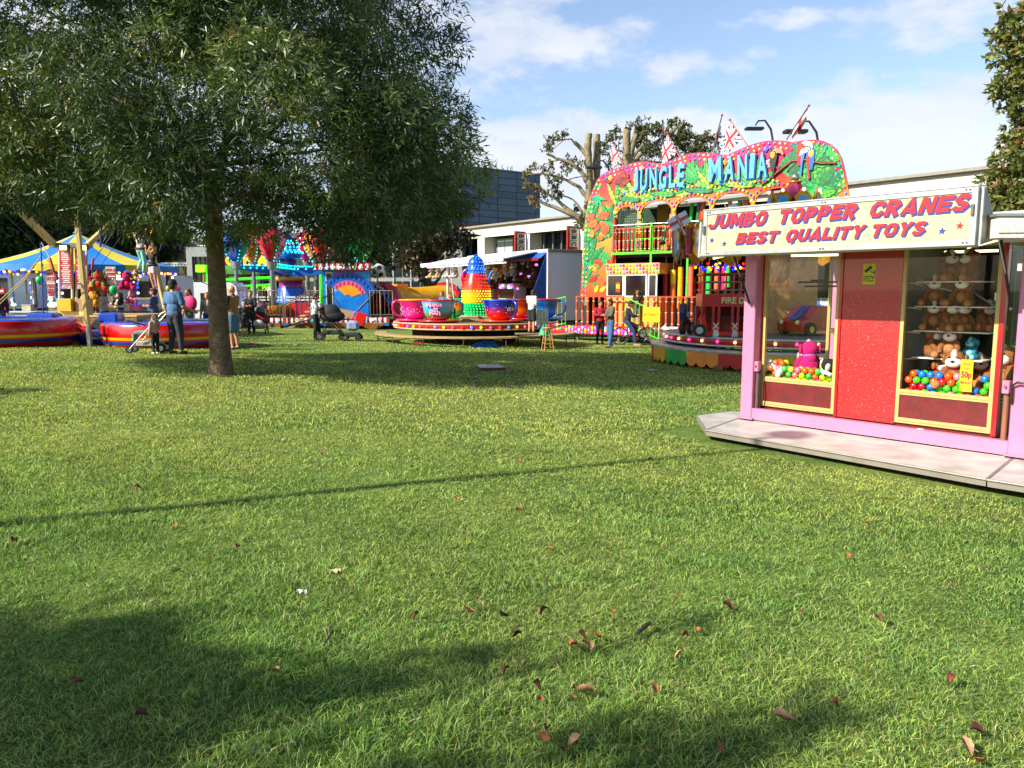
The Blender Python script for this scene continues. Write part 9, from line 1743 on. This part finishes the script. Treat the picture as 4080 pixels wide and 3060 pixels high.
 person('blond boy in dark clothes behind the bald man',G(976,1342),1.28,.5,None,top='#1c1e20',bottom='#222226',leg=.5,sleeve=1,hair='#b89468')
 person('woman in a black jacket standing behind the grey pushchair',G(1003,1330),1.68,.1,fwd,top='#17181a',sleeve=1,bottom='#131316',hair='#8a6a4a',style='bun')
 person('woman in a white tee and black trousers pushing a black pram',G(1258,1355),1.66,1.75,dict(hed=(0,-.03,.915),eL=(.125,-.05,.66),wL=(.06,-.16,.60),eR=(-.125,-.05,.66),wR=(-.06,-.16,.60),aL=(.05,-.09,.045),kL=(.05,-.06,.29)),top='#cfccd4',bottom='#17181c',shoe='#e0dedc',hair='#3c2418',style='bun',skin=1)
 c = Vector((TEA_C.x,TEA_C.y,TEA_C.z + TEA_Z)); p = W(1765,1200,TEA_C.y - 1.6); sit = dict(kL=(.07,-.20,.50),aL=(.07,-.22,.27),kR=(-.07,-.20,.50),aR=(-.07,-.22,.27))
 q1 = W(1762,1172,TEA_C.y - 1.55); person('child in a blue patterned top riding in the pale blue teacup',(q1.x,q1.y,q1.z - 1.14),1.24,-.9,dict(sit,**{'eL': (.16,-.04,.70),'wL': (.2,-.14,.72)}),top='#4a6288',bottom='#33405a',hair='#6a4426')
 q1 = W(1790,1176,TEA_C.y - 1.25); person('smaller child sitting behind the first child in the teacup',(q1.x,q1.y,q1.z - 1.06),1.15,.5,sit,top='#a8a8b0',bottom='#444',hair='#5a3c24')
 q1 = W(2118,1326,25.35); person('boy in a white tee leaning over the control cabinet of the teacup ride',q1,1.44,2.5,dict(che=(0,-.03,.73),hed=(.0,-.07,.90),nek=(0,-.03,.825),eL=(.13,-.06,.66),wL=(.10,-.20,.63),eR=(-.14,.02,.64),wR=(-.06,-.08,.60)),top='#d2d0d2',bottom='#202026',leg=.5,shoe='#2c2624',hair='#2a1a12')
 b = MB(); b.box((0,0,-.03),(1.1,.42,.05),mat('#7e6c4e',.6),bev=.01)
 for x in (-.45,.45): b.cyl((x,0,-.05),(x,0,-(q1.z - gz(q1.x,q1.y))),.025,DARK(),n=6)
 o = b.build('step_board'); o.location = q1; tag(o,'small wooden step board under the feet of the boy in white','step')
 person('woman in a red sweatshirt with folded arms before the fun house',G(2390,1370),1.68,.15,dict(eL=(.15,-.04,.66),wL=(-.02,-.12,.69),eR=(-.15,-.04,.66),wR=(.02,-.13,.67)),top='#a01838',sleeve=1,bottom='#101013',tight=True,shoe='#33302e',hair='#2a1a16',style='bun',skin=1,build=1.08)
 person('man in an olive hoodie and blue jeans looking at his phone',G(2432,1385),1.74,-1.25,dict(fwd,hed=(0,-.03,.915),aL=(.05,-.05,.045),aR=(-.05,.05,.045)),top='#5a5446',sleeve=1,bottom='#3f6390',shoe='#8a5232',hair='#1e1814',skin=1,build=1.05)
 # cyclist and bicycle
 g = G(2528,1360); dB = 29.7; g = Vector(at(2528,dB)); b = thing('bicycle','black mountain bicycle with a man sitting on it by the fun house ramp','bicycle',g); bk = mat('#16161a',.4,.3); r = .335
 for x in (-.53,.53):
  w = MB(); w.tube([(x + r * math.cos(a),0,r + r * math.sin(a)) for a in [i * pi / 14 for i in range(28)]],.024,RUB(),6,closed=True); w.tube([(x + .29 * math.cos(a),0,r + .29 * math.sin(a)) for a in [i * pi / 14 for i in range(28)]],.012,mat('#55565a',.4,.6),5,closed=True)
  for i in range(12): a = i * pi / 6; w.cyl((x,0,r),(x + .29 * math.cos(a),0,r + .29 * math.sin(a)),.003,CHROME(),n=3)
  w.cyl((x,-.05,r),(x,.05,r),.03,bk,n=8); w.build('wheel',b)
 f = MB(); bb_,st,hd_ = (-.08,0,.30),(-.20,0,.78),(.36,0,.80)
 for a,c_ in ((bb_,st),(st,hd_),(bb_,(.38,0,.68)),((-.53,0,r),bb_),((-.53,0,r),(-.18,0,.70)),(hd_,(.53,0,r))): f.cyl(a,c_,.02,mat('#4a1c2a',.4,coat=.3) if a != hd_ else bk,n=7)
 f.build('frame',b); f = MB(); f.tube([(.30,-.3,.98),(.36,-.1,1.0),(.36,.1,1.0),(.30,.3,.98)],.015,bk,6); f.cyl(hd_,(.36,0,1.0),.018,bk,n=6); f.build('handlebar',b); f = MB(); f.sph((-.22,0,.86),.12,bk,10,6,(1.2,.6,.35)); f.build('saddle',b); f = MB(); f.cyl((-.08,-.04,.3),(-.08,.04,.3),.09,bk,n=14); f.cyl((-.08,-.1,.3),(-.04,-.1,.14),.012,CHROME(),n=6); f.build('crank',b)
 person('man in a navy quilted jacket sitting on a bicycle using his phone',g + V((-.24,0,-.03)),1.74,pi / 2 - .1,dict(hed=(0,-.07,.915),nek=(0,-.03,.83),che=(0,-.02,.73),eL=(.13,-.10,.66),wL=(.06,-.20,.66),eR=(-.13,-.10,.66),wR=(-.06,-.20,.66),kL=(.07,-.20,.42),aL=(.09,-.16,.18),kR=(-.08,-.13,.34),aR=(-.10,-.18,.05)),top='#1c2238',sleeve=1,bottom='#2c3a58',shoe='#c89a96',hair='#2c1c14')
 p = W(2538,1290,31.6); person('small boy in black reaching up at the ticket booth window',(p.x,p.y,p.z),1.36,pi - .2,dict(eR=(-.13,-.06,.86),wR=(-.10,-.12,.98)),top='#17171a',sleeve=1,bottom='#5a564e',hair='#7a5a3c')
 person('person in a dark jacket standing at the very left edge',at(-12,22.6),1.6,.4,None,top='#14161e',sleeve=1,bottom='#4a4a58',hair='#2a201a')
 person('stall worker in a pale top inside the duck stall',at(408,26.1),1.6,.3,None,top='#b8b4b0',bottom='#333a44',hair='#3a2a20',skin=1)
 p = W(1088,1200,40.6); person('rider in a white shirt seated on the balloon ride',(p.x,p.y,p.z - .6),1.6,.2,None,top='#d8d8d8',bottom='#334',hair='#3a2a20')
 # pushchairs
 def pushchair(lab,loc,rz,fr,fab,seat,s=1.,hood=True,pram=False,bag=None):
  T = thing('pushchair',lab,'pushchair',loc,rz); F = mat(fr,.35,.4 if fr != '#141416' else .1); Fb = mat(fab,.75,var=.15); Se = mat(seat,.8,var=.2,scale=10)
  f = MB()
  for y in (-.24,.24): f.tube([(-.52,y,1.02),(-.42,y,.98),(.0,y,.52),(.36,y,.12)],.016,F,7); f.tube([(-.10,y,.62),(-.34,y,.12)],.014,F,6); f.tube([(-.30,y,.2),(.32,y,.2)],.011,F,5)
  f.tube([(-.52,-.24,1.02),(-.54,0,1.03),(-.52,.24,1.02)],.02,BLACK(),7); f.build('frame',T)
  for x,y in ((.38,-.2),(.38,.2),(-.36,-.26),(-.36,.26)): w = MB(); R_ = .09 if x > 0 else .125; w.cyl((x,y - .02,R_),(x,y + .02,R_),R_,RUB(),n=18); w.cyl((x,y - .024,R_),(x,y + .024,R_),R_ * .5,CHROME(),n=12); w.build('wheel',T)
  b = MB(); b.box((-.02,0,.24),(.52,.36,.13),mat('#2a2a2c' if not bag else bag,.8),bev=.03); b.build('basket',T)
  if pram:
   b = MB(); b.sph((.0,0,.72),.36,Fb,18,10,(1.05,.62,.52)); b.build('carry_seat',T)
  else:
   b = MB(); b.box((.08,0,.50),(.36,.36,.08),Se,bev=.02); b.box((-.14,0,.70),(.07,.36,.50),Se,T=Matrix.Translation((-.14,0,.7)) @ Matrix.Rotation(-.25,4,'Y') @ Matrix.Translation((.14,0,-.7)),bev=.02); b.build('seat',T); b = MB(); b.box((.30,0,.38),(.06,.3,.2),Se,bev=.02); b.build('leg_rest',T)
  if hood: b = MB(); n = 12; b.sph((-.06,0,.80),.33,Fb,18,8,(1,.62,.85),half=True); b.build('hood',T)
  b = MB(); b.tube([(.1,-.22,.66),(.26,-.18,.72),(.30,0,.74),(.26,.18,.72),(.1,.22,.66)],.018,BLACK(),6); b.build('bumper_bar',T)
  T.scale = (s,s,s); return T
 g = G(578,1408); pushchair('light framed pushchair with mint seat beside the man in blue',(g.x,g.y + .2,g.z),pi + .15,'#c8c4b4','#7aa8a0','#6a9a92',1.0,hood=False,bag='#a8a8a4')
 g = G(1028,1330); pushchair('grey hooded pushchair with a red trimmed seat facing the camera',(g.x,g.y + .3,g.z),-pi / 2 + .25,'#2a2a2c','#5a5a5e','#8a1c2c',1.08,bag='#8a8a8c'); b = MB(); b.sph((0,0,0),.16,mat('#b0b0ac',.8),12,8,(1.3,.8,1)); o = b.build('blanket'); o.location = W(1030,1290,29.9); tag(o,'pale blanket bundle in the grey hooded pushchair','blanket')
 g = G(1092,1303); pushchair('burgundy folded down buggy parked by the balloon ride steps',(g.x - .1,g.y - 1.5,g.z + .05),-.5,'#2a2024','#5a1428','#4a1020',1.12)
 g = G(1322,1357); pushchair('black pram with a rounded carry seat pushed by the woman in white',(g.x,g.y + .2,g.z),.1,'#141416','#101012','#101012',1.18,pram=True); b = MB(); b.tube([(.25,.1,.62),(.62,.05,.38),(.78,0,.30)],.02,CHROME(),6); o = b.build('second_frame'); o.location = (g.x,g.y + .2,g.z); tag(o,'silver front frame tube sticking out before the black pram','frame')
 b = MB(); b.box((0,0,0),(.42,.3,.36),mat('#8a90ac',.85,var=.3,scale=14,bump=.4),bev=.08); o = b.build('bag'); o.location = (g.x + .72,g.y + .2,g.z + .52); tag(o,'lilac grey cloth bag hanging at the front of the black pram','bag'); b = MB(); b.box((0,0,.2),(.7,.4,.14),mat('#141416',.7),bev=.04); [b.cyl((x,y - .02,.11),(x,y + .02,.11),.11,RUB(),n=14) for x in (-.28,.30) for y in (-.2,.2)]; o = b.build('ride_on_board'); o.location = (g.x + .62,g.y + .2,g.z); tag(o,'low black wheeled basket board hitched before the black pram','buggy board')
 flush_people()
build_people()
